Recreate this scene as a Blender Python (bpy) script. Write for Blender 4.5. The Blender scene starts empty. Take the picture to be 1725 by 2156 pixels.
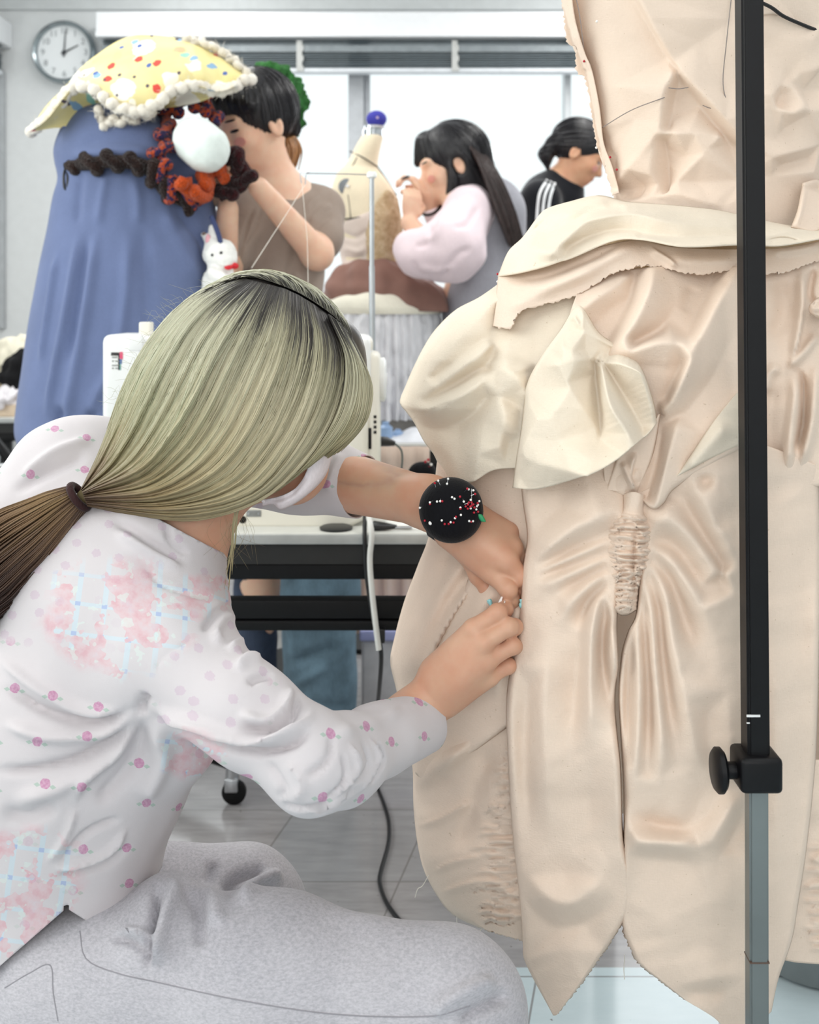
import bpy, bmesh, math, random
import numpy as np
from mathutils import Vector, Matrix, Euler

# ---------------------------------------------------------------- camera, sky, lights, exposure
XC, YH, FPX, CH = 862.5, 636.0, 2300.0, 1.13       # optical axis in the 1725x2156 frame, focal length, camera height
scn = bpy.context.scene
COL = scn.collection
cam_d = bpy.data.cameras.new('camera')
cam = bpy.data.objects.new('camera', cam_d)
COL.objects.link(cam)
cam.location = (0, 0, CH)
cam.rotation_euler = (math.pi / 2, 0, 0)
cam_d.sensor_fit = 'HORIZONTAL'
cam_d.sensor_width = 36.0
cam_d.lens = 36.0 * FPX / 1725.0
cam_d.shift_x = 0.0
cam_d.shift_y = -(1078.0 - YH) / 1725.0
cam_d.clip_start = 0.05
cam_d.dof.use_dof = True
cam_d.dof.focus_distance = 1.2
cam_d.dof.aperture_fstop = 9.0
scn.camera = cam

scn.view_settings.view_transform = 'Standard'
scn.view_settings.look = 'None'
scn.view_settings.gamma = 1.0
scn.view_settings.use_curve_mapping = False
scn.view_settings.exposure = 0.0

world = bpy.data.worlds.new('sky')
scn.world = world
world.use_nodes = True
wb = world.node_tree.nodes['Background']
wb.inputs['Color'].default_value = (0.95, 0.98, 1.0, 1)
wb.inputs['Strength'].default_value = 1.25

def area_light(name, loc, rot, sx, sy, power, color):
    l = bpy.data.lights.new(name, 'AREA')
    l.shape = 'RECTANGLE'; l.size = sx; l.size_y = sy
    l.energy = power; l.color = color
    o = bpy.data.objects.new(name, l)
    COL.objects.link(o)
    o.location = loc; o.rotation_euler = rot
    return o
# daylight of the left and back windows, an added rear fill, ceiling fluorescent rows
area_light('side_window_light', (-2.5, 1.15, 1.8), (0, math.radians(-80), 0), 1.6, 3.2, 66, (1.0, 0.995, 0.94))
area_light('window_light', (0.2, 4.75, 1.8), (math.radians(-82), 0, 0), 3.0, 1.1, 36, (0.96, 0.98, 1.0))
area_light('rear_fill_light', (-0.3, -2.3, 1.7), (math.radians(86), 0, 0), 3.2, 1.5, 44, (1.0, 0.955, 0.93))  # added unseen fill behind the camera, brightens the dress front
for k, (lx, ly, pw) in enumerate(((-1.3, 0.9, 3), (0.9, 0.7, 8), (-0.9, -1.2, 8), (0.9, -1.2, 10), (-0.9, 2.6, 9), (0.9, 2.4, 15), (-0.9, 4.0, 13), (0.9, 4.0, 15))):
    area_light('ceiling_tube_light', (lx, ly, 2.68), (0, 0, 0), 0.25, 1.2, pw, (1.0, 0.985, 0.955))

# ---------------------------------------------------------------- helpers
def P(x, y, d):
    """point of the room seen at photo position (x, y), d metres in front of the camera"""
    return np.array([(x - XC) / FPX * d, d, CH - (y - YH) / FPX * d])
def PV(x, y, d):
    x = np.asarray(x, float); y = np.asarray(y, float); d = np.asarray(d, float)
    return np.stack([(x - XC) / FPX * d, d + 0 * x, CH - (y - YH) / FPX * d], -1)
def PX(v):
    v = np.asarray(v, float)
    return np.stack([XC + v[:, 0] / v[:, 1] * FPX, YH + (CH - v[:, 2]) / v[:, 1] * FPX], -1)

def lin(r, g, b):
    f = lambda c: (c / 255 / 12.92) if c / 255 <= 0.04045 else ((c / 255 + 0.055) / 1.055) ** 2.4
    return (f(r), f(g), f(b), 1.0)

def link(o, parent=None):
    COL.objects.link(o)
    if parent is not None:
        o.parent = parent
        o.matrix_parent_inverse = Matrix.Translation(-Vector(parent.location))
    return o
def thing(name, label, cat, loc=(0, 0, 0), group=None):
    o = bpy.data.objects.new(name, None)
    o.empty_display_size = 0.05
    COL.objects.link(o)
    o.location = Vector([float(c) for c in loc])
    return tag(o, label, cat, group)
def tag(o, label=None, cat=None, group=None, kind=None):
    if label: o['label'] = label
    if cat: o['category'] = cat
    if group: o['group'] = group
    if kind: o['kind'] = kind
    return o

def mk(name, verts, faces, material, parent=None, smooth=True, attrs=None):
    """a mesh object from world-space vertices"""
    me = bpy.data.meshes.new(name)
    v = np.asarray(verts, float)
    me.from_pydata(v.tolist(), [], faces.tolist() if hasattr(faces, 'tolist') else faces)
    if attrs:
        for k, a in attrs.items():
            a = np.asarray(a, np.float32)
            if a.ndim == 1:
                at = me.attributes.new(k, 'FLOAT', 'POINT'); at.data.foreach_set('value', a)
            else:
                at = me.attributes.new(k, 'FLOAT_VECTOR', 'POINT'); at.data.foreach_set('vector', a.ravel())
    if smooth:
        me.polygons.foreach_set('use_smooth', [True] * len(me.polygons))
    me.update()
    if material is not None: me.materials.append(material)
    o = bpy.data.objects.new(name, me)
    if parent is not None:
        # vertices are given in the room's frame; the thing's Empty stands at its base
        link(o, parent)
    else:
        link(o)
    return o

def recentre(o):
    """put the origin of a one-mesh thing at the bottom middle of its mesh"""
    me = o.data
    n = len(me.vertices)
    a = np.empty(n * 3); me.vertices.foreach_get('co', a); a = a.reshape(-1, 3)
    c = np.array([(a[:, 0].min() + a[:, 0].max()) / 2, (a[:, 1].min() + a[:, 1].max()) / 2, a[:, 2].min()])
    me.vertices.foreach_set('co', (a - c).ravel()); me.update()
    o.location = Vector(c.tolist())
    return o

class MB:
    """collects shapes into one mesh"""
    def __init__(s): s.v = []; s.f = []
    def add(s, v, f):
        n = sum(len(q) for q in s.v)
        s.v.append(np.asarray(v, float).reshape(-1, 3))
        s.f += [tuple(int(i) + n for i in q) for q in f]
        return s
    def box(s, x0, x1, y0, y1, z0, z1, bev=0.0):
        bm = bmesh.new()
        bmesh.ops.create_cube(bm, size=1)
        for v in bm.verts:
            v.co = Vector(((x0 + x1) / 2 + v.co.x * (x1 - x0), (y0 + y1) / 2 + v.co.y * (y1 - y0), (z0 + z1) / 2 + v.co.z * (z1 - z0)))
        if bev > 0:
            bmesh.ops.bevel(bm, geom=bm.edges[:], offset=bev, segments=3, affect='EDGES', profile=0.5)
        bm.verts.index_update()
        s.add([v.co[:] for v in bm.verts], [[v.index for v in f.verts] for f in bm.faces])
        bm.free(); return s
    def tube(s, pts, r, n=10, cap=True, closed=False):
        pts = np.asarray(pts, float); m = len(pts)
        r = np.broadcast_to(np.asarray(r, float), (m,))
        t = np.gradient(pts, axis=0) if not closed else np.roll(pts, -1, 0) - np.roll(pts, 1, 0)
        t /= np.linalg.norm(t, axis=1)[:, None] + 1e-12
        up = np.array([0, 0, 1.0]) if abs(t[0][2]) < 0.9 else np.array([0, 1.0, 0])
        u = np.cross(t[0], up); u /= np.linalg.norm(u)
        vs = []; ang = np.arange(n) / n * 2 * math.pi
        for i in range(m):
            u = u - t[i] * np.dot(u, t[i]); u /= np.linalg.norm(u) + 1e-12
            w = np.cross(t[i], u)
            vs.append(pts[i] + r[i] * (np.cos(ang)[:, None] * u + np.sin(ang)[:, None] * w))
        f = []
        for i in range(m if closed else m - 1):
            j = (i + 1) % m
            for k in range(n):
                f.append((i * n + k, i * n + (k + 1) % n, j * n + (k + 1) % n, j * n + k))
        if cap and not closed:
            f.append(tuple(range(n - 1, -1, -1))); f.append(tuple((m - 1) * n + k for k in range(n)))
        return s.add(np.concatenate(vs), f)
    def lathe(s, prof, c, n=32, axis='z', sx=1.0, sy=1.0):
        """prof: (radius, height) pairs about an upright axis through c"""
        prof = np.asarray(prof, float); m = len(prof)
        ang = np.arange(n) / n * 2 * math.pi
        v = np.zeros((m, n, 3))
        v[:, :, 0] = prof[:, 0:1] * np.cos(ang) * sx; v[:, :, 1] = prof[:, 0:1] * np.sin(ang) * sy; v[:, :, 2] = prof[:, 1:2]
        if axis == 'y': v = v[:, :, [0, 2, 1]] * np.array([1, -1, 1])
        if axis == 'x': v = v[:, :, [2, 1, 0]]
        f = []
        for i in range(m - 1):
            for k in range(n):
                f.append((i * n + k, i * n + (k + 1) % n, (i + 1) * n + (k + 1) % n, (i + 1) * n + k))
        f.append(tuple(range(n - 1, -1, -1))); f.append(tuple((m - 1) * n + k for k in range(n)))
        return s.add(v.reshape(-1, 3) + np.asarray(c, float), f)
    def ball(s, c, r, n=16, m=10):
        r = np.broadcast_to(np.asarray(r, float), (3,))
        th = np.linspace(0.02, math.pi - 0.02, m); ang = np.arange(n) / n * 2 * math.pi
        v = np.zeros((m, n, 3))
        v[:, :, 0] = np.sin(th)[:, None] * np.cos(ang) * r[0]; v[:, :, 1] = np.sin(th)[:, None] * np.sin(ang) * r[1]; v[:, :, 2] = np.cos(th)[:, None] * r[2]
        f = []
        for i in range(m - 1):
            for k in range(n):
                f.append((i * n + k, (i + 1) * n + k, (i + 1) * n + (k + 1) % n, i * n + (k + 1) % n))
        f.append(tuple(range(n))); f.append(tuple((m - 1) * n + k for k in range(n - 1, -1, -1)))
        return s.add(v.reshape(-1, 3) + np.asarray(c, float), f)
    def build(s, name, material, parent=None, smooth=True):
        o = mk(name, np.concatenate(s.v), s.f, material, parent, smooth)
        if smooth:
            o.data.set_sharp_from_angle(angle=math.radians(42))
        return o

def spline(pts, n=40):
    """Catmull-Rom through the points, resampled evenly"""
    p = np.asarray(pts, float)
    if len(p) < 2: return np.repeat(p, n, 0)
    if len(p) > 2:
        q = np.concatenate([[2 * p[0] - p[1]], p, [2 * p[-1] - p[-2]]])
        out = []
        for i in range(1, len(q) - 2):
            t = np.linspace(0, 1, 14, endpoint=False)[:, None]
            a, b, c, d = q[i - 1], q[i], q[i + 1], q[i + 2]
            out.append(0.5 * (2 * b + (c - a) * t + (2 * a - 5 * b + 4 * c - d) * t ** 2 + (3 * b - a - 3 * c + d) * t ** 3))
        p = np.concatenate(out + [p[-1:]])
    L = np.concatenate([[0], np.cumsum(np.linalg.norm(np.diff(p, axis=0), axis=1))])
    if L[-1] < 1e-9: return np.repeat(p[:1], n, 0)
    s = np.linspace(0, L[-1], n)
    return np.stack([np.interp(s, L, p[:, k]) for k in range(p.shape[1])], -1)
def polyl(pts, n=40):
    p = np.asarray(pts, float)
    L = np.concatenate([[0], np.cumsum(np.linalg.norm(np.diff(p, axis=0), axis=1))])
    if L[-1] < 1e-9: return np.repeat(p[:1], n, 0)
    s = np.linspace(0, L[-1], n)
    return np.stack([np.interp(s, L, p[:, k]) for k in range(p.shape[1])], -1)

_rs = np.random.RandomState(7)
_NW = [( _rs.randn(3) , _rs.rand() * 6.28) for _ in range(18)]
def wob(v, scale, seed=0):
    """smooth pseudo-noise, about -1..1, of points at a length scale"""
    v = np.asarray(v, float) / scale + seed * 3.7
    if v.shape[1] == 2: v = np.concatenate([v, v[:, :1] * 0], 1)
    out = 0
    for i in range(9):
        k, ph = _NW[(i + seed * 5) % 18]
        k = k / np.linalg.norm(k) * (0.8 + 0.5 * i / 3)
        out = out + np.sin(v @ k * 2.2 + ph + 1.7 * np.sin(v @ _NW[(i + 7) % 18][0] * 1.1))
    return out / 4.0

def stroke_field(px, strokes):
    """folds drawn along lines: (points, half width, height in mm, kind)
    kinds: r round ridge, v valley, f fold (soft on the right of the line, steep on its left), c crisp crease"""
    px = np.asarray(px, float)
    out = np.zeros(len(px))
    for st in strokes:
        pts, w, amp = st[0], st[1], st[2] / 1000.0
        kind = st[3] if len(st) > 3 else 'r'
        q = spline(pts, max(8, 7 * len(pts))) if len(pts) > 2 else polyl(pts, 8)
        rng = w * 3.2
        m = np.where((px[:, 0] > q[:, 0].min() - rng) & (px[:, 0] < q[:, 0].max() + rng) & (px[:, 1] > q[:, 1].min() - rng) & (px[:, 1] < q[:, 1].max() + rng))[0]
        if not len(m): continue
        p = px[m]
        best = np.full(len(p), 1e9); sd = np.zeros(len(p)); tt = np.zeros(len(p))
        ns = len(q) - 1
        for i in range(ns):
            a, b = q[i], q[i + 1]; ab = b - a; L2 = ab @ ab + 1e-9
            t = np.clip(((p - a) @ ab) / L2, 0, 1)
            dv = p - a - t[:, None] * ab
            d2 = (dv ** 2).sum(1)
            up = d2 < best
            best[up] = d2[up]
            cr = ab[0] * dv[:, 1] - ab[1] * dv[:, 0]
            sd[up] = np.sign(cr[up]); tt[up] = (i + t[up]) / ns
        s = np.sqrt(best) / w
        taper = np.clip(np.minimum(tt, 1 - tt) / 0.22, 0, 1)
        taper = taper * taper * (3 - 2 * taper)
        if kind == 'r': prof = np.exp(-s * s * 1.6)
        elif kind == 'v': prof = -np.exp(-s * s * 1.6)
        elif kind == 'c': prof = -np.exp(-s * 2.2)
        elif kind == 'k': prof = np.exp(-s * 2.0)
        elif kind == 'f': prof = np.where(sd > 0, np.exp(-s * s * 0.8), np.exp(-(s / 0.22) ** 2))
        out[m] += amp * prof * taper
    return out

def facet_field(px, shape, lines, blur=2, amb=None):
    """crisp draped facets: crests and hollows given as lines of (x, y, height in mm), flat cloth stretched between them"""
    from mathutils.geometry import delaunay_2d_cdt
    pts = []
    for l in lines:
        l = np.asarray(l, float)
        if len(l) == 1: pts.append(l); continue
        n = max(2, int(np.linalg.norm(np.diff(l[:, :2], axis=0), axis=1).sum() / 11) + 1)
        q = (spline if len(l) > 2 else polyl)(l, n)
        if amb is not None:
            t = np.linspace(0, 1, n); tp = np.clip(np.minimum(t + .12, 1 - t) / .28, 0, 1) * .85 + .15; q[:, 2] = amb + (q[:, 2] - amb) * tp
        pts.append(q)
    pts = np.concatenate(pts)
    lo, hi = px.min(0) - 60, px.max(0) + 60
    inner = pts
    for cx in (lo[0], (lo[0] + hi[0]) / 2, hi[0]):
        for cy in (lo[1], (lo[1] + hi[1]) / 2, hi[1]):
            if lo[0] < cx < hi[0] and lo[1] < cy < hi[1]: continue
            k = np.argmin(((inner[:, :2] - (cx, cy)) ** 2).sum(1)); pts = np.concatenate([pts, [[cx, cy, inner[k, 2]]]])
    r = delaunay_2d_cdt([Vector((p[0], p[1])) for p in pts], [], [], 0, 1e-4)
    co = np.array([v[:] for v in r[0]]); hz = np.array([pts[o[0], 2] if len(o) else 0 for o in r[3]])
    out = np.zeros(len(px))
    for f in r[2]:
        a, b, c = co[f[0]], co[f[1]], co[f[2]]
        mn = np.minimum(np.minimum(a, b), c) - .01; mx = np.maximum(np.maximum(a, b), c) + .01
        m = np.where((px[:, 0] >= mn[0]) & (px[:, 0] <= mx[0]) & (px[:, 1] >= mn[1]) & (px[:, 1] <= mx[1]))[0]
        if not len(m): continue
        det = (b[1] - c[1]) * (a[0] - c[0]) + (c[0] - b[0]) * (a[1] - c[1])
        if abs(det) < 1e-9: continue
        q = px[m]
        u = ((b[1] - c[1]) * (q[:, 0] - c[0]) + (c[0] - b[0]) * (q[:, 1] - c[1])) / det
        v = ((c[1] - a[1]) * (q[:, 0] - c[0]) + (a[0] - c[0]) * (q[:, 1] - c[1])) / det
        w = 1 - u - v; ok = (u > -1e-6) & (v > -1e-6) & (w > -1e-6)
        out[m[ok]] = (u * hz[f[0]] + v * hz[f[1]] + w * hz[f[2]])[ok]
    g = out.reshape(shape) * 1.45
    for _ in range(blur):
        p = np.pad(g, 1, mode='edge'); g = (p[:-2, 1:-1] + p[2:, 1:-1] + p[1:-1, :-2] + p[1:-1, 2:] + 2 * p[1:-1, 1:-1]) / 6
    return g.ravel() / 1000.0

# ---------------------------------------------------------------- soft bodies from blended rounded limbs
def cone(a, b, ra, rb=None, k=None, flat=None, op='+'):
    return dict(t='cone', a=np.asarray(a, float), b=np.asarray(b, float), ra=ra, rb=ra if rb is None else rb, k=k, flat=flat, op=op)
def ell(c, r, rot=None, k=None, op='+'):
    return dict(t='ell', c=np.asarray(c, float), r=np.asarray(r, float), rot=rot, k=k, op=op)
def cut(o, n):
    n = np.asarray(n, float); return dict(t='cut', o=np.asarray(o, float), n=n / np.linalg.norm(n))
def axes(xdir, zhint):
    """rotation matrix whose rows are the local axes"""
    x = np.asarray(xdir, float); x = x / np.linalg.norm(x)
    z = np.asarray(zhint, float); z = z - x * (z @ x); z = z / np.linalg.norm(z)
    y = np.cross(z, x)
    return np.stack([x, y, z])

def sdf_mesh(prims, h, k=0.02, smooth=1):
    lo = np.full(3, 1e9); hi = np.full(3, -1e9)
    for p in prims:
        if p['t'] == 'cone':
            R = max(p['ra'], p['rb'])
            p['lo'] = np.minimum(p['a'], p['b']) - R; p['hi'] = np.maximum(p['a'], p['b']) + R
        elif p['t'] == 'ell':
            R = p['r'].max(); p['lo'] = p['c'] - R; p['hi'] = p['c'] + R
        else: continue
        if p['op'] == '+': lo = np.minimum(lo, p['lo']); hi = np.maximum(hi, p['hi'])
    lo -= 3 * h; hi += 3 * h
    n = np.ceil((hi - lo) / h).astype(int) + 1
    F = np.full(n, 0.5, np.float32)
    ax = [lo[i] + np.arange(n[i]) * h for i in range(3)]
    for p in prims:
        if p['t'] == 'cut':
            X = p['n'][0] * (ax[0] - p['o'][0]); Y = p['n'][1] * (ax[1] - p['o'][1]); Z = p['n'][2] * (ax[2] - p['o'][2])
            D = (X[:, None, None] + Y[None, :, None] + Z[None, None, :]).astype(np.float32)
            F = np.maximum(F, D); continue
        kk = k if p['k'] is None else p['k']
        m = kk + 3 * h
        i0 = np.maximum(np.floor((p['lo'] - m - lo) / h).astype(int), 0); i1 = np.minimum(np.ceil((p['hi'] + m - lo) / h).astype(int) + 1, n)
        if (i1 <= i0).any(): continue
        sl = tuple(slice(i0[i], i1[i]) for i in range(3))
        G = np.stack(np.meshgrid(*[ax[i][sl[i]] for i in range(3)], indexing='ij'), -1)
        if p['t'] == 'cone':
            q = G - p['a']; ab = p['b'] - p['a']
            s = 1.0
            if p['flat'] is not None:
                nv, s = p['flat']; nv = np.asarray(nv, float); nv = nv / np.linalg.norm(nv)
                q = q + (q @ nv)[..., None] * nv * (1 / s - 1)
                ab = ab + (ab @ nv) * nv * (1 / s - 1)
            L2 = ab @ ab + 1e-12
            t = np.clip((q @ ab) / L2, 0, 1)
            d = np.sqrt(((q - t[..., None] * ab) ** 2).sum(-1)) - (p['ra'] + (p['rb'] - p['ra']) * t)
            d = d * (s if s < 1 else 1)
        else:
            q = G - p['c']
            if p['rot'] is not None: q = q @ np.asarray(p['rot']).T
            k0 = np.sqrt(((q / p['r']) ** 2).sum(-1)); k1 = np.sqrt(((q / p['r'] ** 2) ** 2).sum(-1)) + 1e-9
            d = k0 * (k0 - 1) / k1
        d = d.astype(np.float32); f = F[sl]
        if p['op'] == '+':
            hh = np.maximum(kk - np.abs(f - d), 0) / kk
            F[sl] = np.minimum(f, d) - hh * hh * kk * 0.25
        else:
            d = -d; hh = np.maximum(kk - np.abs(f - d), 0) / kk
            F[sl] = np.maximum(f, d) + hh * hh * kk * 0.25
    F[0] = F[-1] = 0.5; F[:, 0] = F[:, -1] = 0.5; F[:, :, 0] = F[:, :, -1] = 0.5
    S = F < 0
    c = [S[i:n[0] - 1 + i, j:n[1] - 1 + j, l:n[2] - 1 + l] for i in (0, 1) for j in (0, 1) for l in (0, 1)]
    cnt = sum(q.astype(np.int8) for q in c)
    act = (cnt > 0) & (cnt < 8)
    I = np.argwhere(act)
    idx = np.full(act.shape, -1, np.int64); idx[act] = np.arange(len(I))
    val = {(i, j, l): F[I[:, 0] + i, I[:, 1] + j, I[:, 2] + l] for i in (0, 1) for j in (0, 1) for l in (0, 1)}
    acc = np.zeros((len(I), 3)); num = np.zeros(len(I))
    for a in val:
        for d in range(3):
            if a[d] == 1: continue
            b = list(a); b[d] = 1; b = tuple(b)
            fa, fb = val[a], val[b]
            x = (fa < 0) != (fb < 0)
            t = np.where(x, fa / np.where(x, fa - fb, 1), 0)
            pos = np.tile(np.array(a, float), (len(I), 1)); pos[:, d] += t
            acc += pos * x[:, None]; num += x
    V = (I + acc / num[:, None]) * h + lo
    faces = []
    for d in range(3):
        e, g = (d + 1) % 3, (d + 2) % 3
        sa = [slice(None)] * 3; sb = [slice(None)] * 3
        sa[d] = slice(0, n[d] - 1); sb[d] = slice(1, n[d])
        A = S[tuple(sa)]; B = S[tuple(sb)]
        E = np.argwhere(A != B)
        E = E[(E[:, e] > 0) & (E[:, g] > 0) & (E[:, e] < n[e] - 1) & (E[:, g] < n[g] - 1)]
        fl = A[tuple(E.T)]
        def cell(de, dg):
            q = E.copy(); q[:, e] += de; q[:, g] += dg
            return idx[tuple(q.T)]
        Q = np.stack([cell(-1, -1), cell(0, -1), cell(0, 0), cell(-1, 0)], 1)
        Q[~fl] = Q[~fl][:, ::-1]
        faces.append(Q)
    Fc = np.concatenate(faces)
    V = relax(V, Fc, smooth)
    return V, Fc
def relax(V, Fc, it=1, lam=0.6):
    e = np.concatenate([Fc[:, [0, 1]], Fc[:, [1, 2]], Fc[:, [2, 3]], Fc[:, [3, 0]]])
    e = np.concatenate([e, e[:, ::-1]])
    deg = np.bincount(e[:, 0], minlength=len(V)).astype(float)[:, None] + 1e-9
    for _ in range(it):
        s = np.stack([np.bincount(e[:, 0], weights=V[e[:, 1], i], minlength=len(V)) for i in range(3)], 1)
        V = V + lam * (s / deg - V)
    return V
def vnormals(V, Fc):
    nrm = np.cross(V[Fc[:, 2]] - V[Fc[:, 0]], V[Fc[:, 3]] - V[Fc[:, 1]])
    N = np.stack([sum(np.bincount(Fc[:, j], weights=nrm[:, i], minlength=len(V)) for j in range(4)) for i in range(3)], 1)
    return N / (np.linalg.norm(N, axis=1)[:, None] + 1e-12)
def fold(V, Fc, strokes, extra=None):
    """push folds into the near side of a body"""
    N = vnormals(V, Fc)
    view = V - np.array([0, 0, CH]); view /= np.linalg.norm(view, axis=1)[:, None]
    w = np.clip(-(N * view).sum(1) * 1.6 + 0.25, 0, 1)
    d = stroke_field(PX(V), strokes) * w
    if extra is not None: d = d + extra(V)
    return V + N * d[:, None]

def coons(top, bottom, left, right, nu, nv, smooth=True):
    g = spline if smooth else polyl
    T, B = g(top, nu), g(bottom, nu)
    L, R = g(left, nv), g(right, nv)
    u = np.linspace(0, 1, nu)[None, :, None]; v = np.linspace(0, 1, nv)[:, None, None]
    return ((1 - v) * T[None] + v * B[None] + (1 - u) * L[:, None] + u * R[:, None]
            - (1 - u) * (1 - v) * T[0] - u * (1 - v) * T[-1] - (1 - u) * v * B[0] - u * v * B[-1])
def gridfaces(nv, nu, close=False):
    i, j = np.meshgrid(np.arange(nv - 1), np.arange(nu if close else nu - 1), indexing='ij')
    j2 = (j + 1) % nu
    return np.stack([i * nu + j, (i + 1) * nu + j, (i + 1) * nu + j2, i * nu + j2], -1).reshape(-1, 4)

def silhouette(rows, dc, nrow=80, nang=96):
    """body of stacked elliptic rings: rows (y, x_left, x_right, half depth), seen at depth dc (scalar or per row as 5th)"""
    r = np.asarray([list(q) + ([dc] if len(q) < 5 else []) for q in rows], float)
    r = spline(r, nrow)
    ang = np.arange(nang) / nang * 2 * math.pi
    V = np.zeros((nrow, nang, 3))
    for i, (y, xl, xr, b, d) in enumerate(r):
        V[i, :, 0] = ((xl + xr) / 2 - XC) / FPX * d + (xr - xl) / 2 / FPX * d * np.cos(ang)
        V[i, :, 1] = d - b * np.sin(ang)
        V[i, :, 2] = CH - (y - YH) / FPX * d
    f = gridfaces(nrow, nang, True)
    return V.reshape(-1, 3), f[:, ::-1]

# ---------------------------------------------------------------- materials
MATS = {}
class NT:
    def __init__(s, name):
        s.m = bpy.data.materials.new(name); s.m.use_nodes = True
        s.t = s.m.node_tree; s.n = s.t.nodes; s.b = s.n['Principled BSDF']
    def node(s, typ, **kw):
        x = s.n.new(typ)
        for k, v in kw.items():
            if k.startswith('i_'): x.inputs[k[2:].replace('_', ' ')].default_value = v
            else: setattr(x, k, v)
        return x
    def link(s, a, b): s.t.links.new(a, b)
    def ramp(s, src, stops, interp='LINEAR'):
        r = s.n.new('ShaderNodeValToRGB'); r.color_ramp.interpolation = interp
        e = r.color_ramp.elements
        while len(e) < len(stops): e.new(0.5)
        for q, (p, c) in zip(e, stops): q.position = p; q.color = c
        s.link(src, r.inputs[0]); return r.outputs[0]
    def mix(s, fac, a, b, mode='MIX'):
        x = s.n.new('ShaderNodeMix'); x.data_type = 'RGBA'; x.blend_type = mode
        for sock, val in ((x.inputs['Factor'], fac), (x.inputs['A'], a), (x.inputs['B'], b)):
            pass
        fi, ai, bi = x.inputs[0], x.inputs[6], x.inputs[7]
        for sock, val in ((fi, fac), (ai, a), (bi, b)):
            if hasattr(val, 'is_output'): s.link(val, sock)
            else: sock.default_value = val
        return x.outputs[2]
    def math(s, op, a, b=None, clamp=False):
        x = s.n.new('ShaderNodeMath'); x.operation = op; x.use_clamp = clamp
        for sock, val in zip(x.inputs, (a, b)):
            if val is None: continue
            if hasattr(val, 'is_output'): s.link(val, sock)
            else: sock.default_value = val
        return x.outputs[0]
    def vmath(s, op, a, b=None):
        x = s.n.new('ShaderNodeVectorMath'); x.operation = op
        for sock, val in zip(x.inputs, (a, b)):
            if val is None: continue
            if hasattr(val, 'is_output'): s.link(val, sock)
            else: sock.default_value = val
        return x.outputs[1] if op in ('LENGTH', 'DISTANCE', 'DOT_PRODUCT') else x.outputs[0]
    def coord(s): return s.node('ShaderNodeTexCoord').outputs['Object']
    def noise(s, vec, scale, detail=3, rough=0.55):
        x = s.node('ShaderNodeTexNoise'); x.inputs['Scale'].default_value = scale; x.inputs['Detail'].default_value = detail; x.inputs['Roughness'].default_value = rough
        if vec is not None: s.link(vec, x.inputs['Vector'])
        return x.outputs[0]
    def scalev(s, vec, sc):
        x = s.node('ShaderNodeMapping'); x.inputs['Scale'].default_value = sc; s.link(vec, x.inputs['Vector']); return x.outputs[0]
    def bump(s, h, strength=0.2, dist=0.001):
        x = s.node('ShaderNodeBump'); x.inputs['Strength'].default_value = strength; x.inputs['Distance'].default_value = dist
        s.link(h, x.inputs['Height']); s.link(x.outputs[0], s.b.inputs['Normal'])
    def attr(s, name, out='Fac'):
        return s.node('ShaderNodeAttribute', attribute_name=name).outputs[out]

def plain(name, rgb, rough=0.5, metal=0.0, var=0.04, nscale=25, bump=0.0, bscale=200, spec=0.5, sheen=0.0, coat=0.0):
    """one-colour material with slight procedural unevenness"""
    if name in MATS: return MATS[name]
    t = NT(name); c = lin(*rgb)
    co = t.coord()
    nz = t.noise(co, nscale, 3)
    dk = tuple(max(0, q * (1 - 2 * var)) for q in c[:3]) + (1,); lt = tuple(min(1, q * (1 + 2 * var)) for q in c[:3]) + (1,)
    t.link(t.ramp(nz, [(0.3, dk), (0.7, lt)]), t.b.inputs['Base Color'])
    t.b.inputs['Roughness'].default_value = rough; t.b.inputs['Metallic'].default_value = metal
    t.b.inputs['Specular IOR Level'].default_value = spec
    if sheen: t.b.inputs['Sheen Weight'].default_value = sheen; t.b.inputs['Sheen Roughness'].default_value = 0.5
    if coat: t.b.inputs['Coat Weight'].default_value = coat
    if bump: t.bump(t.noise(co, bscale, 2), bump, 0.002)
    MATS[name] = t.m; return t.m
def cloth(name, rgb, var=0.03, weave=900, bump=0.25, sheen=0.15, wr=0.0):
    """woven cloth: fine crossing threads in the bump"""
    if name in MATS: return MATS[name]
    t = NT(name); c = lin(*rgb); co = t.coord()
    nz = t.noise(co, 9, 4)
    dk = tuple(q * (1 - 2 * var) for q in c[:3]) + (1,); lt = tuple(min(1, q * (1 + 2 * var)) for q in c[:3]) + (1,)
    base = t.ramp(nz, [(0.3, dk), (0.7, lt)])
    fine = t.noise(t.scalev(co, (1, 1, 0.35)), weave * 0.5, 2)
    base = t.mix(0.10, base, t.ramp(fine, [(0.35, (0.25, 0.22, 0.18, 1)), (0.65, (1, 1, 1, 1))]), 'MULTIPLY')
    t.link(base, t.b.inputs['Base Color'])
    t.b.inputs['Roughness'].default_value = 0.85; t.b.inputs['Specular IOR Level'].default_value = 0.15
    t.b.inputs['Sheen Weight'].default_value = sheen; t.b.inputs['Sheen Roughness'].default_value = 0.4
    hgt = fine
    if wr: hgt = t.math('ADD', t.math('MULTIPLY', fine, 0.25), t.math('MULTIPLY', t.noise(co, wr, 3), 1.0))
    t.bump(hgt, bump, 0.0015 if not wr else 0.004)
    MATS[name] = t.m; return t.m
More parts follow.
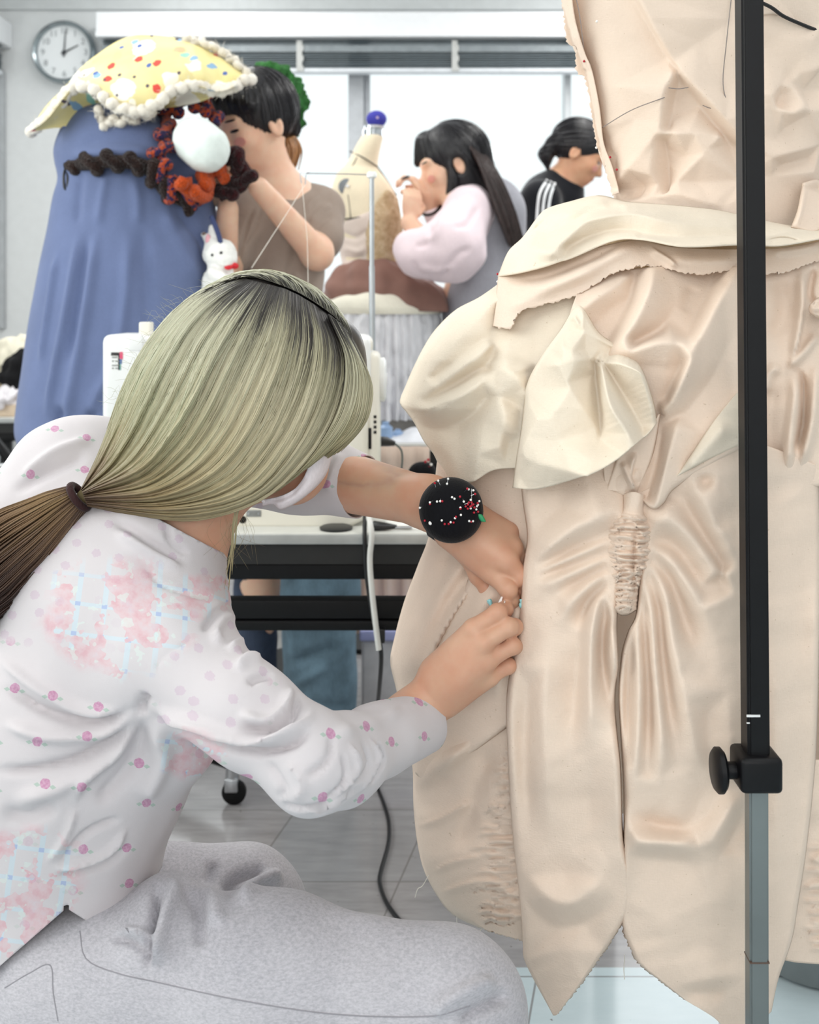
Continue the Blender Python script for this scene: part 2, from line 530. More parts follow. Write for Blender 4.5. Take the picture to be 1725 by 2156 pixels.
def skin(name, rgb, rough=0.5):
    if name in MATS: return MATS[name]
    t = NT(name); c = lin(*rgb); co = t.coord()
    nz = t.noise(co, 30, 4)
    red = (c[0] * 1.0, c[1] * 0.84, c[2] * 0.8, 1); lt = (min(1, c[0] * 1.05), min(1, c[1] * 1.06), min(1, c[2] * 1.06), 1)
    t.link(t.ramp(nz, [(0.25, red), (0.7, lt)]), t.b.inputs['Base Color'])
    t.b.inputs['Roughness'].default_value = rough
    t.b.inputs['Subsurface Weight'].default_value = 0.25; t.b.inputs['Subsurface Radius'].default_value = (0.01, 0.004, 0.002); t.b.inputs['Subsurface Scale'].default_value = 0.4
    t.bump(t.noise(co, 500, 2), 0.08, 0.0006)
    MATS[name] = t.m; return t.m
# ---------------------------------------------------------------- the room
WY = 5.0
def zy(y, d): return CH - (y - YH) / FPX * d
def xx(x, d): return (x - XC) / FPX * d
m_wall = plain('wall_paint', (216, 219, 220), 0.85, var=0.012, bump=0.05)
m_upper = plain('beam_paint', (203, 207, 208), 0.85, var=0.02)
m_alu = plain('aluminium', (205, 209, 212), 0.4, metal=0.3, var=0.02)
m_white = plain('white_enamel', (238, 241, 244), 0.4, var=0.01)

def floor_mat():
    t = NT('vinyl_tiles'); co = t.coord()
    sep = t.node('ShaderNodeSeparateXYZ'); t.link(co, sep.inputs[0])
    x, y = sep.outputs[0], sep.outputs[1]
    xs = t.math('SUBTRACT', x, t.math('MULTIPLY', y, 0.2246))
    def line(v, off, w):
        f = t.math('FRACT', t.math('ADD', t.math('DIVIDE', v, 0.30), off))
        a = t.math('ABSOLUTE', t.math('SUBTRACT', f, 0.5))
        return t.math('GREATER_THAN', a, 0.5 - w)
    ln = t.math('MAXIMUM', line(xs, 0.66, 0.006), line(y, 0.9, 0.006))
    st = t.noise(t.scalev(co, (3, 14, 1)), 3, 4, 0.6)
    base = t.ramp(st, [(0.3, lin(140, 137, 138)), (0.7, lin(166, 163, 164))])
    # individual tiles differ a little
    ix = t.math('FLOOR', t.math('ADD', t.math('DIVIDE', xs, 0.30), 0.66)); iy = t.math('FLOOR', t.math('ADD', t.math('DIVIDE', y, 0.30), 0.9))
    cv = t.node('ShaderNodeCombineXYZ'); t.link(ix, cv.inputs[0]); t.link(iy, cv.inputs[1])
    wn = t.node('ShaderNodeTexWhiteNoise'); t.link(cv.outputs[0], wn.inputs['Vector'])
    base = t.mix(t.math('MULTIPLY', wn.outputs['Value'], 0.35), base, lin(150, 154, 158))
    # the lit near side of the floor, painted in as pale blue tiles
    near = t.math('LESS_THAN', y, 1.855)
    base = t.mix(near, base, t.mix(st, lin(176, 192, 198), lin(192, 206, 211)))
    sp = t.noise(co, 55, 2)
    base = t.mix(t.math('GREATER_THAN', sp, 0.745), base, lin(120, 116, 116))
    base = t.mix(t.math('MULTIPLY', ln, 0.75), base, lin(112, 108, 108))
    t.link(base, t.b.inputs['Base Color'])
    t.b.inputs['Roughness'].default_value = 0.16
    t.b.inputs['Specular IOR Level'].default_value = 0.45
    t.bump(t.noise(co, 40, 2), 0.03, 0.001)
    return t.m
tag(MB().box(-2.6, 2.6, -2.6, WY, -0.1, 0).build('floor', floor_mat(), smooth=False), 'grey vinyl tiled floor, its lit front painted in pale blue', kind='structure')
tag(MB().box(-2.6, 2.6, -2.6, WY + 0.2, 2.75, 2.85).build('ceiling', m_wall, smooth=False), 'white ceiling of the classroom', kind='structure')
wx0, wx1, wz0, wz1 = xx(240, WY), 1.62, zy(640, WY), zy(52, WY)
w = MB()
w.box(-2.6, wx0, WY, WY + 0.18, 0, 2.75).box(wx1, 2.6, WY, WY + 0.18, 0, 2.75).box(wx0, wx1, WY, WY + 0.18, 0, wz0).box(wx0, wx1, WY, WY + 0.18, wz1, 2.75)
tag(w.build('wall_back', m_wall, smooth=False), 'off-white back wall around the window', kind='structure')
tag(MB().box(-2.78, -2.6, -2.6, WY, 0, 2.75).build('wall_left', m_wall, smooth=False), 'off-white wall at the left', kind='structure')
tag(MB().box(2.6, 2.78, -2.6, WY, 0, 2.75).build('wall_right', m_wall, smooth=False), 'off-white wall at the right', kind='structure')
tag(MB().box(-2.78, 2.78, -2.78, -2.6, 0, 2.75).build('wall_front', m_wall, smooth=False), 'off-white wall behind the camera', kind='structure')
tag(MB().box(-2.6, 2.6, WY - 0.02, WY, zy(22, WY), 2.75).build('trim_1', m_upper, smooth=False), 'grey painted beam along the top of the back wall', kind='structure')
tag(MB().box(-2.6, 2.6, WY - 0.02, WY, 0, 0.08).build('baseboard_back', plain('baseboard_vinyl', (92, 92, 94), 0.6), smooth=False), 'grey vinyl baseboard under the back wall', kind='structure')
# the large window
win = tag(bpy.data.objects.new('window_1', None), 'wide aluminium window with a thick mullion, bright daylight behind it', None, kind='structure'); COL.objects.link(win); win.location = ((wx0 + wx1) / 2, WY, wz0)
f = MB()
f.box(wx0, wx1, WY + .03, WY + .11, wz0, wz0 + .05).box(wx0, wx1, WY + .03, WY + .11, wz1 - .04, wz1).box(wx0, wx0 + .05, WY + .03, WY + .11, wz0, wz1).box(wx1 - .05, wx1, WY + .03, WY + .11, wz0, wz1)
f.build('window_frame', m_alu, win, False)
f = MB(); f.box(xx(733, WY), xx(766, WY), WY + .02, WY + .12, wz0, wz1, .004); f.box(xx(766, WY), xx(778, WY), WY + .05, WY + .12, wz0, wz1, .004)
f.build('mullion', plain('mullion_aluminium', (186, 190, 195), 0.45, metal=0.2), win, False)
f = MB(); f.box(xx(1191, WY), xx(1205, WY), WY + .03, WY + .12, wz0, wz1, .004); f.build('mullion', m_alu, win, False)
g = NT('window_glass'); tr = g.node('ShaderNodeBsdfTransparent'); gl = g.node('ShaderNodeBsdfGlossy'); gl.inputs['Roughness'].default_value = 0.02
tr.inputs['Color'].default_value = (0.96, 0.985, 0.98, 1)
mx = g.node('ShaderNodeMixShader'); mx.inputs[0].default_value = 0.04; g.link(tr.outputs[0], mx.inputs[1]); g.link(gl.outputs[0], mx.inputs[2]); g.link(mx.outputs[0], g.n['Material Output'].inputs[0])
MATS['glass'] = g.m
for a, b in ((wx0 + .05, xx(733, WY)), (xx(778, WY), xx(1191, WY)), (xx(1205, WY), wx1 - .05)):
    MB().box(a, b, WY + .072, WY + .078, wz0 + .05, wz1 - .04).build('pane', g.m, win, False)
MB().box(wx0 - .03, wx1 + .03, WY - .08, WY + .03, wz0 - .03, wz0, .004).build('window_sill', m_white, win, False)
# left-hand strip of the neighbouring window
w2 = tag(bpy.data.objects.new('window_2', None), 'edge of the neighbouring window frame at the left', None, kind='structure'); COL.objects.link(w2); w2.location = (xx(5, WY), WY, zy(690, WY))
MB().box(xx(-60, WY), xx(13, WY), WY - .03, WY, zy(692, WY), zy(150, WY), .004).build('window_frame', plain('grey_frame', (168, 172, 175), 0.5), w2, False)

# venetian blinds drawn up under their head boxes
m_slat = plain('slat_grey', (130, 138, 142), 0.45, metal=0.2, var=0.06)
m_slat_dk = plain('slat_dark', (96, 108, 114), 0.45, metal=0.2, var=0.06)
m_tape = plain('ladder_tape', (190, 192, 190), 0.8)
def blind(x0, x1, ytop, ymid, ybot, yrail, label, tapes, prot=0.16):
    b = thing('window_blind', label, 'window blind', ((x0 + x1) / 2, WY - .1, zy(yrail, WY)), 'raised window blinds')
    d = WY - prot
    MB().box(x0, x1, d, WY - .005, zy(ymid, d), zy(ytop, d), .006).box(x0 + .001, x1 - .001, d - .004, d, zy(ymid, d), zy(ymid - 11, d), .001).build('head_box', m_white, b, False)
    d2 = WY - .1
    z1, z0 = zy(ymid - 6, d2), zy(ybot, d2)
    s = MB(); n = 16
    for k in range(n):
        z = z1 + (z0 - z1) * (k + .5) / n
        if 0.30 < (k + .5) / n < 0.48: continue
        t_ = .0012; wv = 0.004 * math.sin(k * 1.7)
        s.box(x0 + .02, x1 - .02, d2 - .02 + wv, d2 + .025 + wv, z - t_ - .001, z + t_)
    s.build('slats', m_slat_dk, b, False)
    MB().box(x0 + .02, x1 - .02, d2 - .03, d2 - .012, zy(ymid + (ybot - ymid) * .52, d2), zy(ymid + (ybot - ymid) * .30, d2), .003).build('valance', m_slat, b, False)
    MB().box(x0 + .02, x1 - .02, d2 - .03, d2 + .03, zy(yrail, d2), zy(ybot, d2), .004).build('bottom_rail', plain('rail_grey', (214, 219, 224), 0.4), b, False)
    for tx in tapes:
        q = MB()
        for k in range(6):
            zc = zy(ymid + 12 + (yrail - ymid - 14) * (k + .5) / 6, d2)
            q.box(xx(tx - 6, d2) , xx(tx + 6 + (k % 2) * 3, d2), d2 - .037, d2 - .031, zc - .013, zc + .012, .002)
        q.build('ladder_tape', m_tape, b, False)
blind(xx(222, WY), 1.75, 24, 77, 146, 155, 'wide raised white blind with grey slats above the big window', (632, 957))
blind(-2.5, xx(27, WY), 27, 81, 146, 156, 'end of a second raised blind at the far left beside the clock', (), 0.2)

# wall clock
cd = WY - .012
ck = thing('wall_clock', 'round silver-rimmed white wall clock on the wall, hands at two', 'clock', (xx(139, WY), WY, zy(179, WY)))
cc = np.array([xx(139, WY), WY, zy(113, WY)]); R = 66 / FPX * WY
MB().lathe([(R * .99, 0), (R, .02), (R * .985, .045), (R * .93, .056), (R * .87, .05), (R * .85, .02), (.001, .02)], cc, 64, 'y').build('rim', plain('clock_silver', (150, 160, 164), 0.22, metal=0.85), ck)
MB().lathe([(R * .86, .019), (R * .86, .023), (.001, .023)], cc, 48, 'y').build('dial', plain('clock_white', (232, 236, 238), 0.5, var=0.005), ck)
m_num = plain('clock_numeral', (150, 155, 158), 0.6)
def text_obj(body, size, loc, rot, material, name, parent, extrude=0.0004):
    cu = bpy.data.curves.new(name, 'FONT'); cu.body = body; cu.size = size; cu.align_x = 'CENTER'; cu.align_y = 'CENTER'; cu.extrude = extrude
    to = bpy.data.objects.new(name, cu); COL.objects.link(to)
    bpy.context.view_layer.update()
    me = bpy.data.meshes.new_from_object(to.evaluated_get(bpy.context.evaluated_depsgraph_get()))
    bpy.data.objects.remove(to)
    M = Matrix.Translation(Vector([float(c) for c in loc])) @ Euler(rot).to_matrix().to_4x4()
    me.transform(M); me.name = name; me.materials.clear(); me.materials.append(material)
    o = bpy.data.objects.new(name, me); link(o, parent); return o
for k in range(1, 13):
    a = math.radians(90 - 30 * k)
    text_obj(str(k), R * .27, cc + np.array([R * .68 * math.cos(a), -.0245, R * .68 * math.sin(a)]), (math.pi / 2, 0, 0), m_num, 'numeral', ck)
m_hand = plain('clock_hand', (62, 66, 70), 0.5)
def hand(ang, L, wd, dy):
    a = math.radians(90 - ang); c_, s_ = math.cos(a), math.sin(a)
    pts = [(-.2 * L, -wd), (L, -wd * .5), (L, wd * .5), (-.2 * L, wd)]
    v = [cc + np.array([p * c_ - q * s_, -.026 - dy - e, p * s_ + q * c_]) for e in (0, .0015) for p, q in pts]
    mk('clock_hand', v, [(3, 2, 1, 0), (4, 5, 6, 7), (0, 1, 5, 4), (1, 2, 6, 5), (2, 3, 7, 6), (3, 0, 4, 7)], m_hand, ck, False)
hand(63, R * .5, R * .035, 0); hand(4, R * .72, R * .026, .002)
MB().lathe([(R * .07, .024), (R * .07, .031), (.001, .032)], cc, 16, 'y').build('hub', m_hand, ck)
# ---------------------------------------------------------------- the muslin dress on its form
DR = np.array([  # y, centre x, half width, half depth
    (-120, 1500, 345, .125), (-60, 1500, 330, .13), (0, 1503, 320, .132), (80, 1505, 300, .130), (150, 1503, 268, .122), (220, 1503, 255, .116), (300, 1503, 240, .11), (400, 1503, 216, .105),
    (450, 1503, 340, .145), (520, 1503, 420, .178), (620, 1503, 520, .21), (760, 1503, 625, .245), (860, 1503, 662, .262), (1000, 1503, 640, .268), (1200, 1503, 655, .268), (1400, 1503, 684, .275),
    (1600, 1503, 668, .278), (1800, 1503, 640, .272), (1950, 1503, 590, .262), (2160, 1503, 540, .25)])
DC = 1.42
def dress_d(x, y):
    xc = np.interp(y, DR[:, 0], DR[:, 1]); w = np.interp(y, DR[:, 0], DR[:, 2]); b = np.interp(y, DR[:, 0], DR[:, 3])
    u = np.clip((x - xc) / w, -1, 1)
    return DC - b * np.sqrt(np.maximum(0, 1 - u * u)) ** 0.9

def muslin_mat(name, rgb):
    t = NT(name); co = t.coord()
    nz = t.noise(co, 6, 4)
    c = lin(*rgb)
    base = t.ramp(nz, [(0.3, tuple(q * .96 for q in c[:3]) + (1,)), (0.7, tuple(min(1, q * 1.03) for q in c[:3]) + (1,))])
    wv = t.noise(t.scalev(co, (1, 1, .25)), 700, 2); wh = t.noise(t.scalev(co, (.25, .25, 1)), 700, 2)
    th = t.math('ADD', wv, wh)
    fl = t.noise(co, 260, 1, .3)
    base = t.mix(t.math('MULTIPLY', t.math('GREATER_THAN', fl, .79), .4), base, lin(196, 172, 140))
    base = t.mix(t.math('MULTIPLY', t.math('SUBTRACT', th, .7, True), .12), base, lin(205, 186, 160))
    t.link(base, t.b.inputs['Base Color'])
    t.b.inputs['Roughness'].default_value = .9; t.b.inputs['Specular IOR Level'].default_value = .1
    t.b.inputs['Sheen Weight'].default_value = .1
    hh = t.math('ADD', t.math('MULTIPLY', th, .3), t.math('MULTIPLY', t.noise(co, 45, 4), .9))
    t.bump(hh, .34, .004)
    # a little daylight passes through the thin cloth
    tl = t.node('ShaderNodeBsdfTranslucent'); t.link(base, tl.inputs['Color'])
    mx = t.node('ShaderNodeMixShader'); mx.inputs[0].default_value = .16
    t.link(t.b.outputs[0], mx.inputs[1]); t.link(tl.outputs[0], mx.inputs[2]); t.link(mx.outputs[0], t.n['Material Output'].inputs[0])
    return t.m
m_muslin = muslin_mat('muslin', (247, 228, 211))
m_muslin_lit = muslin_mat('cream_lit_muslin', (246, 234, 216))  # creamier muslin: window light put into the colour, also the turned lining

dress = thing('muslin_dress', 'unbleached cream muslin dress with gathered skirt and pinned sash, behind the black post', 'dress', P(1503, 2100, DC))
_seed = [0]
def panel(name, top, bottom, left, right, off, strokes=(), step=6.0, roll=0.0, rollw=30, edges='LRTB', mat=None, dfun=dress_d, parent=None, thick=.0016, fray='', wav=0.0015, smooth=True, gain=1.55, ext=None, frv=0.0, facets=None, blur=3, amb=None):
    lw = max(np.linalg.norm(np.diff(np.asarray(top, float), axis=0), axis=1).sum(), np.linalg.norm(np.diff(np.asarray(bottom, float), axis=0), axis=1).sum())
    lh = max(np.linalg.norm(np.diff(np.asarray(left, float), axis=0), axis=1).sum(), np.linalg.norm(np.diff(np.asarray(right, float), axis=0), axis=1).sum())
    nu, nv = int(lw / step) + 2, int(lh / step) + 2
    g = coons(top, bottom, left, right, nu, nv, smooth)
    _seed[0] += 1
    rs = np.random.RandomState(_seed[0])
    for e in fray:
        lo_ = (np.linspace(0, 1, nv) > frv)[:, None]
        if e == 'B': g[-1] += rs.uniform(-1, 1, (nu, 2)) * np.array([1.2, 2.6])
        if e == 'L': g[:, 0] += rs.uniform(-1, 1, (nv, 2)) * np.array([2.6, 1.2]) * lo_
        if e == 'R': g[:, -1] += rs.uniform(-1, 1, (nv, 2)) * np.array([2.6, 1.2]) * lo_
    px = g.reshape(-1, 2)
    u = np.tile(np.linspace(0, 1, nu), nv); v = np.repeat(np.linspace(0, 1, nv), nu)
    d = dfun(px[:, 0], px[:, 1])
    o = off(u, v) if callable(off) else off
    d = d - o - stroke_field(px, strokes) * gain
    d = d + wav * wob(px, 130, _seed[0]) + wav * .35 * wob(px, 42, _seed[0] + 1)
    if facets is not None: d = d - facet_field(px, (nv, nu), facets, blur, amb)
    if ext is not None: d = d + ext(px, u, v)
    if roll:
        e = np.full(len(px), 1e9)
        if 'L' in edges: e = np.minimum(e, u * lw)
        if 'R' in edges: e = np.minimum(e, (1 - u) * lw)
        if 'T' in edges: e = np.minimum(e, v * lh)
        if 'B' in edges: e = np.minimum(e, (1 - v) * lh)
        q = np.clip(1 - e / rollw, 0, 1)
        d = d + roll * (1 - np.sqrt(np.maximum(0, 1 - q * q)))
    V = PV(px[:, 0], px[:, 1], d)
    ob = mk(name, V, gridfaces(nv, nu), mat or m_muslin, parent or dress)
    if thick:
        so = ob.modifiers.new('thickness', 'SOLIDIFY'); so.thickness = thick; so.offset = -1
    return ob

# bodice: the whole round of the torso
V, Fc = silhouette([(-70, 1172, 1838, .130), (0, 1185, 1822, .131), (45, 1194, 1812, .131), (95, 1211, 1795, .128), (150, 1234, 1772, .122), (210, 1246, 1757, .116), (290, 1259, 1745, .110), (345, 1275, 1728, .106), (400, 1294, 1716, .106), (450, 1296, 1720, .110), (500, 1290, 1726, .115)], DC, 190, 520)
bod_fc = [
    [(1338, -30, 10), (1385, 62, 11), (1420, 130, 6)], [(1318, -30, -4), (1368, 62, -6), (1412, 132, -4)], [(1436, 152, 9), (1500, 226, 13), (1552, 290, 9)], [(1427, 160, -2), (1489, 238, -6), (1540, 302, -5)], [(1419, 158, 9), (1404, 200, 11), (1397, 270, 9)], [(1431, 166, -5), (1417, 210, -7), (1409, 268, -3)],
    [(1392, 279, 11), (1440, 279, 11), (1510, 284, 7)], [(1512, 290, 9), (1460, 348, 9), (1413, 400, 4)], [(1389, 284, 10), (1350, 335, 10), (1308, 388, 9)], [(1399, 300, -4), (1402, 350, -8), (1406, 398, -7)], [(1384, 312, 7), (1381, 360, 9), (1396, 400, 2)], [(1411, 409, 9), (1460, 421, 9), (1522, 440, 5)], [(1400, 411, 7), (1350, 426, 10), (1320, 421, 7)],
    [(1350, 395, -6)], [(1312, 397, 4), (1345, 409, -5)], [(1425, 143, -3)], [(1408, 404, -6)], [(1445, 330, 0)], [(1250, 50, 0)], [(1300, 180, 3)], [(1262, 270, 4)], [(1272, 300, 0)], [(1282, 335, 5)], [(1470, 90, 1)], [(1545, 40, 0)], [(1530, 190, 2)], [(1470, 385, 1)], [(1560, 380, 0)], [(1300, 460, 0)], [(1500, 465, 0)], [(1720, 465, 0)], [(1340, 250, 1)], [(1300, 330, 1)],
    [(1655, 162, 1), (1690, 90, 9), (1716, 50, 7)], [(1655, 162, 1), (1700, 144, 10), (1742, 114, 5)], [(1648, 150, 2), (1632, 80, 3)], [(1655, 162, 1), (1614, 202, 9)], [(1655, 162, 1), (1673, 225, 12)], [(1645, 200, -1), (1638, 222, -1)], [(1612, 224, 7), (1650, 238, 12), (1688, 234, 9)], [(1688, 242, 7), (1650, 270, 1), (1614, 302, 7)], [(1612, 335, 10), (1660, 318, 10), (1716, 302, 5)], [(1640, 350, 0), (1700, 335, 0)], [(1620, 372, 4), (1700, 362, 7)], [(1690, 190, 0)], [(1610, 100, 0)],
]
fcv = facet_field(PX(V), (190, 520), bod_fc, 2) * 1.15
nb = vnormals(V, Fc); vw = V - np.array([0, 0, CH]); vw /= np.linalg.norm(vw, axis=1)[:, None]
V = V + nb * (fcv * np.clip(-(nb * vw).sum(1) * 1.6, 0, 1) + .0009 * wob(V, .035, 3))[:, None]
mk('bodice', V, Fc, m_muslin, dress).modifiers.new('thickness', 'SOLIDIFY').thickness = .0015
# loose seam allowance standing out at the left side of the bodice
panel('seam_allowance', [(1172, -40), (1200, -38)], [(1290, 410), (1304, 405)], [(1172, -40), (1184, 8), (1188, 42), (1196, 92), (1212, 100), (1214, 150), (1232, 165), (1246, 235), (1256, 300), (1272, 345), (1290, 410)],
      [(1200, -38), (1210, 40), (1230, 110), (1246, 150), (1262, 230), (1270, 300), (1288, 350), (1304, 405)], .012, step=4, fray='L', wav=.003, thick=.001)
# pencil lines on the bodice
m_pencil = plain('pencil_line', (140, 130, 126), .8)
def on_dress(pts, off, n=30, dfun=dress_d):
    q = spline(pts, n); return PV(q[:, 0], q[:, 1], dfun(q[:, 0], q[:, 1]) - off)
for pts in ([(1266, 270), (1330, 232), (1400, 205)], [(1408, 185), (1430, 187), (1450, 184)], [(1480, 222), (1500, 228), (1530, 220), (1560, 217)], [(1541, -10), (1530, 90), (1523, 180), (1540, 240), (1548, 290)], [(1212, -10), (1222, 40), (1232, 130)]):
    MB().tube(on_dress(pts, .004), .0006, 5).build('pencil_line', m_pencil, dress)
# black style tape over the bare form and the form itself
form = thing('dress_form', 'tan dress form wearing the muslin dress, its bare chest showing at the top right corner', 'dress form', P(1503, 2300, DC))
m_tan = cloth('form_linen', (222, 196, 160))
V, Fc = silhouette([(-260, 1454, 1556, 0.050), (-190, 1439, 1566, 0.055), (-150, 1324, 1686, 0.080), (-110, 1214, 1806, 0.099), (-60, 1199, 1812, 0.106), (0, 1209, 1801, 0.110), (80, 1229, 1781, 0.106), (150, 1259, 1751, 0.099), (300, 1284, 1721, 0.088), (400, 1314, 1694, 0.083), (460, 1304, 1702, 0.089), (560, 1254, 1752, 0.104), (640, 1229, 1776, 0.109)], DC, 60, 64)
mk('torso', V, np.concatenate([Fc]), m_tan, form)
MB().tube([P(1580, 620, DC), P(1580, 2150, DC) * np.array([1, 1, 0]) + np.array([0, 0, .03])], .016, 16).build('pole', plain('pole_black', (30, 30, 32), .4), form)
MB().lathe([(.16, 0), (.17, .012), (.15, .03), (.03, .045), (.001, .046)], (xx(1580, DC), DC, 0), 40).build('base', plain('base_black', (30, 30, 32), .4), form)
# the neckline opening: a yoke of bare form showing above the bodice's edge
panel('chest_pad', [(1606, -40), (1800, -40)], [(1606, -20), (1800, 90)], [(1606, -40), (1606, -20)], [(1800, -40), (1800, 90)], .012, step=8, mat=m_tan, parent=form, thick=.003)
panel('neckline_facing', [(1600, -34), (1648, -8), (1690, 22), (1730, 75), (1760, 105)], [(1600, 30), (1648, 32), (1690, 60), (1730, 105), (1762, 130)], [(1600, -34), (1600, 30)], [(1760, 105), (1762, 130)], .017, step=5, roll=.006, rollw=8, edges='T')
MB().tube(on_dress([(1596, 2), (1625, 16), (1650, 34), (1690, 52), (1740, 72), (1800, 100)], .026), .0021, 6).build('style_tape', plain('style_tape', (16, 16, 18), .6), dress)

# back half of the skirt (closes the volume)
rows = spline([(440, 300, .14), (620, 440, .2), (860, 560, .25), (1000, 560, .25), (1200, 580, .26), (1500, 610, .262), (1800, 570, .26), (1900, 520, .25)], 60)
ang = np.linspace(math.radians(184), math.radians(408), 140)
V = np.zeros((60, 140, 3))
for i, (y, w_, b) in enumerate(rows):
    rip = 1 + .03 * np.sin(ang * 23 + y * .002) * min(1, (y - 400) / 500)
    V[i, :, 0] = xx(1503, DC) + w_ / FPX * DC * np.cos(ang) * rip; V[i, :, 1] = DC - b * np.sin(ang) * rip; V[i, :, 2] = zy(y, DC)
mk('skirt_back', V.reshape(-1, 3), gridfaces(60, 140), m_muslin, dress).modifiers.new('thickness', 'SOLIDIFY').thickness = .0015

# --- lower skirt
def gathers(x0f, x1f, y0, y1, n, amp, w, seed, jit=10, slope=0.0, crease=False):
    rs = np.random.RandomState(seed); out = []
    for k in range(n):
        y = y0 + (y1 - y0) * (k + .5) / n
        a, b = x0f(y) + rs.uniform(-jit, jit), x1f(y) + rs.uniform(-jit, jit)
        m = (a + b) / 2
        out.append(([(a, y + rs.uniform(-4, 4) + slope * 8), ((a + m) / 2, y + rs.uniform(-4, 3)), (m, y + rs.uniform(-4, 4)), ((m + b) / 2, y + rs.uniform(-3, 4)), (b, y + rs.uniform(-4, 4) - slope * 8)], w * rs.uniform(.8, 1.3), amp * rs.uniform(.6, 1.2), 'f' if k % 2 else 'r'))
        if crease and k % 2: out.append(([(p[0], p[1] + 2 * w) for p in out[-1][0]], w * .5, amp * 1.1, 'c'))
    return out
side_st = [
    ([(1000, 1150), (930, 1250), (880, 1360), (850, 1450)], 26, 16, 'r'), ([(960, 1150), (900, 1240), (862, 1330)], 16, 9, 'v'), ([(1010, 1215), (960, 1290), (915, 1370), (895, 1440)], 16, 14, 'f'),
    ([(950, 1160), (905, 1230), (870, 1320), (845, 1400)], 12, 7, 'r'),
    ([(1050, 1250), (1000, 1330), (960, 1390)], 22, 9, 'v'), ([(890, 1500), (880, 1600), (885, 1640), (920, 1610), (1000, 1560)], 26, 13, 'r'), ([(1050, 1480), (1000, 1550), (950, 1600), (920, 1640)], 22, 10, 'r'),
    ([(1040, 1560), (1010, 1640), (985, 1740), (960, 1800)], 26, 8, 'v'), ([(900, 1690), (880, 1750), (910, 1850)], 30, 7, 'r'),
    ([(870, 1740), (930, 1720), (1000, 1680)], 9, 5, 'f'), ([(900, 1840), (950, 1815), (1020, 1800)], 9, 4, 'f'), ([(920, 1880), (980, 1860), (1030, 1850)], 10, 4, 'f'),
] + gathers(lambda y: 1085 - (y - 1560) * .36 if y < 1780 else 1002 + (y - 1780) * .12, lambda y: 1098, 1570, 1940, 44, 4.6, 4.4, 5, 24, .7, True)
panel('side_skirt', [(925, 930), (980, 930), (1040, 930), (1100, 940)], [(1006, 1952), (1030, 1960), (1065, 1972), (1112, 1984)],
      [(925, 930), (915, 1020), (905, 1120), (880, 1190), (850, 1270), (829, 1350), (822, 1395), (834, 1450), (858, 1560), (869, 1620), (871, 1700), (880, 1780), (896, 1840), (930, 1900), (960, 1930), (1006, 1952)],
      [(1100, 940), (1110, 1010), (1115, 1150), (1118, 1300), (1116, 1500), (1118, 1700), (1114, 1850), (1112, 1984)], .0, side_st, step=4.2, roll=.055, rollw=34, edges='L', fray='B', wav=.003)
# under-fold of the side panel between the hands
panel('side_fold', [(1000, 1180), (1040, 1200), (1110, 1195)], [(874, 1628), (900, 1646), (960, 1610), (1030, 1560), (1085, 1520)], [(1000, 1180), (965, 1270), (920, 1360), (892, 1440), (878, 1540), (874, 1628)], [(1110, 1195), (1095, 1300), (1088, 1400), (1085, 1520)], lambda u, v: .020 - .006 * v,
      [([(1050, 1215), (990, 1330), (925, 1470)], 30, 10, 'r'), ([(1040, 1300), (1010, 1390), (960, 1500)], 20, 8, 'v'), ([(1095, 1260), (1060, 1380), (1040, 1480)], 20, 8, 'r')], step=5, roll=.013, rollw=20, edges='LB', mat=m_muslin)
# bright lining visible between the two hands
mid_fc = [
    [(1308, 1076, 22), (1222, 1106, 26), (1157, 1155, 22), (1114, 1196, 14)], [(1287, 1122, 4), (1214, 1155, 2), (1140, 1190, 0)], [(1287, 1139, 16), (1222, 1167, 20), (1157, 1196, 18), (1108, 1218, 12)], [(1283, 1158, 2), (1222, 1183, 0), (1140, 1213, -2)], [(1283, 1174, 16), (1222, 1199, 20), (1157, 1224, 18), (1104, 1245, 12)], [(1283, 1192, 2), (1230, 1219, 0), (1173, 1252, 2)],
    [(1283, 1207, 18), (1246, 1228, 22), (1206, 1268, 20), (1173, 1320, 12)], [(1276, 1229, 2), (1238, 1269, -2), (1218, 1330, 2)], [(1281, 1238, 20), (1256, 1278, 28), (1246, 1367, 28), (1242, 1490, 22), (1247, 1620, 14)], [(1274, 1288, 0), (1267, 1367, -4), (1275, 1441, -2), (1295, 1506, 4)], [(1289, 1304, 20), (1291, 1367, 24), (1300, 1440, 18)], [(1222, 1350, 4), (1214, 1457, 0), (1201, 1571, 4)],
    [(1157, 1343, 10), (1144, 1490, 16), (1148, 1653, 16), (1157, 1776, 14)], [(1096, 1290, 6), (1080, 1420, 10), (1074, 1560, 14), (1084, 1700, 12), (1100, 1850, 8)], [(1112, 1440, 2), (1104, 1600, 0), (1118, 1760, 4)], [(1287, 1530, 16), (1303, 1653, 20), (1310, 1776, 18)], [(1240, 1660, 4), (1245, 1760, 6)], [(1198, 1660, 8), (1196, 1790, 10)],
    [(1105, 1835, 12), (1148, 1888, 24), (1197, 1903, 26), (1238, 1880, 22), (1285, 1815, 18)], [(1112, 1900, 2), (1165, 1948, 2), (1230, 1942, 2), (1300, 1890, 8)], [(1190, 1840, 8)], [(1112, 2020, 4), (1170, 2134, 4)], [(1285, 1985, 4), (1220, 2080, 6)], [(1200, 2000, 10)], [(1095, 965, 0), (1220, 965, 0)], [(1325, 1024, 4)], [(1180, 1070, 6)], [(1110, 1130, 2)],
]
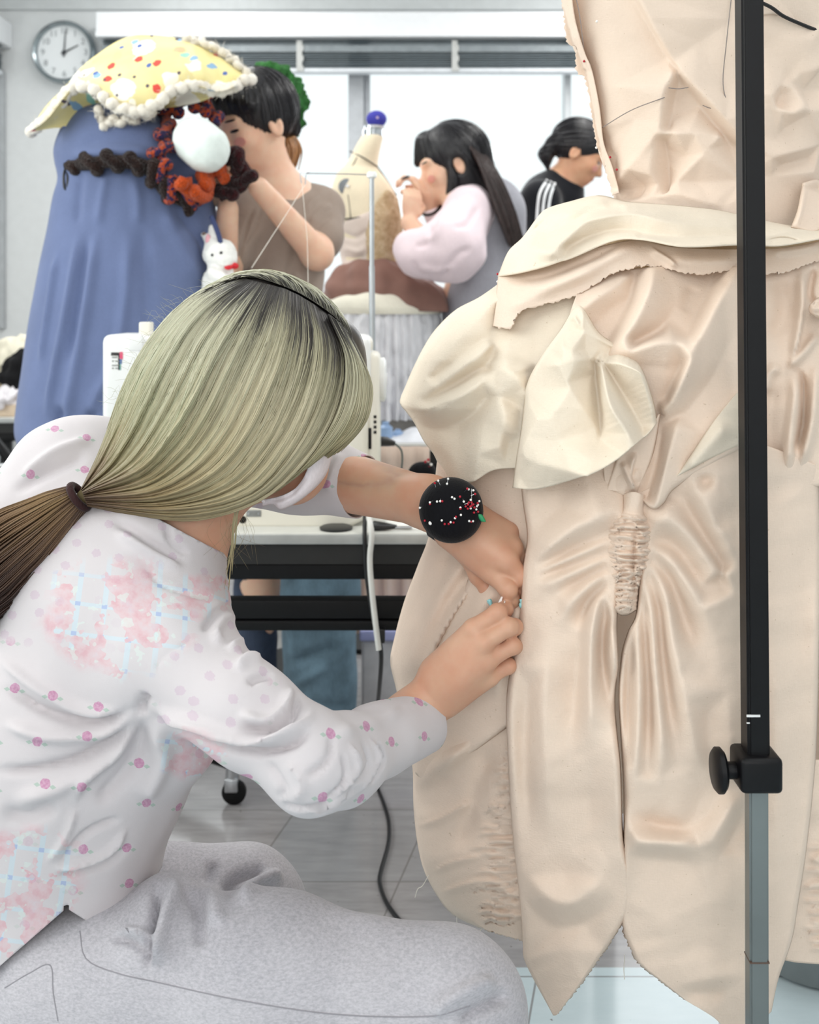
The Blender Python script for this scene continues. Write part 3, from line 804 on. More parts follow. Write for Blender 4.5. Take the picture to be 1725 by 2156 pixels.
panel('front_skirt', [(1092, 960), (1140, 960), (1220, 960), (1325, 1020)], [(1165, 2138), (1170, 2138), (1174, 2136)],
      [(1092, 960), (1100, 1050), (1110, 1130), (1100, 1195), (1093, 1290), (1075, 1400), (1066, 1480), (1068, 1560), (1075, 1700), (1084, 1800), (1095, 1900), (1101, 1985), (1108, 2030), (1165, 2138)],
      [(1325, 1020), (1318, 1150), (1302, 1285), (1300, 1340), (1302, 1400), (1296, 1470), (1300, 1540), (1308, 1620), (1312, 1740), (1322, 1810), (1331, 1850), (1328, 1915), (1312, 1945), (1280, 1995), (1230, 2065), (1174, 2136)],
      lambda u, v: .016 + .012 * (1 - v), [], facets=mid_fc, blur=8, amb=9, step=3.8, roll=.02, rollw=16, edges='LR', fray='R', frv=.66, wav=.0022)
right_fc = [
    [(1373, 1120, 14), (1401, 1090, 22), (1459, 1131, 22), (1524, 1212, 20), (1557, 1269, 16)], [(1377, 1136, 2), (1418, 1147, 0), (1459, 1204, 0), (1483, 1245, 2)], [(1375, 1155, 16), (1418, 1188, 20), (1475, 1269, 20), (1508, 1343, 12)], [(1373, 1176, 2), (1410, 1220, -2), (1438, 1302, -4), (1465, 1371, -4)], [(1370, 1192, 16), (1401, 1253, 22), (1418, 1367, 22), (1450, 1506, 18), (1475, 1620, 14)], [(1365, 1208, 2), (1385, 1278, -4), (1393, 1376, -4), (1406, 1490, 0), (1425, 1600, 4)],
    [(1357, 1220, 16), (1373, 1286, 22), (1381, 1408, 26), (1393, 1571, 20), (1380, 1700, 14)], [(1352, 1253, 2), (1361, 1367, -4), (1365, 1490, -4), (1361, 1620, 0)], [(1346, 1261, 14), (1343, 1343, 20), (1348, 1457, 24), (1340, 1612, 20), (1328, 1718, 16)], [(1330, 1343, 0), (1322, 1457, -4), (1320, 1600, 0)], [(1312, 1380, 10), (1306, 1457, 14), (1312, 1653, 14)],
    [(1318, 1735, 16), (1344, 1770, 26), (1393, 1775, 26), (1450, 1780, 24), (1495, 1788, 24)], [(1352, 1730, 0), (1401, 1742, 0), (1460, 1745, 4)], [(1328, 1800, 4), (1400, 1806, 2), (1480, 1814, 2)], [(1495, 1788, 24), (1524, 1735, 26), (1568, 1665, 22)], [(1512, 1806, 0), (1550, 1745, -2), (1590, 1690, 0)], [(1532, 1457, 12), (1542, 1571, 16), (1528, 1660, 14)], [(1490, 1500, 4), (1500, 1640, 6)],
    [(1455, 1000, 16), (1499, 1082, 20), (1548, 1171, 18), (1570, 1230, 14)], [(1430, 1040, 0), (1483, 1139, 0), (1538, 1240, 0)], [(1508, 1000, 18), (1514, 1098, 12)], [(1485, 1010, 2)], [(1545, 1060, 4), (1560, 1140, 6)], [(1320, 1900, 6), (1330, 2010, 4)], [(1400, 1940, 12), (1420, 2020, 8)], [(1500, 1900, 6), (1480, 2020, 4)], [(1440, 2095, 4), (1560, 2160, 4), (1625, 2125, 4)], [(1425, 2078, 10), (1500, 2062, 12), (1590, 2045, 8)], [(1450, 2090, 2), (1530, 2090, 0)],
    [(1620, 1100, 10), (1635, 1500, 14), (1640, 1900, 8)], [(1680, 1100, 2), (1690, 1600, 2), (1655, 1960, 2)], [(1720, 1000, 0), (1725, 1300, 4)], [(1580, 1350, 4), (1590, 1560, 2), (1600, 1800, 4)], [(1345, 1060, 6)], [(1400, 1040, 4)],
]
panel('front_skirt', [(1335, 1045), (1420, 1000), (1560, 930), (1725, 980)], [(1440, 2104), (1500, 2140), (1560, 2185), (1625, 2130)],
      [(1335, 1045), (1348, 1150), (1340, 1285), (1322, 1330), (1308, 1380), (1303, 1460), (1306, 1540), (1312, 1650), (1313, 1740), (1310, 1850), (1305, 1910), (1312, 1960), (1330, 2005), (1345, 2030), (1385, 2062), (1440, 2104)],
      [(1725, 980), (1728, 1200), (1725, 1400), (1718, 1600), (1700, 1780), (1682, 1900), (1668, 1980), (1640, 2060), (1625, 2130)], lambda u, v: .018 + .012 * (1 - v), [], facets=right_fc, blur=8, amb=9, step=3.8, roll=.02, rollw=14, edges='LR', fray='L', frv=.66, wav=.0022)
panel('rear_skirt', [(1640, 1600), (1800, 1600)], [(1650, 2022), (1690, 2028), (1760, 2030), (1800, 2020)], [(1640, 1600), (1645, 1850), (1650, 2022)], [(1800, 1600), (1800, 1850), (1800, 2020)], -.004,
      gathers(lambda y: 1690 + (2000 - y) * .06, lambda y: 1800, 1780, 2000, 16, 5, 6, 9, 14), step=5, wav=.003)
# shirred strip that gathers the skirt up at the middle front
panel('shirred_strip', [(1310, 1040), (1335, 1036), (1362, 1044)], [(1290, 1288), (1316, 1297), (1343, 1284)], [(1310, 1040), (1306, 1070), (1282, 1108), (1276, 1150), (1282, 1200), (1287, 1240), (1290, 1288)],
      [(1362, 1044), (1362, 1080), (1374, 1110), (1374, 1165), (1362, 1200), (1348, 1240), (1343, 1284)], lambda u, v: .054 - .008 * v,
      gathers(lambda y: 1284, lambda y: 1352 if y > 1200 else 1376, 1080, 1294, 30, 5.0, 3.6, 3, 9, 0, True) + gathers(lambda y: 1268, lambda y: 1310, 1100, 1230, 16, 5.0, 4, 8, 8, .9, True) + gathers(lambda y: 1340, lambda y: 1385 - max(0, y - 1160) * .4, 1090, 1230, 16, 5.0, 4, 12, 8, -.9, True) + [([(1340, 1100), (1336, 1150), (1334, 1210), (1340, 1270)], 5, 5, 'v')], step=2.4, roll=.03, rollw=24, edges='LRB', wav=.0016)

# --- over-skirt
pouf_fc = [
    [(1041, 600, 8), (960, 650, 8), (900, 722, 8), (858, 800, 8), (843, 850, 8)], [(1045, 632, 22), (975, 690, 30), (925, 750, 28), (893, 806, 18)], [(1042, 698, 4), (985, 745, 4), (928, 788, 2), (918, 800, 4)], [(1035, 728, 24), (977, 768, 30), (915, 815, 28), (880, 838, 22)], [(1030, 765, 6), (960, 808, 6), (900, 846, 10)],
    [(1025, 790, 20), (1000, 815, 30), (950, 843, 34), (900, 862, 30), (850, 852, 18)], [(1032, 835, 4), (985, 880, 0), (925, 905, -2), (885, 895, 2)], [(1030, 783, 6), (1062, 779, 30), (1094, 796, 28), (1107, 830, 16)], [(1045, 832, 20), (1062, 872, 24), (1052, 940, 20)], [(1078, 850, 8), (1100, 862, 2)], [(1022, 890, 14), (1008, 950, 22), (997, 1014, 16)], [(965, 940, 6), (940, 1005, 6)], [(1075, 930, 6), (1062, 990, 4)], [(1095, 905, 10), (1096, 985, 8)],
    [(1100, 640, 8), (1180, 620, 12)], [(1135, 720, 4), (1122, 785, 0)], [(1160, 690, 8)], [(1053, 645, -2), (1041, 705, 0), (1028, 783, 4)], [(1075, 690, 10), (1062, 745, 12)], [(910, 690, 12), (895, 740, 14)],
]
panel('over_skirt', [(1060, 590), (1130, 620), (1240, 600)], [(935, 1010), (990, 1016), (1040, 990), (1100, 985)], [(1060, 590), (1010, 625), (960, 652), (920, 690), (895, 726), (870, 775), (855, 810), (842, 846), (856, 868), (872, 890), (893, 930), (915, 960), (935, 1010)],
      [(1240, 600), (1180, 700), (1120, 800), (1100, 900), (1100, 985)], lambda u, v: .018 + 0 * u, [([(885, 872), (915, 862), (950, 845)], 4, 4, 'c'), ([(905, 800), (912, 790), (918, 797)], 5, 4, 'c')], facets=pouf_fc, step=3.8, roll=.075, rollw=46, edges='L', mat=m_muslin_lit, fray='', wav=.003)
center_fc = [
    [(1225, 588, 4), (1300, 572, 6), (1336, 572, 2), (1376, 560, 18), (1440, 558, 8), (1500, 560, 2), (1550, 558, 20), (1578, 558, 16)], [(1376, 566, 22), (1368, 610, 30), (1336, 680, 34), (1300, 728, 24), (1280, 748, 10)], [(1338, 580, 0), (1325, 637, 0), (1290, 705, -2), (1270, 734, 0)], [(1318, 588, 16), (1266, 621, 22), (1222, 655, 20)], [(1300, 640, 4), (1250, 690, 0)],
    [(1410, 600, 14), (1420, 640, 8), (1395, 690, 2), (1340, 722, 2)], [(1550, 575, 26), (1513, 637, 34), (1465, 728, 38), (1425, 820, 30), (1394, 868, 8)], [(1500, 592, 0), (1470, 660, 2), (1448, 705, 6)], [(1275, 756, 8), (1325, 738, 28), (1390, 719, 34), (1452, 722, 32)], [(1340, 772, 10), (1400, 780, 10), (1384, 857, -6)], [(1438, 770, 10), (1405, 840, -4)],
    [(1572, 640, 16), (1540, 720, 14), (1495, 800, 8), (1450, 860, 6), (1415, 885, 2)], [(1398, 885, -2), (1385, 960, -4), (1362, 1048, -2)], [(1424, 900, 16), (1402, 980, 18), (1380, 1066, 20)], [(1500, 880, 8), (1455, 980, 10), (1412, 1040, 14)], [(1572, 760, 10), (1574, 930, 12)], [(1282, 1000, 4), (1302, 1040, 8)], [(1340, 1000, 10)],
]
panel('over_skirt', [(1225, 590), (1300, 570), (1420, 560), (1575, 560)], [(1275, 1028), (1310, 1044), (1345, 1050), (1375, 1072), (1398, 1060), (1420, 1030), (1490, 985), (1575, 938)],
      [(1225, 590), (1195, 690), (1210, 800), (1260, 920), (1275, 1028)], [(1575, 560), (1578, 750), (1575, 938)], lambda u, v: .028 + .008 * v, [([(1388, 862), (1395, 874), (1402, 866)], 6, 5, 'c'), ([(1462, 600), (1440, 660)], 20, 3, 'v')], facets=center_fc, step=3.8, roll=.012, rollw=14, edges='B', wav=.002)
# pinned swag with faceted corner
swag_fc = [
    [(1185, 690, 4), (1210, 660, 10)], [(1207, 676, 8), (1170, 723, 8), (1135, 771, 8), (1105, 862, 6), (1088, 960, 8), (1079, 1027, 12)], [(1172, 769, 36), (1218, 756, 34), (1254, 758, 6)], [(1212, 672, 24), (1245, 712, 12), (1280, 750, 0)], [(1185, 730, 34), (1205, 740, 36)], [(1232, 735, 14)],
    [(1252, 766, -2), (1262, 850, 0), (1266, 911, 10)], [(1178, 778, 34), (1215, 840, 26), (1262, 908, 14)], [(1132, 880, 30), (1100, 957, 28), (1170, 984, 36), (1236, 1003, 58)], [(1236, 1003, 58), (1252, 958, 36), (1267, 912, 16)], [(1160, 880, 30), (1180, 930, 28)],
    [(1267, 772, 26), (1284, 852, 44), (1315, 900, 44), (1341, 946, 42)], [(1236, 1003, 58), (1290, 984, 44), (1341, 947, 40)], [(1273, 767, 8), (1318, 840, 4), (1352, 905, 4)], [(1266, 765, 14), (1300, 765, 26), (1336, 777, 34), (1357, 793, 32), (1372, 830, 20), (1386, 870, 10)],
    [(1079, 1028, 12), (1130, 1031, 14), (1190, 1017, 22), (1232, 1006, 50)], [(1350, 944, 24), (1385, 892, 6)], [(1345, 760, 2), (1320, 740, 2), (1290, 735, 0)],
]
panel('swag', [(1185, 690), (1220, 640), (1262, 700), (1315, 735), (1345, 760)], [(1079, 1027), (1130, 1030), (1200, 1012), (1270, 985), (1345, 930), (1385, 890)], [(1185, 690), (1140, 750), (1108, 810), (1104, 850), (1098, 900), (1088, 960), (1079, 1027)], [(1345, 760), (1362, 800), (1378, 850), (1385, 890)],
      lambda u, v: .046 + .004 * v, [([(1252, 757), (1266, 762), (1285, 757)], 5, 5, 'c')], facets=swag_fc, blur=2, step=3.4, roll=.022, rollw=14, edges='LTR', mat=m_muslin_lit, wav=.0012)
panel('swag_tail', [(1300, 960), (1345, 925), (1392, 870)], [(1275, 1030), (1305, 1036), (1340, 1045)], [(1300, 960), (1285, 1000), (1275, 1030)], [(1392, 870), (1375, 960), (1340, 1045)], .045, [([(1340, 950), (1330, 1000), (1340, 1040)], 10, 6, 'f'), ([(1310, 970), (1325, 1010), (1345, 1030)], 8, 6, 'r')], step=4, roll=.01, rollw=10, edges='LR')
panel('turned_flap', [(1552, 826), (1560, 832)], [(1415, 1012), (1480, 975), (1556, 940)], [(1552, 826), (1500, 890), (1450, 965), (1415, 1012)], [(1560, 832), (1558, 890), (1556, 940)], .056, [([(1540, 880), (1500, 930), (1440, 1000)], 26, 7, 'r')], step=4, roll=.012, rollw=12, edges='LB', mat=m_muslin_lit)
# panel right of the post
rp_st = [([(1690, 560), (1692, 640), (1680, 720), (1665, 765)], 12, 13, 'f'), ([(1640, 580), (1650, 660), (1620, 720)], 26, 7, 'v'), ([(1645, 768), (1620, 790), (1610, 830)], 14, 10, 'r'), ([(1655, 775), (1690, 745), (1725, 700)], 12, 10, 'r'), ([(1668, 775), (1690, 800), (1690, 900), (1668, 960)], 9, 11, 'v'), ([(1670, 780), (1675, 830), (1665, 920), (1660, 1000)], 15, 12, 'r'), ([(1720, 760), (1712, 880), (1690, 970), (1670, 976)], 14, 12, 'r'), ([(1630, 800), (1620, 900), (1630, 1000)], 26, 6, 'v'), ([(1715, 560), (1705, 620), (1725, 650)], 10, 9, 'v')]
panel('over_skirt', [(1560, 560), (1640, 565), (1725, 540), (1790, 530)], [(1560, 1000), (1612, 1020), (1655, 1032), (1725, 1026), (1790, 1010)], [(1560, 560), (1560, 800), (1560, 1000)], [(1790, 530), (1795, 800), (1790, 1010)], .036, rp_st, step=4, roll=.01, rollw=10, edges='B', wav=.002)
# sash
low_st = [([(1060, 600), (1150, 600), (1230, 570), (1310, 530), (1360, 525)], 20, 8, 'r'), ([(1050, 660), (1110, 630), (1200, 590), (1280, 560)], 22, 7, 'r'), ([(1070, 590), (1150, 585), (1250, 545), (1320, 510)], 9, 6, 'v'), ([(1400, 545), (1480, 550), (1560, 548)], 20, 6, 'r'), ([(1370, 520), (1410, 545), (1430, 565)], 10, 6, 'f'), ([(1620, 530), (1680, 525), (1740, 510)], 14, 6, 'r')]
panel('sash', [(1050, 575), (1100, 562), (1160, 550), (1240, 525), (1340, 505), (1420, 520), (1560, 525), (1660, 520), (1790, 495)], [(1036, 688), (1075, 690), (1100, 655), (1210, 622), (1300, 572), (1380, 560), (1420, 570), (1470, 577), (1560, 570), (1640, 575), (1725, 547), (1790, 530)], [(1050, 575), (1043, 630), (1036, 688)], [(1790, 495), (1790, 530)], .052, low_st, step=3.8, roll=.035, rollw=26, edges='L', mat=m_muslin, fray='B', wav=.0015)
up_fc = [
    [(1128, 462, 6), (1150, 440, 6), (1200, 424, 6), (1262, 411, 6), (1320, 424, 8), (1400, 430, 8), (1500, 440, 8), (1640, 470, 8), (1790, 470, 8)], [(1050, 578, 6), (1075, 545, 22), (1120, 525, 30), (1160, 533, 36), (1184, 512, 32), (1215, 482, 30), (1245, 462, 32), (1330, 450, 34), (1420, 468, 30), (1540, 478, 24)],
    [(1148, 492, 6), (1200, 470, 6), (1245, 445, 6), (1305, 436, 8)], [(1142, 464, 20), (1200, 441, 24), (1262, 424, 18)], [(1195, 520, 4), (1250, 496, 0), (1300, 484, 4), (1350, 488, 12)], [(1292, 506, 14), (1360, 501, 28), (1440, 513, 36), (1560, 509, 36), (1640, 512, 30), (1725, 499, 28), (1790, 488, 26)], [(1100, 566, 18), (1200, 543, 14), (1260, 520, 8)], [(1350, 494, 10), (1440, 500, 16), (1560, 496, 16)], [(1620, 494, 30), (1660, 488, 32), (1720, 492, 18)], [(1300, 428, 16), (1340, 434, 20)],
]
panel('sash', [(1128, 462), (1150, 440), (1200, 424), (1262, 411), (1320, 424), (1400, 430), (1500, 440), (1560, 452), (1640, 470), (1720, 480), (1790, 470)], [(1048, 582), (1120, 568), (1200, 543), (1290, 506), (1350, 503), (1440, 518), (1560, 514), (1640, 516), (1725, 502), (1790, 492)], [(1128, 462), (1100, 500), (1070, 530), (1048, 582)], [(1790, 470), (1790, 492)], lambda u, v: .036 + .026 * v, [([(1612, 506), (1650, 500), (1690, 508)], 6, 5, 'c')], facets=up_fc, step=3.6, roll=.055, rollw=30, edges='LT', mat=m_muslin_lit, wav=.002)
panel('sash_tie', [(1690, 385), (1725, 378), (1780, 390)], [(1665, 480), (1712, 492), (1740, 470)], [(1690, 385), (1680, 440), (1665, 480)], [(1780, 390), (1760, 430), (1740, 470)], .07, [([(1700, 390), (1690, 440), (1680, 480)], 8, 5, 'f')], step=4, roll=.01, rollw=10)
# gathered knot and tucks at the right edge of the frame
panel('rosette', [(1706, 640), (1730, 625), (1770, 640)], [(1706, 660), (1730, 672), (1770, 660)], [(1706, 640), (1703, 650), (1706, 660)], [(1770, 640), (1772, 650), (1770, 660)], .075, gathers(lambda y: 1706, lambda y: 1770, 628, 672, 5, 8, 5, 4, 3), step=2.6, roll=.02, rollw=12)
# basting threads hanging from the frayed hems
m_thread = plain('cotton_thread', (240, 236, 226), .8)
for pts, dd in (([(903, 1843), (890, 1865), (880, 1872), (874, 1890)], 1.36), ([(968, 1900), (962, 1930), (964, 1962)], 1.33), ([(1316, 2010), (1314, 2040), (1315, 2062)], 1.22), ([(985, 1950), (1005, 1962), (1020, 1950)], 1.3)):
    q = spline(pts, 16); MB().tube(PV(q[:, 0], q[:, 1], np.full(16, dd)), .0005, 5).build('loose_thread', m_thread, dress)

# pins in the cloth
m_red = plain('pin_red', (176, 20, 44), .3); m_pw = plain('pin_white', (245, 243, 240), .3); m_steel = plain('steel', (190, 192, 195), .3, metal=1)
PIN = {}
def pin(pos, direc, col, label, group, length=.006, r=.0016):
    key = (col, length, r)
    if key not in PIN:
        PIN[key] = (MB().ball((0, 0, 0), r, 10, 7).v, None)
        hb = MB().ball((0, 0, 0), r, 10, 7); h = hb.build('head', m_red if col == 'r' else m_pw)
        sb = MB().tube([(0, 0, 0), (0, 0, -length)], .0003, 5); s_ = sb.build('shaft', m_steel)
        root = bpy.data.objects.new('pin', None); root.empty_display_size = .01; COL.objects.link(root)
        h.parent = root; s_.parent = root
        PIN[key] = (root, h, s_); r_ = root
    else:
        b = PIN[key]; r_ = b[0].copy(); COL.objects.link(r_)
        for q in b[1:]:
            c_ = q.copy(); COL.objects.link(c_); c_.parent = r_
    r_.location = Vector([float(c) for c in pos]); r_.rotation_mode = 'QUATERNION'
    r_.rotation_quaternion = Vector((0, 0, 1)).rotation_difference(Vector([float(c) for c in direc]))
    tag(r_, label, 'pin', group)
for x, y, o_, l_ in ((1230, 129, .016, 'red pin highest at the left seam of the bodice'), (1285, 331, .016, 'red pin at the left waist of the bodice, upper of two'), (1299, 357, .012, 'red pin at the left waist of the bodice, lower of two'), (1048, 577, .05, 'red pin at the left tip of the draped sash')):
    p = P(x, y, dress_d(np.array([x]), np.array([y]))[0] - o_ + (.035 if x == 1048 else 0)); pin(p, (-.2, -1, .1), 'r', l_, 'red pins in the muslin dress')
for x, y, o_, l_ in ((1257, 45, .01, 'white pin near the top left of the bodice'), (1256, 311, .014, 'white pin poking out at the left side seam'), (1048, 593, .05, 'white pin below the red one at the sash tip')):
    p = P(x, y, dress_d(np.array([x]), np.array([y]))[0] - o_ + (.035 if x == 1048 else 0)); pin(p, (-.2, -1, .1), 'w', l_, 'white pins in the muslin dress')

# ---------------------------------------------------------------- rack post in front of the dress
m_blk = plain('black_powder_coat', (12, 12, 15), .45, var=.05, spec=.25)
m_gal = plain('galvanised_steel', (128, 134, 134), .42, metal=.75, var=.05, nscale=8)
D0 = 1.06
post = thing('rack_post', 'black square rack upright with clamp and bare steel lower tube before the dress', 'stand', (xx(1594, D0), D0, 0))
def sqtube(xt, yt, xb, yb, hw, d, hd, name, m, bev=.003):
    bm = bmesh.new()
    v = []
    for (x, y) in ((xb, yb), (xt, yt)):
        for sx, sy in ((-1, -1), (1, -1), (1, 1), (-1, 1)):
            p = P(x, y, d); v.append(bm.verts.new((p[0] + sx * hw, p[1] + sy * hd, p[2])))
    for q in ((3, 2, 1, 0), (4, 5, 6, 7), (0, 1, 5, 4), (1, 2, 6, 5), (2, 3, 7, 6), (3, 0, 4, 7)): bm.faces.new([v[i] for i in q])
    bmesh.ops.bevel(bm, geom=bm.edges[:], offset=bev, segments=3, affect='EDGES')
    bm.verts.index_update()
    return MB().add([q.co[:] for q in bm.verts], [[q.index for q in f.verts] for f in bm.faces]).build(name, m, post)
pxm = D0 / FPX
sqtube(1574, -420, 1591, 1606, 23.5 * pxm, D0, .013, 'outer_tube', m_blk)
sqtube(1593, 1560, 1596, YH + (CH - .05) * FPX / D0, 20 * pxm, D0, .009, 'inner_tube', m_gal, .002)
c = P(1590, 1616, D0)
MB().box(c[0] - 43 * pxm, c[0] + 45 * pxm, c[1] - .022, c[1] + .02, c[2] - 37 * pxm, c[2] + 37 * pxm, .005).build('clamp_block', m_blk, post)
kb = MB(); kx = P(1510, 1620, D0)
kb.lathe([(.001, 0), (.018, .001), (.0215, .004), (.0215, .008), (.018, .011), (.008, .012), (.0085, .034), (.001, .034)], (P(1500, 1620, D0)[0], D0 - .002, kx[2]), 28, 'x')
kb.build('clamp_knob', m_blk, post)
MB().box(c[0] - .03, c[0] + .03, D0 - .25, D0 + .3, .04, .075, .006).build('foot_bar', m_blk, post)
MB().box(xx(1574, D0) - .03, xx(1574, D0) + .9, D0 - .013, D0 + .013, zy(-420, D0), zy(-420, D0) + .026, .004).build('top_rail', m_blk, post)
q = P(1586, 1508, D0 - .0136)
MB().box(q[0] - .006, q[0] + .007, q[1], q[1] + .001, q[2] - .0009, q[2] + .0012).box(q[0] - .006, q[0] - .003, q[1], q[1] + .001, q[2] - .0072, q[2] - .0062).build('reflection_mark', plain('reflection_white', (225, 226, 226), .5), post, False)  # white reflection on the tube, put in as small raised bars
MB().box(xx(1594, D0) - 20.5 * pxm, xx(1594, D0) + 20.5 * pxm, D0 - .0094, D0 + .0094, zy(2016, D0) - .0007, zy(2016, D0) + .0007).build('height_mark', plain('mark_brown', (90, 70, 60), .6), post, False)
# ---------------------------------------------------------------- the seated dressmaker in front
m_skin = skin('skin_light', (204, 162, 136))
girl = thing('person', 'person seated in front with blond ponytail, floral shirt and grey sweatpants, pinning the dress', 'person', (xx(120, 1.15), 1.15, 0))

def rx(p, d): return p * d / FPX
# --- body: one continuous figure, clothes go over it
B = []
B += [ell(P(505, 850, 1.215), (.083, .078, .098), axes(P(700, 1000, 1.21) - P(505, 850, 1.215), (0.3, 0, 1))), ]
B += [cone(P(560, 930, 1.215), P(612, 985, 1.215), .062, .042, k=.03), ell(P(618, 975, 1.215), (.028, .04, .028), None, .02)]
B += [cone(P(628, 925, 1.215), P(650, 965, 1.215), .024, .010, k=.012)]            # nose and brow, turned away
B += [cone(P(430, 1010, 1.2), P(360, 1160, 1.18), .052, .058, k=.04)]               # neck
B += [cone(P(240, 1330, 1.185), P(90, 1650, 1.17), .105, .088, k=.06), cone(P(80, 1700, 1.17), P(50, 1990, 1.17), .08, .08, k=.04)]
B += [cone(P(360, 1375, 1.10), P(170, 1010, 1.29), .052, .05, k=.04)]
B += [cone(P(370, 1385, 1.09), P(655, 1600, 1.0), .034, .027, k=.03), cone(P(655, 1600, 1.0), P(868, 1512, 1.165), .027, .026, k=.02)]
# near hand with its wrist
def hand(B, wrist, knuckles, fing, thumb, rw, rk, rf, nrm, kk=.010):
    """palm from the wrist to four knuckles, fingers as chains of points, thumb from the side of the palm"""
    w0, w1 = wrist
    mid = np.mean(knuckles, axis=0)
    B.append(cone(w0, w1, rw[0], rw[1], k=.015, flat=(nrm, .78)))
    for kn in knuckles:
        B.append(cone(w1 + (kn - mid) * .45, kn, rk[0], rk[1], k=.010))
        
    for ch, rr in zip(fing, rf):
        for i in range(len(ch) - 1):
            B.append(cone(ch[i], ch[i + 1], rr * (1 - .10 * i), rr * (1 - .10 * (i + 1)), k=.003 if i else .0035))
            if i: B.append(ell(ch[i], np.full(3, rr * (1.04 - .09 * i)), None, .004))
    for i in range(len(thumb) - 1):
        B.append(cone(thumb[i], thumb[i + 1], thumb[i][3] if len(thumb[i]) > 3 else .0095, .0085, k=.006))
H1 = []
kn1 = [P(996, 1324, 1.150), P(1018, 1354, 1.142), P(1026, 1390, 1.146), P(1030, 1426, 1.158)]
f1 = [[kn1[0], P(1048, 1290, 1.150), P(1064, 1282, 1.172), P(1068, 1276, 1.192)],
      [kn1[1], P(1072, 1320, 1.145), P(1084, 1320, 1.160), P(1068, 1322, 1.185)],
      [kn1[2], P(1078, 1360, 1.150), P(1088, 1360, 1.166), P(1070, 1362, 1.190)],
      [kn1[3], P(1070, 1402, 1.162), P(1079, 1402, 1.176), P(1064, 1402, 1.196)]]
th1 = [P(955, 1400, 1.190), P(1000, 1330, 1.205), P(1036, 1296, 1.210), P(1052, 1268, 1.205)]
hand(H1, (P(868, 1512, 1.165), P(935, 1440, 1.172)), kn1, f1, th1, (.0275, .027), (.021, .0105), (.0098, .0098, .0094, .0086), (0.25, -1, 0))
H1 += [ell(P(975, 1400, 1.170), (.036, .017, .030), axes(P(1030, 1360, 1.15) - P(940, 1450, 1.17), (0.2, -1, .1)), .02)]
# far arm and hand
H2 = []
B += [cone(P(180, 1000, 1.29), P(640, 985, 1.36), .045, .040, k=.03), cone(P(640, 985, 1.36), P(905, 1058, 1.245), .036, .027, k=.02)]
kn2 = [P(1034, 1206, 1.190), P(1068, 1180, 1.180), P(1080, 1152, 1.195), P(1072, 1120, 1.21)]
f2 = [[kn2[0], P(1070, 1240, 1.176), P(1078, 1262, 1.185), P(1066, 1276, 1.202)],
      [kn2[1], P(1098, 1214, 1.182), P(1103, 1238, 1.192), P(1090, 1262, 1.206)],
      [kn2[2], P(1103, 1190, 1.205), P(1104, 1214, 1.222), P(1096, 1238, 1.23)],
      [kn2[3], P(1090, 1160, 1.225), P(1094, 1190, 1.236), P(1088, 1210, 1.24)]]
th2 = [P(980, 1165, 1.215), P(1006, 1212, 1.212), P(1030, 1244, 1.210), P(1046, 1264, 1.208)]
hand(H2, (P(905, 1058, 1.245), P(968, 1102, 1.222)), kn2, f2, th2, (.0285, .026), (.021, .0112), (.0105, .0102, .0094, .0086), (0.1, -1, 0))
H2 += [ell(P(1020, 1150, 1.205), (.034, .019, .030), axes(P(1060, 1180, 1.19) - P(960, 1095, 1.22), (0.2, -1, .1)), .02)]
# legs and feet (feet stay below the frame)
B += [cone(P(90, 2060, 1.12), P(940, 2140, 1.045), .062, .05, k=.02), cone(P(940, 2140, 1.045), (xx(985, 1.04), 1.06, .10), .05, .035, k=.03), cone((xx(985, 1.04), 1.06, .05), (xx(985, 1.04) + .12, 1.04, .035), .034, .026, k=.03)]
B += [cone(P(90, 1960, 1.22), P(510, 1930, 1.30), .06, .05, k=.02), cone(P(520, 1915, 1.30), (xx(520, 1.3), 1.32, .10), .05, .035, k=.03), cone((xx(520, 1.3), 1.32, .05), (xx(520, 1.3) + .12, 1.30, .035), .034, .026, k=.03)]
V1, F1 = sdf_mesh(H1 + [cone(P(780, 1560, 1.09), P(868, 1512, 1.165), .030, .0275, k=.012)] + [cone(P(740, 1018, 1.318), P(905, 1058, 1.245), .0355, .0275, k=.012)] + H2, .0013, .008, 2)
V2, F2 = sdf_mesh(B, .006, .02, 2)
# hands are the finer part of the same skin: both are fused into one surface object
mk('body', np.concatenate([V2, V1]), np.concatenate([F2, F1 + len(V2)]), m_skin, girl)

# nails: glossy pale blue on the far hand, white tip on the near thumb
m_nail_b = plain('nail_blue', (150, 214, 220), .15, coat=.6); m_nail_w = plain('nail_white', (250, 240, 236), .2, coat=.5)
def nail(a, b, wd, material, label, nrm=(0.1, -1, 0.2), lift=.004):
    a, b = np.asarray(a), np.asarray(b); n = np.asarray(nrm, float); n /= np.linalg.norm(n)
    t = b - a; L = np.linalg.norm(t); t /= L; s = np.cross(n, t)
    V = []
    for i in np.linspace(0, 1, 8):
        wv = .72 * wd * (1 - .75 * i ** 3) * (0.8 + .2 * math.sin(math.pi * min(1, i * 2)))
        for j in np.linspace(-1, 1, 7): V.append(a + t * L * i + s * wv * j + n * (lift - .0022 * j * j))
    o = mk('nail', np.array(V), gridfaces(8, 7), material, girl)
    so = o.modifiers.new('thickness', 'SOLIDIFY'); so.thickness = .0009
    o['label'] = label
nail(P(1048, 1282, 1.174), P(1056, 1254, 1.174), .0042, m_nail_w, 'long white thumbnail', (0.3, -1, 0))
nail(P(1060, 1288, 1.174), P(1066, 1262, 1.168), .003, m_nail_w, 'long white fingernail', (-.4, -1, 0), .006)
nail(P(1030, 1262, 1.183), P(1038, 1280, 1.181), .0042, m_nail_b, 'pale blue nail', (-.3, -1, 0.2))
nail(P(1096, 1258, 1.178), P(1102, 1282, 1.178), .0040, m_nail_b, 'pale blue nail', (0.2, -1, 0), .006)
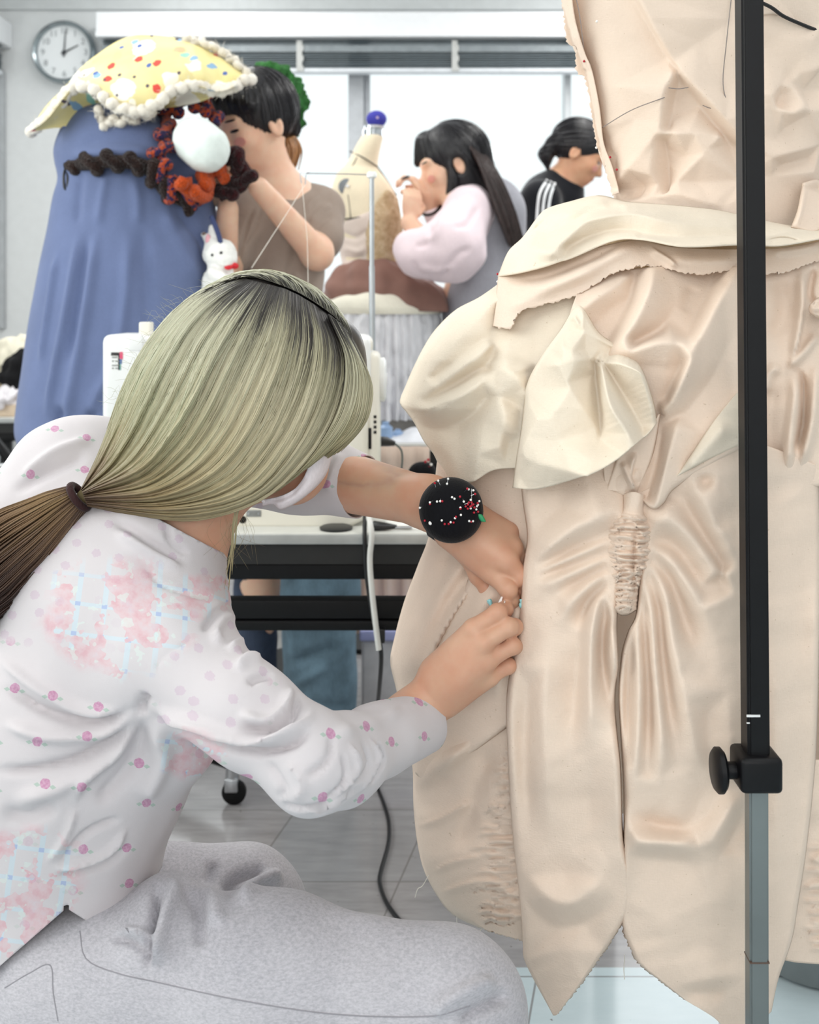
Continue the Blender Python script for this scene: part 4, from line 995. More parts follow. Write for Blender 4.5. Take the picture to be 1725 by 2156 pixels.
MB().ball(P(1100, 1274, 1.175), .0040, 12, 8).build('nail_bead', m_nail_b, girl)

# --- shirt
def shirt_mat():
    t = NT('floral_jersey')
    v = t.attr('cloth', 'Vector'); patch = t.attr('patch', 'Fac'); rose = t.attr('rose', 'Fac')
    base = lin(203, 198, 201)
    def vor(scale, rnd=.55):
        x = t.node('ShaderNodeTexVoronoi'); x.voronoi_dimensions = '2D'; x.inputs['Scale'].default_value = scale; x.inputs['Randomness'].default_value = rnd
        t.link(v, x.inputs['Vector'])
        loc = t.vmath('SUBTRACT', v, x.outputs['Position'])
        return x, loc
    # small roses with two leaves
    x, loc = vor(21, .5)
    col = x.outputs['Color']
    sx = t.node('ShaderNodeSeparateXYZ'); t.link(loc, sx.inputs[0])
    dist = t.vmath('LENGTH', loc)
    body = t.math('LESS_THAN', t.math('ADD', dist, t.math('MULTIPLY', t.noise(v, 300, 1), .0015)), .0056)
    swirl = t.noise(v, 420, 1)
    rosecol = t.ramp(swirl, [(.35, lin(186, 136, 166)), (.65, lin(198, 160, 182))])
    ax = t.math('ABSOLUTE', sx.outputs[0]); ay = t.math('ABSOLUTE', t.math('ADD', sx.outputs[1], .002))
    leaf = t.math('LESS_THAN', t.math('ADD', t.math('ABSOLUTE', t.math('SUBTRACT', ax, .0075)), t.math('MULTIPLY', ay, 1.6)), .0034)
    c = t.mix(t.math('MULTIPLY', leaf, t.math('MULTIPLY', rose, .8)), base, lin(160, 182, 170))
    c = t.mix(t.math('MULTIPLY', body, rose), c, rosecol)
    # faint tiny flowers elsewhere
    y, loc2 = vor(38, .7)
    sm = t.math('LESS_THAN', t.math('ADD', t.vmath('LENGTH', loc2), t.math('MULTIPLY', t.noise(v, 500, 1), .004)), .0066)
    inv = t.math('SUBTRACT', 1.0, rose, True)
    c = t.mix(t.math('MULTIPLY', t.math('MULTIPLY', sm, inv), .55), c, lin(192, 172, 188))
    # patchwork: soft pink blooms, pale blue lattice, blue dots at the crossings
    sv = t.node('ShaderNodeSeparateXYZ'); t.link(v, sv.inputs[0])
    def band(s_, per, w_):
        fr = t.math('FRACT', t.math('DIVIDE', s_, per)); return t.math('LESS_THAN', t.math('ABSOLUTE', t.math('SUBTRACT', fr, .5)), w_)
    b1 = band(sv.outputs[0], .026, .10); b2 = band(sv.outputs[1], .030, .07)
    lat = t.math('MAXIMUM', b1, b2); dot = t.math('MULTIPLY', b1, b2)
    p2 = t.mix(t.math('MULTIPLY', lat, .7), lin(203, 199, 202), lin(186, 212, 224))
    p2 = t.mix(dot, p2, lin(150, 174, 214))
    bl = t.noise(v, 26, 3, .6)
    bm_ = t.math('GREATER_THAN', bl, .50)
    p2 = t.mix(t.math('MULTIPLY', bm_, .92), p2, t.ramp(t.noise(v, 90, 3), [(.35, lin(208, 154, 164)), (.5, lin(212, 178, 184)), (.68, lin(208, 192, 198))]))
    gl_ = t.math('MULTIPLY', t.math('GREATER_THAN', t.noise(v, 70, 2), .62), .5)
    p2 = t.mix(gl_, p2, lin(206, 226, 218))
    c = t.mix(t.math('MULTIPLY', patch, .72), c, p2)
    t.link(c, t.b.inputs['Base Color'])
    t.b.inputs['Roughness'].default_value = .85; t.b.inputs['Specular IOR Level'].default_value = .15; t.b.inputs['Sheen Weight'].default_value = .1
    co = t.coord()
    t.bump(t.math('ADD', t.math('MULTIPLY', t.noise(co, 1200, 1), .25), t.noise(co, 55, 4)), .15, .003)
    return t.m
m_shirt = shirt_mat()
S = []
S += [cone(P(45, 2010, 1.15), P(108, 1840, 1.16), .122, .106, k=.04), cone(P(108, 1840, 1.16), P(70, 1715, 1.16), .106, .102, k=.03), cone(P(70, 1715, 1.16), P(160, 1560, 1.17), .102, .118, k=.05), cone(P(160, 1560, 1.17), P(250, 1320, 1.18), .120, .120, k=.06), cone(P(300, 1420, 1.14), P(370, 1535, 1.12), .06, .045, k=.05)]
S += [cone(P(355, 1375, 1.10), P(160, 1000, 1.29), .066, .062, k=.05), cone(P(262, 1310, 1.16), P(318, 1160, 1.18), .088, .064, k=.03), cone(P(345, 1150, 1.18), P(378, 1085, 1.185), .062, .056, k=.03)]
S += [cone(P(60, 1150, 1.28), P(60, 1600, 1.22), .09, .10, k=.05)]
S += [cone(P(370, 1388, 1.085), P(515, 1500, 1.03), .054, .045, k=.025), cone(P(515, 1500, 1.03), P(660, 1608, .995), .044, .041, k=.02), cone(P(660, 1608, .995), P(715, 1600, 1.04), .040, .040, k=.02), cone(P(715, 1600, 1.04), P(915, 1503, 1.20), .038, .033, k=.02)]
# far sleeve
S += [cone(P(160, 1000, 1.29), P(420, 960, 1.33), .06, .058, k=.04), cone(P(420, 960, 1.33), P(640, 990, 1.35), .055, .052, k=.03), cone(P(640, 990, 1.35), P(770, 1028, 1.315), .048, .0385, k=.02)]
q0 = P(842, 1540, 1.14)
S += [cut(P(884, 1530, 1.172), P(884, 1522, 1.172) - P(800, 1570, 1.095))]
S2 = [s for s in S]
# the sleeve ends, collar and hem are cut
S2.append(cut(P(402, 1108, 1.185), P(425, 1035, 1.19) - P(375, 1140, 1.18)))
Vs, Fs = sdf_mesh(S2[:-2] + [], .0034, .03, 2)
def clip_mesh(V, Fc, planes):
    keep = np.ones(len(V), bool)
    for o, n in planes: keep &= ((V - np.asarray(o)) @ np.asarray(n)) < 0
    fk = keep[Fc].all(1)
    F2 = Fc[fk]; used = np.unique(F2); mp = np.full(len(V), -1); mp[used] = np.arange(len(used))
    return V[used], mp[F2]
wr = [
    ([(470, 1360), (455, 1330), (480, 1300), (520, 1310)], 12, 5, 'r'), ([(425, 1330), (460, 1285), (500, 1275)], 9, 5, 'v'), ([(530, 1340), (505, 1350), (480, 1370)], 10, 5, 'r'), ([(555, 1385), (520, 1390), (495, 1410)], 11, 6, 'r'), ([(540, 1362), (510, 1372)], 8, 5, 'v'), ([(578, 1420), (545, 1425), (520, 1440)], 9, 5, 'v'),
    ([(610, 1440), (600, 1490), (560, 1520), (500, 1500)], 12, 8, 'r'), ([(625, 1450), (620, 1500), (580, 1540), (500, 1530)], 9, 7, 'v'), ([(655, 1480), (640, 1530), (560, 1560), (480, 1550), (400, 1520), (310, 1490)], 13, 10, 'r'), ([(660, 1520), (620, 1565), (540, 1580), (450, 1560), (380, 1530)], 11, 8, 'v'),
    ([(700, 1540), (690, 1600), (640, 1640)], 8.7, 3.7, 'v'), ([(735, 1560), (750, 1620), (700, 1680)], 7.4, 4.3, 'k'), ([(720, 1580), (725, 1640), (680, 1690)], 5.0, 3.7, 'v'), ([(760, 1555), (775, 1610), (730, 1680)], 5.0, 4.3, 'v'), ([(775, 1550), (795, 1600), (750, 1675)], 5.0, 4.3, 'k'), ([(790, 1560), (808, 1600), (780, 1655)], 4.3, 3.7, 'v'), ([(700, 1690), (640, 1700), (590, 1690)], 6.2, 4.3, 'v'), ([(740, 1670), (680, 1700), (620, 1705)], 5.0, 4.3, 'k'), ([(765, 1650), (700, 1705), (650, 1712)], 4.0, 3.7, 'v'), ([(600, 1600), (640, 1650), (610, 1690)], 13.6, 3.7, 'k'), ([(560, 1600), (600, 1660), (580, 1680)], 9.9, 3.1, 'v'),
    ([(850, 1490), (790, 1520), (700, 1545)], 20, 4, 'r'),
    # body of the shirt
    ([(290, 1490), (200, 1520), (100, 1500), (0, 1440)], 12, 8, 'v'), ([(290, 1505), (200, 1545), (100, 1550), (0, 1520)], 16, 8, 'r'), ([(285, 1500), (180, 1500), (80, 1450), (-10, 1380)], 14, 6, 'r'), ([(290, 1515), (180, 1590), (60, 1620), (-20, 1620)], 11, 7, 'v'), ([(280, 1530), (160, 1640), (20, 1690)], 22, 7, 'r'),
    ([(290, 1510), (250, 1580), (180, 1640), (150, 1700)], 12, 6, 'r'), ([(300, 1510), (280, 1600), (200, 1700)], 20, 6, 'v'), ([(330, 1510), (340, 1600), (290, 1690)], 26, 8, 'r'), ([(160, 1700), (140, 1760), (100, 1820)], 8.0, 3.9, 'r'), ([(260, 1720), (180, 1760), (120, 1830)], 8.0, 5.0, 'v'), ([(270, 1740), (230, 1790), (170, 1820), (110, 1830)], 7.2, 5.0, 'r'), ([(280, 1770), (220, 1820), (110, 1850)], 7.2, 3.9, 'v'),
    ([(120, 1690), (60, 1720), (0, 1710)], 20, 6, 'v'), ([(310, 1460), (295, 1490), (300, 1510)], 12, 7, 'v'), ([(300, 1180), (340, 1230), (420, 1255), (470, 1260)], 5, 2.5, 'c'), ([(340, 1430), (330, 1400), (360, 1370), (420, 1340)], 4, 2, 'c'), ([(230, 1090), (300, 1130), (400, 1190)], 14, 5, 'v'), ([(240, 1110), (310, 1160), (390, 1200)], 14, 5, 'r'), ([(350, 1100), (360, 1140), (400, 1170)], 8, 4, 'v'),
    ([(200, 920), (120, 950), (40, 1010)], 12, 5, 'r'), ([(190, 950), (110, 990), (20, 1040)], 14, 5, 'v'), ([(720, 950), (700, 1000), (690, 1040)], 10, 4, 'r'), ([(740, 960), (725, 1010), (720, 1050)], 8, 3, 'v'), ([(680, 960), (670, 1010), (660, 1040)], 9, 4, 'v'),
]
Vs = fold(Vs, Fs, [(a_, b_, c_ * 1.45, d_) for a_, b_, c_, d_ in wr], lambda v: .0016 * wob(v, .05, 2))
pl = [(P(888, 1528, 1.175), (P(888, 1528, 1.175) - P(790, 1580, 1.09)) / .1), (P(765, 1026, 1.317), (P(850, 1050, 1.28) - P(765, 1026, 1.317)) / .1)]
# cuffs, collar and hem are trimmed along straight edges
bm = bmesh.new()
bvs = [bm.verts.new(v) for v in Vs.tolist()]
for f in Fs.tolist(): bm.faces.new([bvs[i] for i in f])
def trim(o, n, pick):
    o = Vector([float(c) for c in o]); n = Vector([float(c) for c in n]); n.normalize()
    vs_ = [v for v in bm.verts if pick(v.co)]; st = set(vs_)
    fs = [f for f in bm.faces if all(v in st for v in f.verts)]
    es = {e for f in fs for e in f.edges}
    bmesh.ops.bisect_plane(bm, geom=vs_ + list(es) + fs, plane_co=o, plane_no=n, clear_outer=True)
def close_to(o, rad):
    o = Vector([float(c) for c in o]); return lambda c: (c - o).length < rad
def pxy(c): return XC + c.x / c.y * FPX, YH + (CH - c.z) / c.y * FPX
trim(P(882, 1530, 1.172), P(905, 1518, 1.185) - P(800, 1578, 1.10), close_to(P(882, 1530, 1.172), .09))
trim(P(762, 1026, 1.318), P(905, 1066, 1.25) - P(640, 990, 1.35), close_to(P(762, 1026, 1.318), .09))
trim(P(388, 1118, 1.185), P(440, 1010, 1.2) - P(360, 1150, 1.18), close_to(P(388, 1118, 1.185), .075))
def hem(x0, y0, x1, y1, lo, hi):
    a_, b_ = P(x0, y0, 1.0) - np.array([0, 0, CH]), P(x1, y1, 1.0) - np.array([0, 0, CH])
    n_ = np.cross(a_, b_); n_ = n_ if n_[2] < 0 else -n_
    trim((0, 0, CH), n_, lambda c: lo <= pxy(c)[0] < hi and pxy(c)[1] > (1640 if hi < 300 else 1765))
hem(0, 2034, 140, 1912, -900, 142); hem(140, 1912, 262, 1990, 138, 256); hem(250, 1992, 334, 1838, 250, 400)
bm.verts.index_update(); bm.verts.ensure_lookup_table()
Vs = np.array([v.co[:] for v in bm.verts]); Fs = [[v.index for v in f.verts] for f in bm.faces]; bm.free()
pxs = PX(Vs)
def blob(c, r, s=.25):
    d = np.sqrt((((pxs - np.array(c)) / np.array(r)) ** 2).sum(1)) + .12 * wob(pxs, 40, 4)
    return np.clip((1 - d) / s, 0, 1)
patch = np.maximum.reduce([blob((260, 1300), (190, 130)), blob((420, 1250), (110, 45)), blob((60, 1850), (130, 120)), blob((20, 1960), (120, 100)), blob((400, 1590), (80, 60)), blob((180, 1460), (0.1, .1))])
patch *= 1 - blob((520, 1440), (200, 130))
rose = np.clip((pxs[:, 1] - (1330 + .10 * pxs[:, 0])) / 40, 0, 1) * (1 - np.clip((600 - pxs[:, 0]) / 40, 0, 1) * np.clip((pxs[:, 0] - 300) / 40, 0, 1) * np.clip((1560 - pxs[:, 1]) / 30, 0, 1))
rose = np.maximum(rose, (pxs[:, 0] > 600) & (pxs[:, 1] < 1130)); rose = np.maximum(rose, (pxs[:, 0] < 220) & (pxs[:, 1] < 1060))
cl = np.stack([Vs[:, 0] + .35 * (Vs[:, 1] - 1.1), Vs[:, 2] + .35 * (Vs[:, 1] - 1.1), Vs[:, 1]], 1)
rotc, rots = math.cos(.15), math.sin(.15)
cl = np.stack([cl[:, 0] * rotc - cl[:, 1] * rots, cl[:, 0] * rots + cl[:, 1] * rotc, cl[:, 2] * 0], 1)
sh = mk('shirt', Vs, Fs, m_shirt, girl, attrs={'cloth': cl, 'patch': patch, 'rose': rose})
so = sh.modifiers.new('thickness', 'SOLIDIFY'); so.thickness = .0016; so.offset = -1
# --- trousers
def sweat_mat():
    t = NT('grey_marl'); co = t.coord()
    n1 = t.noise(t.scalev(co, (1, 1, 2.5)), 260, 3, .7)
    n2 = t.noise(co, 12, 3)
    c = t.ramp(n1, [(.32, lin(158, 157, 163)), (.6, lin(190, 188, 194)), (.8, lin(204, 203, 208))])
    c = t.mix(.3, c, t.ramp(n2, [(.3, lin(164, 163, 171)), (.7, lin(194, 192, 198))]))
    t.link(c, t.b.inputs['Base Color']); t.b.inputs['Roughness'].default_value = .95; t.b.inputs['Specular IOR Level'].default_value = .1; t.b.inputs['Sheen Weight'].default_value = .25
    t.bump(t.noise(co, 900, 2), .2, .0012); return t.m
m_sweat = sweat_mat()
T = []
T += [cone(P(30, 2060, 1.16), P(100, 2030, 1.15), .105, .10, k=.05), cone(P(150, 2075, 1.10), P(560, 2090, 1.06), .088, .084, k=.03), cone(P(560, 2090, 1.06), P(945, 2135, 1.04), .083, .069, k=.03), cone(P(945, 2135, 1.04), (xx(990, 1.04), 1.05, .10), .068, .052, k=.03)]
T += [cone(P(150, 1935, 1.22), P(510, 1920, 1.30), .082, .070, k=.02), cone(P(515, 1922, 1.30), (xx(520, 1.3), 1.32, .10), .068, .05, k=.03)]
T += [ell(P(345, 1935, 1.09), (.03, .06, .035), None, .03)]
Vt, Ft = sdf_mesh(T, .0042, .04, 2)
tw = [([(325, 1850), (330, 1900), (320, 1960), (312, 2050)], 10, 12, 'v'), ([(345, 1845), (365, 1880), (340, 1950), (335, 2040)], 16, 10, 'r'), ([(250, 1960), (290, 1965), (325, 1975), (318, 2050)], 9, 8, 'r'), ([(235, 1975), (280, 1985), (305, 2010)], 8, 7, 'v'), ([(420, 1850), (450, 1900), (455, 1960)], 24, 7, 'r'), ([(395, 1860), (420, 1920), (420, 2000)], 18, 6, 'v'),
      ([(600, 1840), (540, 1860), (500, 1900)], 16, 9, 'r'), ([(560, 1830), (500, 1850), (470, 1890)], 14, 9, 'v'), ([(450, 1810), (440, 1850), (430, 1880)], 14, 6, 'v'), ([(1050, 2060), (960, 2100), (900, 2145)], 20, 7, 'r'), ([(1080, 2090), (1000, 2130), (960, 2156)], 14, 7, 'v')]
Vt = fold(Vt, Ft, [(a, b, c_ * 1.5, k_) for a, b, c_, k_ in tw], lambda v: .0016 * wob(v, .06, 1))
pt = PX(Vt)
kt = pt[:, 1] > np.interp(pt[:, 0], [-400, 0, 140, 250, 300, 320, 700], [1960, 1960, 1880, 1850, 1800, 1740, 1500])
fk = kt[Ft].all(1); Fk = Ft[fk]; used = np.unique(Fk); mp = np.full(len(Vt), -1); mp[used] = np.arange(len(used))
mk('trousers', Vt[used], mp[Fk], m_sweat, girl)
from mathutils.bvhtree import BVHTree
bvt = BVHTree.FromPolygons([tuple(v) for v in Vt], [tuple(int(i) for i in f) for f in Ft])
m_seam = plain('seam_grey', (146, 144, 150), .9)
for pts in ([(168, 1960), (182, 2020), (250, 2050), (330, 2068), (500, 2105), (700, 2135), (900, 2140), (990, 2118)], [(10, 2080), (60, 2050), (105, 2032), (112, 2090), (122, 2150)]):
    tr_ = []
    for x, y in spline(pts, 60):
        d_ = Vector(P(x, y, 1.0).tolist()) - Vector((0, 0, CH)); d_.normalize(); h_ = bvt.ray_cast(Vector((0, 0, CH)), d_)
        if h_[0]: tr_.append(np.array(h_[0]))
    MB().tube(tr_, .0006, 6).build('seam', m_seam, girl)
m_shoe = plain('shoe_white', (225, 225, 226), .5)
for sx_, sy_ in ((xx(985, 1.04), 1.06), (xx(520, 1.3), 1.32)):
    Vq, Fq = sdf_mesh([cone((sx_ - .02, sy_, .05), (sx_ + .13, sy_ - .02, .038), .047, .034, k=.03), cut((sx_, sy_, .004), (0, 0, -1))], .006, .02)
    mk('shoe', Vq, Fq, m_shoe, girl)
# --- surgical mask
m_mask = cloth('mask_white', (238, 228, 232), .01, bump=.1)
def mask_d(x, y): return 1.150 + .030 * np.clip((x - 640) / 70.0, -.3, 1) ** 2 + .012 * np.clip((600 - x) / 50, 0, 1)
panel('face_mask', [(551, 1052), (585, 1047), (615, 1034), (638, 1008), (655, 974), (682, 944)], [(553, 1066), (575, 1062), (594, 1073), (640, 1048), (684, 1004), (704, 948)], [(551, 1052), (552, 1059), (553, 1066)], [(682, 944), (694, 944), (704, 948)], 0.0, [([(560, 1056), (610, 1042), (650, 995)], 6, 2, 'v')], 3, .02, 14, 'BR', m_mask, mask_d, girl, .0012)
for pts in ([(616, 972), (636, 980), (652, 984)], [(528, 1030), (545, 1045), (556, 1056)]):
    q = spline(pts, 12); MB().tube(PV(q[:, 0], q[:, 1], np.linspace(1.125, 1.148, 12)), .0018, 8).build('ear_loop', m_mask, girl)
# ---------------------------------------------------------------- the dressmaker's hair
def hair_mat(name, stops, stops2=None, rough=.38):
    t = NT(name)
    al = t.attr('along'); rn = t.attr('rnd'); sd = t.attr('side')
    # roots grow out dark over a length that differs from strand to strand
    a = t.math('SUBTRACT', al, t.math('MULTIPLY', t.math('SUBTRACT', rn, .35), .20))
    c = t.ramp(a, stops)
    if stops2: c = t.mix(sd, c, t.ramp(a, stops2))
    c = t.mix(t.math('MULTIPLY', rn, .45), c, t.mix(1.0, c, lin(150, 142, 118), 'MULTIPLY'))
    t.link(c, t.b.inputs['Base Color'])
    t.b.inputs['Roughness'].default_value = rough; t.b.inputs['Specular IOR Level'].default_value = .4
    return t.m
m_hair = hair_mat('blond_hair', [(0.0, lin(52, 48, 48)), (.055, lin(78, 74, 68)), (.15, lin(168, 163, 136)), (.30, lin(200, 192, 164)), (.55, lin(190, 178, 144)), (.76, lin(162, 144, 108)), (.92, lin(112, 88, 66)), (1.0, lin(84, 62, 48))],
    [(0.0, lin(58, 55, 54)), (.045, lin(96, 94, 86)), (.13, lin(196, 195, 174)), (.3, lin(186, 188, 164)), (.55, lin(162, 166, 134)), (.76, lin(150, 144, 108)), (.92, lin(122, 102, 76)), (1.0, lin(84, 64, 50))])
G = [
    [(508, 582), (440, 606), (385, 640), (335, 692), (292, 752), (258, 820), (232, 890), (203, 965), (170, 1030)],
    [(522, 588), (455, 630), (398, 692), (352, 770), (315, 850), (280, 920), (235, 985), (172, 1034)],
    [(545, 594), (490, 660), (440, 740), (398, 830), (352, 910), (290, 985), (174, 1038)],
    [(570, 600), (530, 690), (488, 780), (440, 880), (385, 960), (305, 1020), (176, 1044)],
    [(600, 608), (582, 700), (545, 800), (492, 910), (425, 990), (325, 1040), (178, 1050)],
    [(630, 622), (635, 710), (608, 820), (556, 930), (475, 1020), (345, 1060), (180, 1055)],
    [(660, 640), (682, 730), (664, 835), (612, 945), (520, 1042), (360, 1074), (182, 1060)],
    [(690, 662), (724, 750), (712, 850), (660, 950), (560, 1048), (420, 1095), (290, 1085), (184, 1066)],
]
NV = 40
GG = np.array([spline(g, NV) for g in G])            # guides x length x 2
uv_u = np.linspace(0, 1, len(G))
def hair_px(u, v):
    """photo position of hair-sheet coordinates (arrays)"""
    fu = np.clip(u, 0, 1) * (len(G) - 1); i = np.minimum(fu.astype(int), len(G) - 2); a = (fu - i)[:, None]
    fv = np.clip(v, 0, 1) * (NV - 1); j = np.minimum(fv.astype(int), NV - 2); b = (fv - j)[:, None]
    return ((1 - a) * ((1 - b) * GG[i, j] + b * GG[i, j + 1]) + a * ((1 - b) * GG[i + 1, j] + b * GG[i + 1, j + 1]))
def hair_d(u, v):
    dc = np.interp(v, [0, .35, .7, 1], [1.215, 1.215, 1.19, 1.150])
    s = np.interp(v, [0, .06, .18, .38, .6, .8, .93, 1], [.30, .52, .82, 1.0, .98, .72, .34, .16])
    pr = np.interp(u, [0, .04, .12, .28, .5, .75, 1], [0, .32, .62, .90, 1.0, 1.0, .86])
    return dc - .108 * s * pr
def hair_pt(u, v, lift=0.0):
    q = hair_px(u, v); return PV(q[:, 0], q[:, 1], hair_d(u, v) - lift)
rsH = np.random.RandomState(3)
HV, HF, HA, HR, HS = [], [], [], [], []
nvh = [0]
def add_strand(pts, r, along, rnd, side, ns=3):
    m = len(pts)
    t = np.gradient(pts, axis=0); t /= np.linalg.norm(t, axis=1)[:, None] + 1e-12
    up = np.array([0.1, -1.0, 0.05]); u = np.cross(t, up); u /= np.linalg.norm(u, axis=1)[:, None] + 1e-9
    w = np.cross(t, u)
    rr = r * np.clip(np.minimum(np.linspace(0, 1, m) * 12 + .4, (1 - np.linspace(0, 1, m)) * 9 + .25), 0, 1)
    ang = np.arange(ns) / ns * 2 * math.pi + rnd * 6
    v = pts[:, None] + rr[:, None, None] * (np.cos(ang)[None, :, None] * u[:, None] + np.sin(ang)[None, :, None] * w[:, None])
    f = gridfaces(m, ns, True) + nvh[0]
    HV.append(v.reshape(-1, 3)); HF.append(f); nvh[0] += m * ns
    HA.append(np.repeat(along, ns)); HR.append(np.full(m * ns, rnd)); HS.append(np.full(m * ns, side))
# under-sheet
nu_, nv_ = 70, 60
uu = np.repeat(np.linspace(0, 1, nu_)[None], nv_, 0).ravel(); vv = np.repeat(np.linspace(0, 1, nv_)[:, None], nu_, 1).ravel()
lock = lambda u, v: .0022 * np.sin(u * 61 + 2 * np.sin(v * 3)) + .003 * np.sin(u * 23 + 1.5 * v) + .0015 * np.sin(u * 140 + v * 4)
sheetV = hair_pt(uu, vv, lock(uu, vv) * np.clip(vv * 4, 0, 1))
HV.append(sheetV); HF.append(gridfaces(nv_, nu_)); nvh[0] += len(sheetV)
HA.append(vv.copy()); HR.append(.5 + .5 * np.sin(uu * 90 + 3 * np.sin(vv * 2))); HS.append(np.clip(1 - uu * 1.6, 0, 1))
tv = np.linspace(0, 1, 26)
for k in range(3400):
    u0 = rsH.rand()
    du = rsH.normal(0, .028); ph = rsH.rand() * 6
    v0 = 0 if rsH.rand() < .8 else rsH.uniform(0, .45)
    v = v0 + (1 - v0) * tv
    u = np.clip(u0 + du * np.sin(tv * 2.6 + ph) + .004 * np.sin(tv * 9 + ph), 0, 1)
    lift = lock(u, v) * np.clip(v * 4, 0, 1) + rsH.uniform(.0, .0035) * np.sin(np.clip(tv, 0, 1) * math.pi) ** .5 + .0004
    grp = .5 + .32 * math.sin(u0 * 41 + 2 * math.sin(u0 * 17)) + .2 * math.sin(u0 * 133 + 3 * math.sin(u0 * 29))
    add_strand(hair_pt(u, v, lift), rsH.uniform(.00035, .0009), v, np.clip(.65 * grp + .35 * rsH.rand() + rsH.normal(0, .12), 0, 1), np.clip(1 - u0 * 1.6 + rsH.normal(0, .2), 0, 1))
# far side of the parting, combed away over the crown
part = spline([(450, 604), (506, 583), (560, 590), (620, 612), (665, 638), (710, 672), (745, 715)], 60)
top = spline([(446, 602), (500, 577), (545, 571), (600, 579), (655, 605), (702, 641), (748, 692)], 60)
crest = spline(np.concatenate([top[::-1][:-2:4], GG[0][2::3]]), 240)       # over the crown from the forehead and down the back
crest_s = np.arange(240) / 239
for k in range(1500):
    a = rsH.rand() * 59; i = int(a); b = a - i; i2 = min(i + 1, 59)
    r0 = part[i] * (1 - b) + part[i2] * b
    j0 = int(np.argmin(((crest - r0) ** 2).sum(1)))
    off = rsH.uniform(-9, 2.5)                                             # how far below the outline the strand runs
    pts = [list(r0) + [np.interp(r0[0], [450, 520, 570, 640, 745], [1.213, 1.205, 1.188, 1.185, 1.188])]]
    for st_, dd in ((10, 1.206), (22, 1.222), (44, 1.235), (70, 1.245), (100, 1.25)):
        j = min(239, j0 + int(st_ * rsH.uniform(.9, 1.1))); jn = min(239, j + 2); tg_ = crest[jn] - crest[max(0, j - 2)]; tg_ = tg_ / (np.linalg.norm(tg_) + 1e-9)
        n_ = np.array([tg_[1], -tg_[0]]); n_ = n_ if n_[1] < 0 else -n_
        q_ = crest[j] + n_ * off * (1 if st_ > 10 else .6)
        if st_ == 10: q_ = q_ * .75 + r0 * .25
        pts.append(list(q_) + [dd + rsH.normal(0, .006)])
    q = spline(np.array(pts), 20)
    add_strand(PV(q[:, 0], q[:, 1], q[:, 2]), rsH.uniform(.0005, .0010), np.linspace(.02, .62, 20) * rsH.uniform(.8, 1.2), rsH.rand() * .6, np.clip(.8 + rsH.normal(0, .2), 0, 1))
# fringe falling past the face
FR = [[(692, 662), (728, 752), (718, 850), (668, 945), (590, 1025)], [(700, 668), (742, 760), (738, 850), (705, 915), (640, 985), (575, 1035)], [(715, 680), (756, 770), (757, 850), (735, 905), (685, 955)], [(728, 695), (770, 785), (774, 845), (754, 905), (690, 962)], [(740, 708), (778, 800), (779, 850), (762, 895), (715, 948)]]
FG = np.array([spline(g, 24) for g in FR])
for k in range(900):
    a = rsH.rand() * 4; i = min(int(a), 3); b = a - i
    q = FG[i] * (1 - b) + FG[i + 1] * b + rsH.normal(0, 2.0, 2) * np.linspace(.3, 1, 24)[:, None]
    L = 24 if rsH.rand() < .7 else rsH.randint(15, 24)
    d = np.interp(np.linspace(0, 1, 24), [0, .3, .6, 1], [1.176, 1.135, 1.125, 1.128]) + .018 * max(0, a - 1) / 3 * np.linspace(0, 1, 24) ** .5 + rsH.uniform(-.004, .012)
    add_strand(PV(q[:L, 0], q[:L, 1], d[:L]), rsH.uniform(.0004, .0009), np.linspace(0, .72, 24)[:L], np.clip(rsH.rand(), 0, 1), rsH.rand() * .6)
# loose lock by the jaw and fly-away hairs
for k in range(13):
    o = rsH.normal(0, 6, 2)
    q = spline(np.array([(505, 1055), (495, 1095), (492, 1140), (488, 1170), (482 + o[0] * .6, 1208 + o[1] * 3)]) + o * .6, 16)
    add_strand(PV(q[:, 0], q[:, 1], np.full(16, 1.12)), .0004, np.linspace(.6, .8, 16), rsH.rand(), .4)
for k in range(16):
    x0 = rsH.uniform(430, 520); q = spline(np.array([(x0, 1085 + rsH.uniform(-10, 10)), (x0 + rsH.normal(4, 14), 1125), (x0 + rsH.normal(0, 26), 1150 + rsH.uniform(0, 60))]), 10)
    add_strand(PV(q[:, 0], q[:, 1], np.full(10, 1.13)), .00012, np.linspace(.75, .9, 10), rsH.rand(), .4)
for k in range(40):
    u0 = rsH.rand() * .2; i = rsH.randint(4, 30); q0 = GG[0][i]
    q = spline(np.array([q0, q0 + rsH.normal([-6, -10], 8), q0 + rsH.normal([-30, -14], 14)]), 8)
    add_strand(PV(q[:, 0], q[:, 1], np.full(8, 1.2)), .00012, np.linspace(.1, .5, 8), rsH.rand(), 1)
mk('hair', np.concatenate(HV), np.concatenate(HF), m_hair, girl, attrs={'along': np.concatenate(HA), 'rnd': np.concatenate(HR), 'side': np.concatenate(HS)})
# rounded back of the head of hair
Vh, Fh = sdf_mesh([ell(P(530, 815, 1.222), (.104, .095, .112), axes((1, 0, -.35), (0, 0, 1))), cone(P(540, 676, 1.215), P(690, 745, 1.215), .046, .036, k=.03), cone(P(690, 745, 1.215), P(735, 830, 1.215), .034, .022, k=.03), cone(P(440, 900, 1.222), P(290, 1000, 1.18), .080, .030, k=.05), cone(P(290, 1000, 1.18), P(176, 1048, 1.155), .030, .010, k=.03)], .005, .03, 2)
ph_ = PX(Vh)
pd_ = np.min(np.hypot(ph_[:, None, 0] - part[None, ::4, 0], ph_[:, None, 1] - part[None, ::4, 1]), 1); along = np.clip(pd_ / 560 - .05, .0, 1)
mk('hair_underlayer', Vh, Fh, m_hair, girl, attrs={'along': along, 'rnd': np.full(len(Vh), .8), 'side': np.full(len(Vh), .4)})
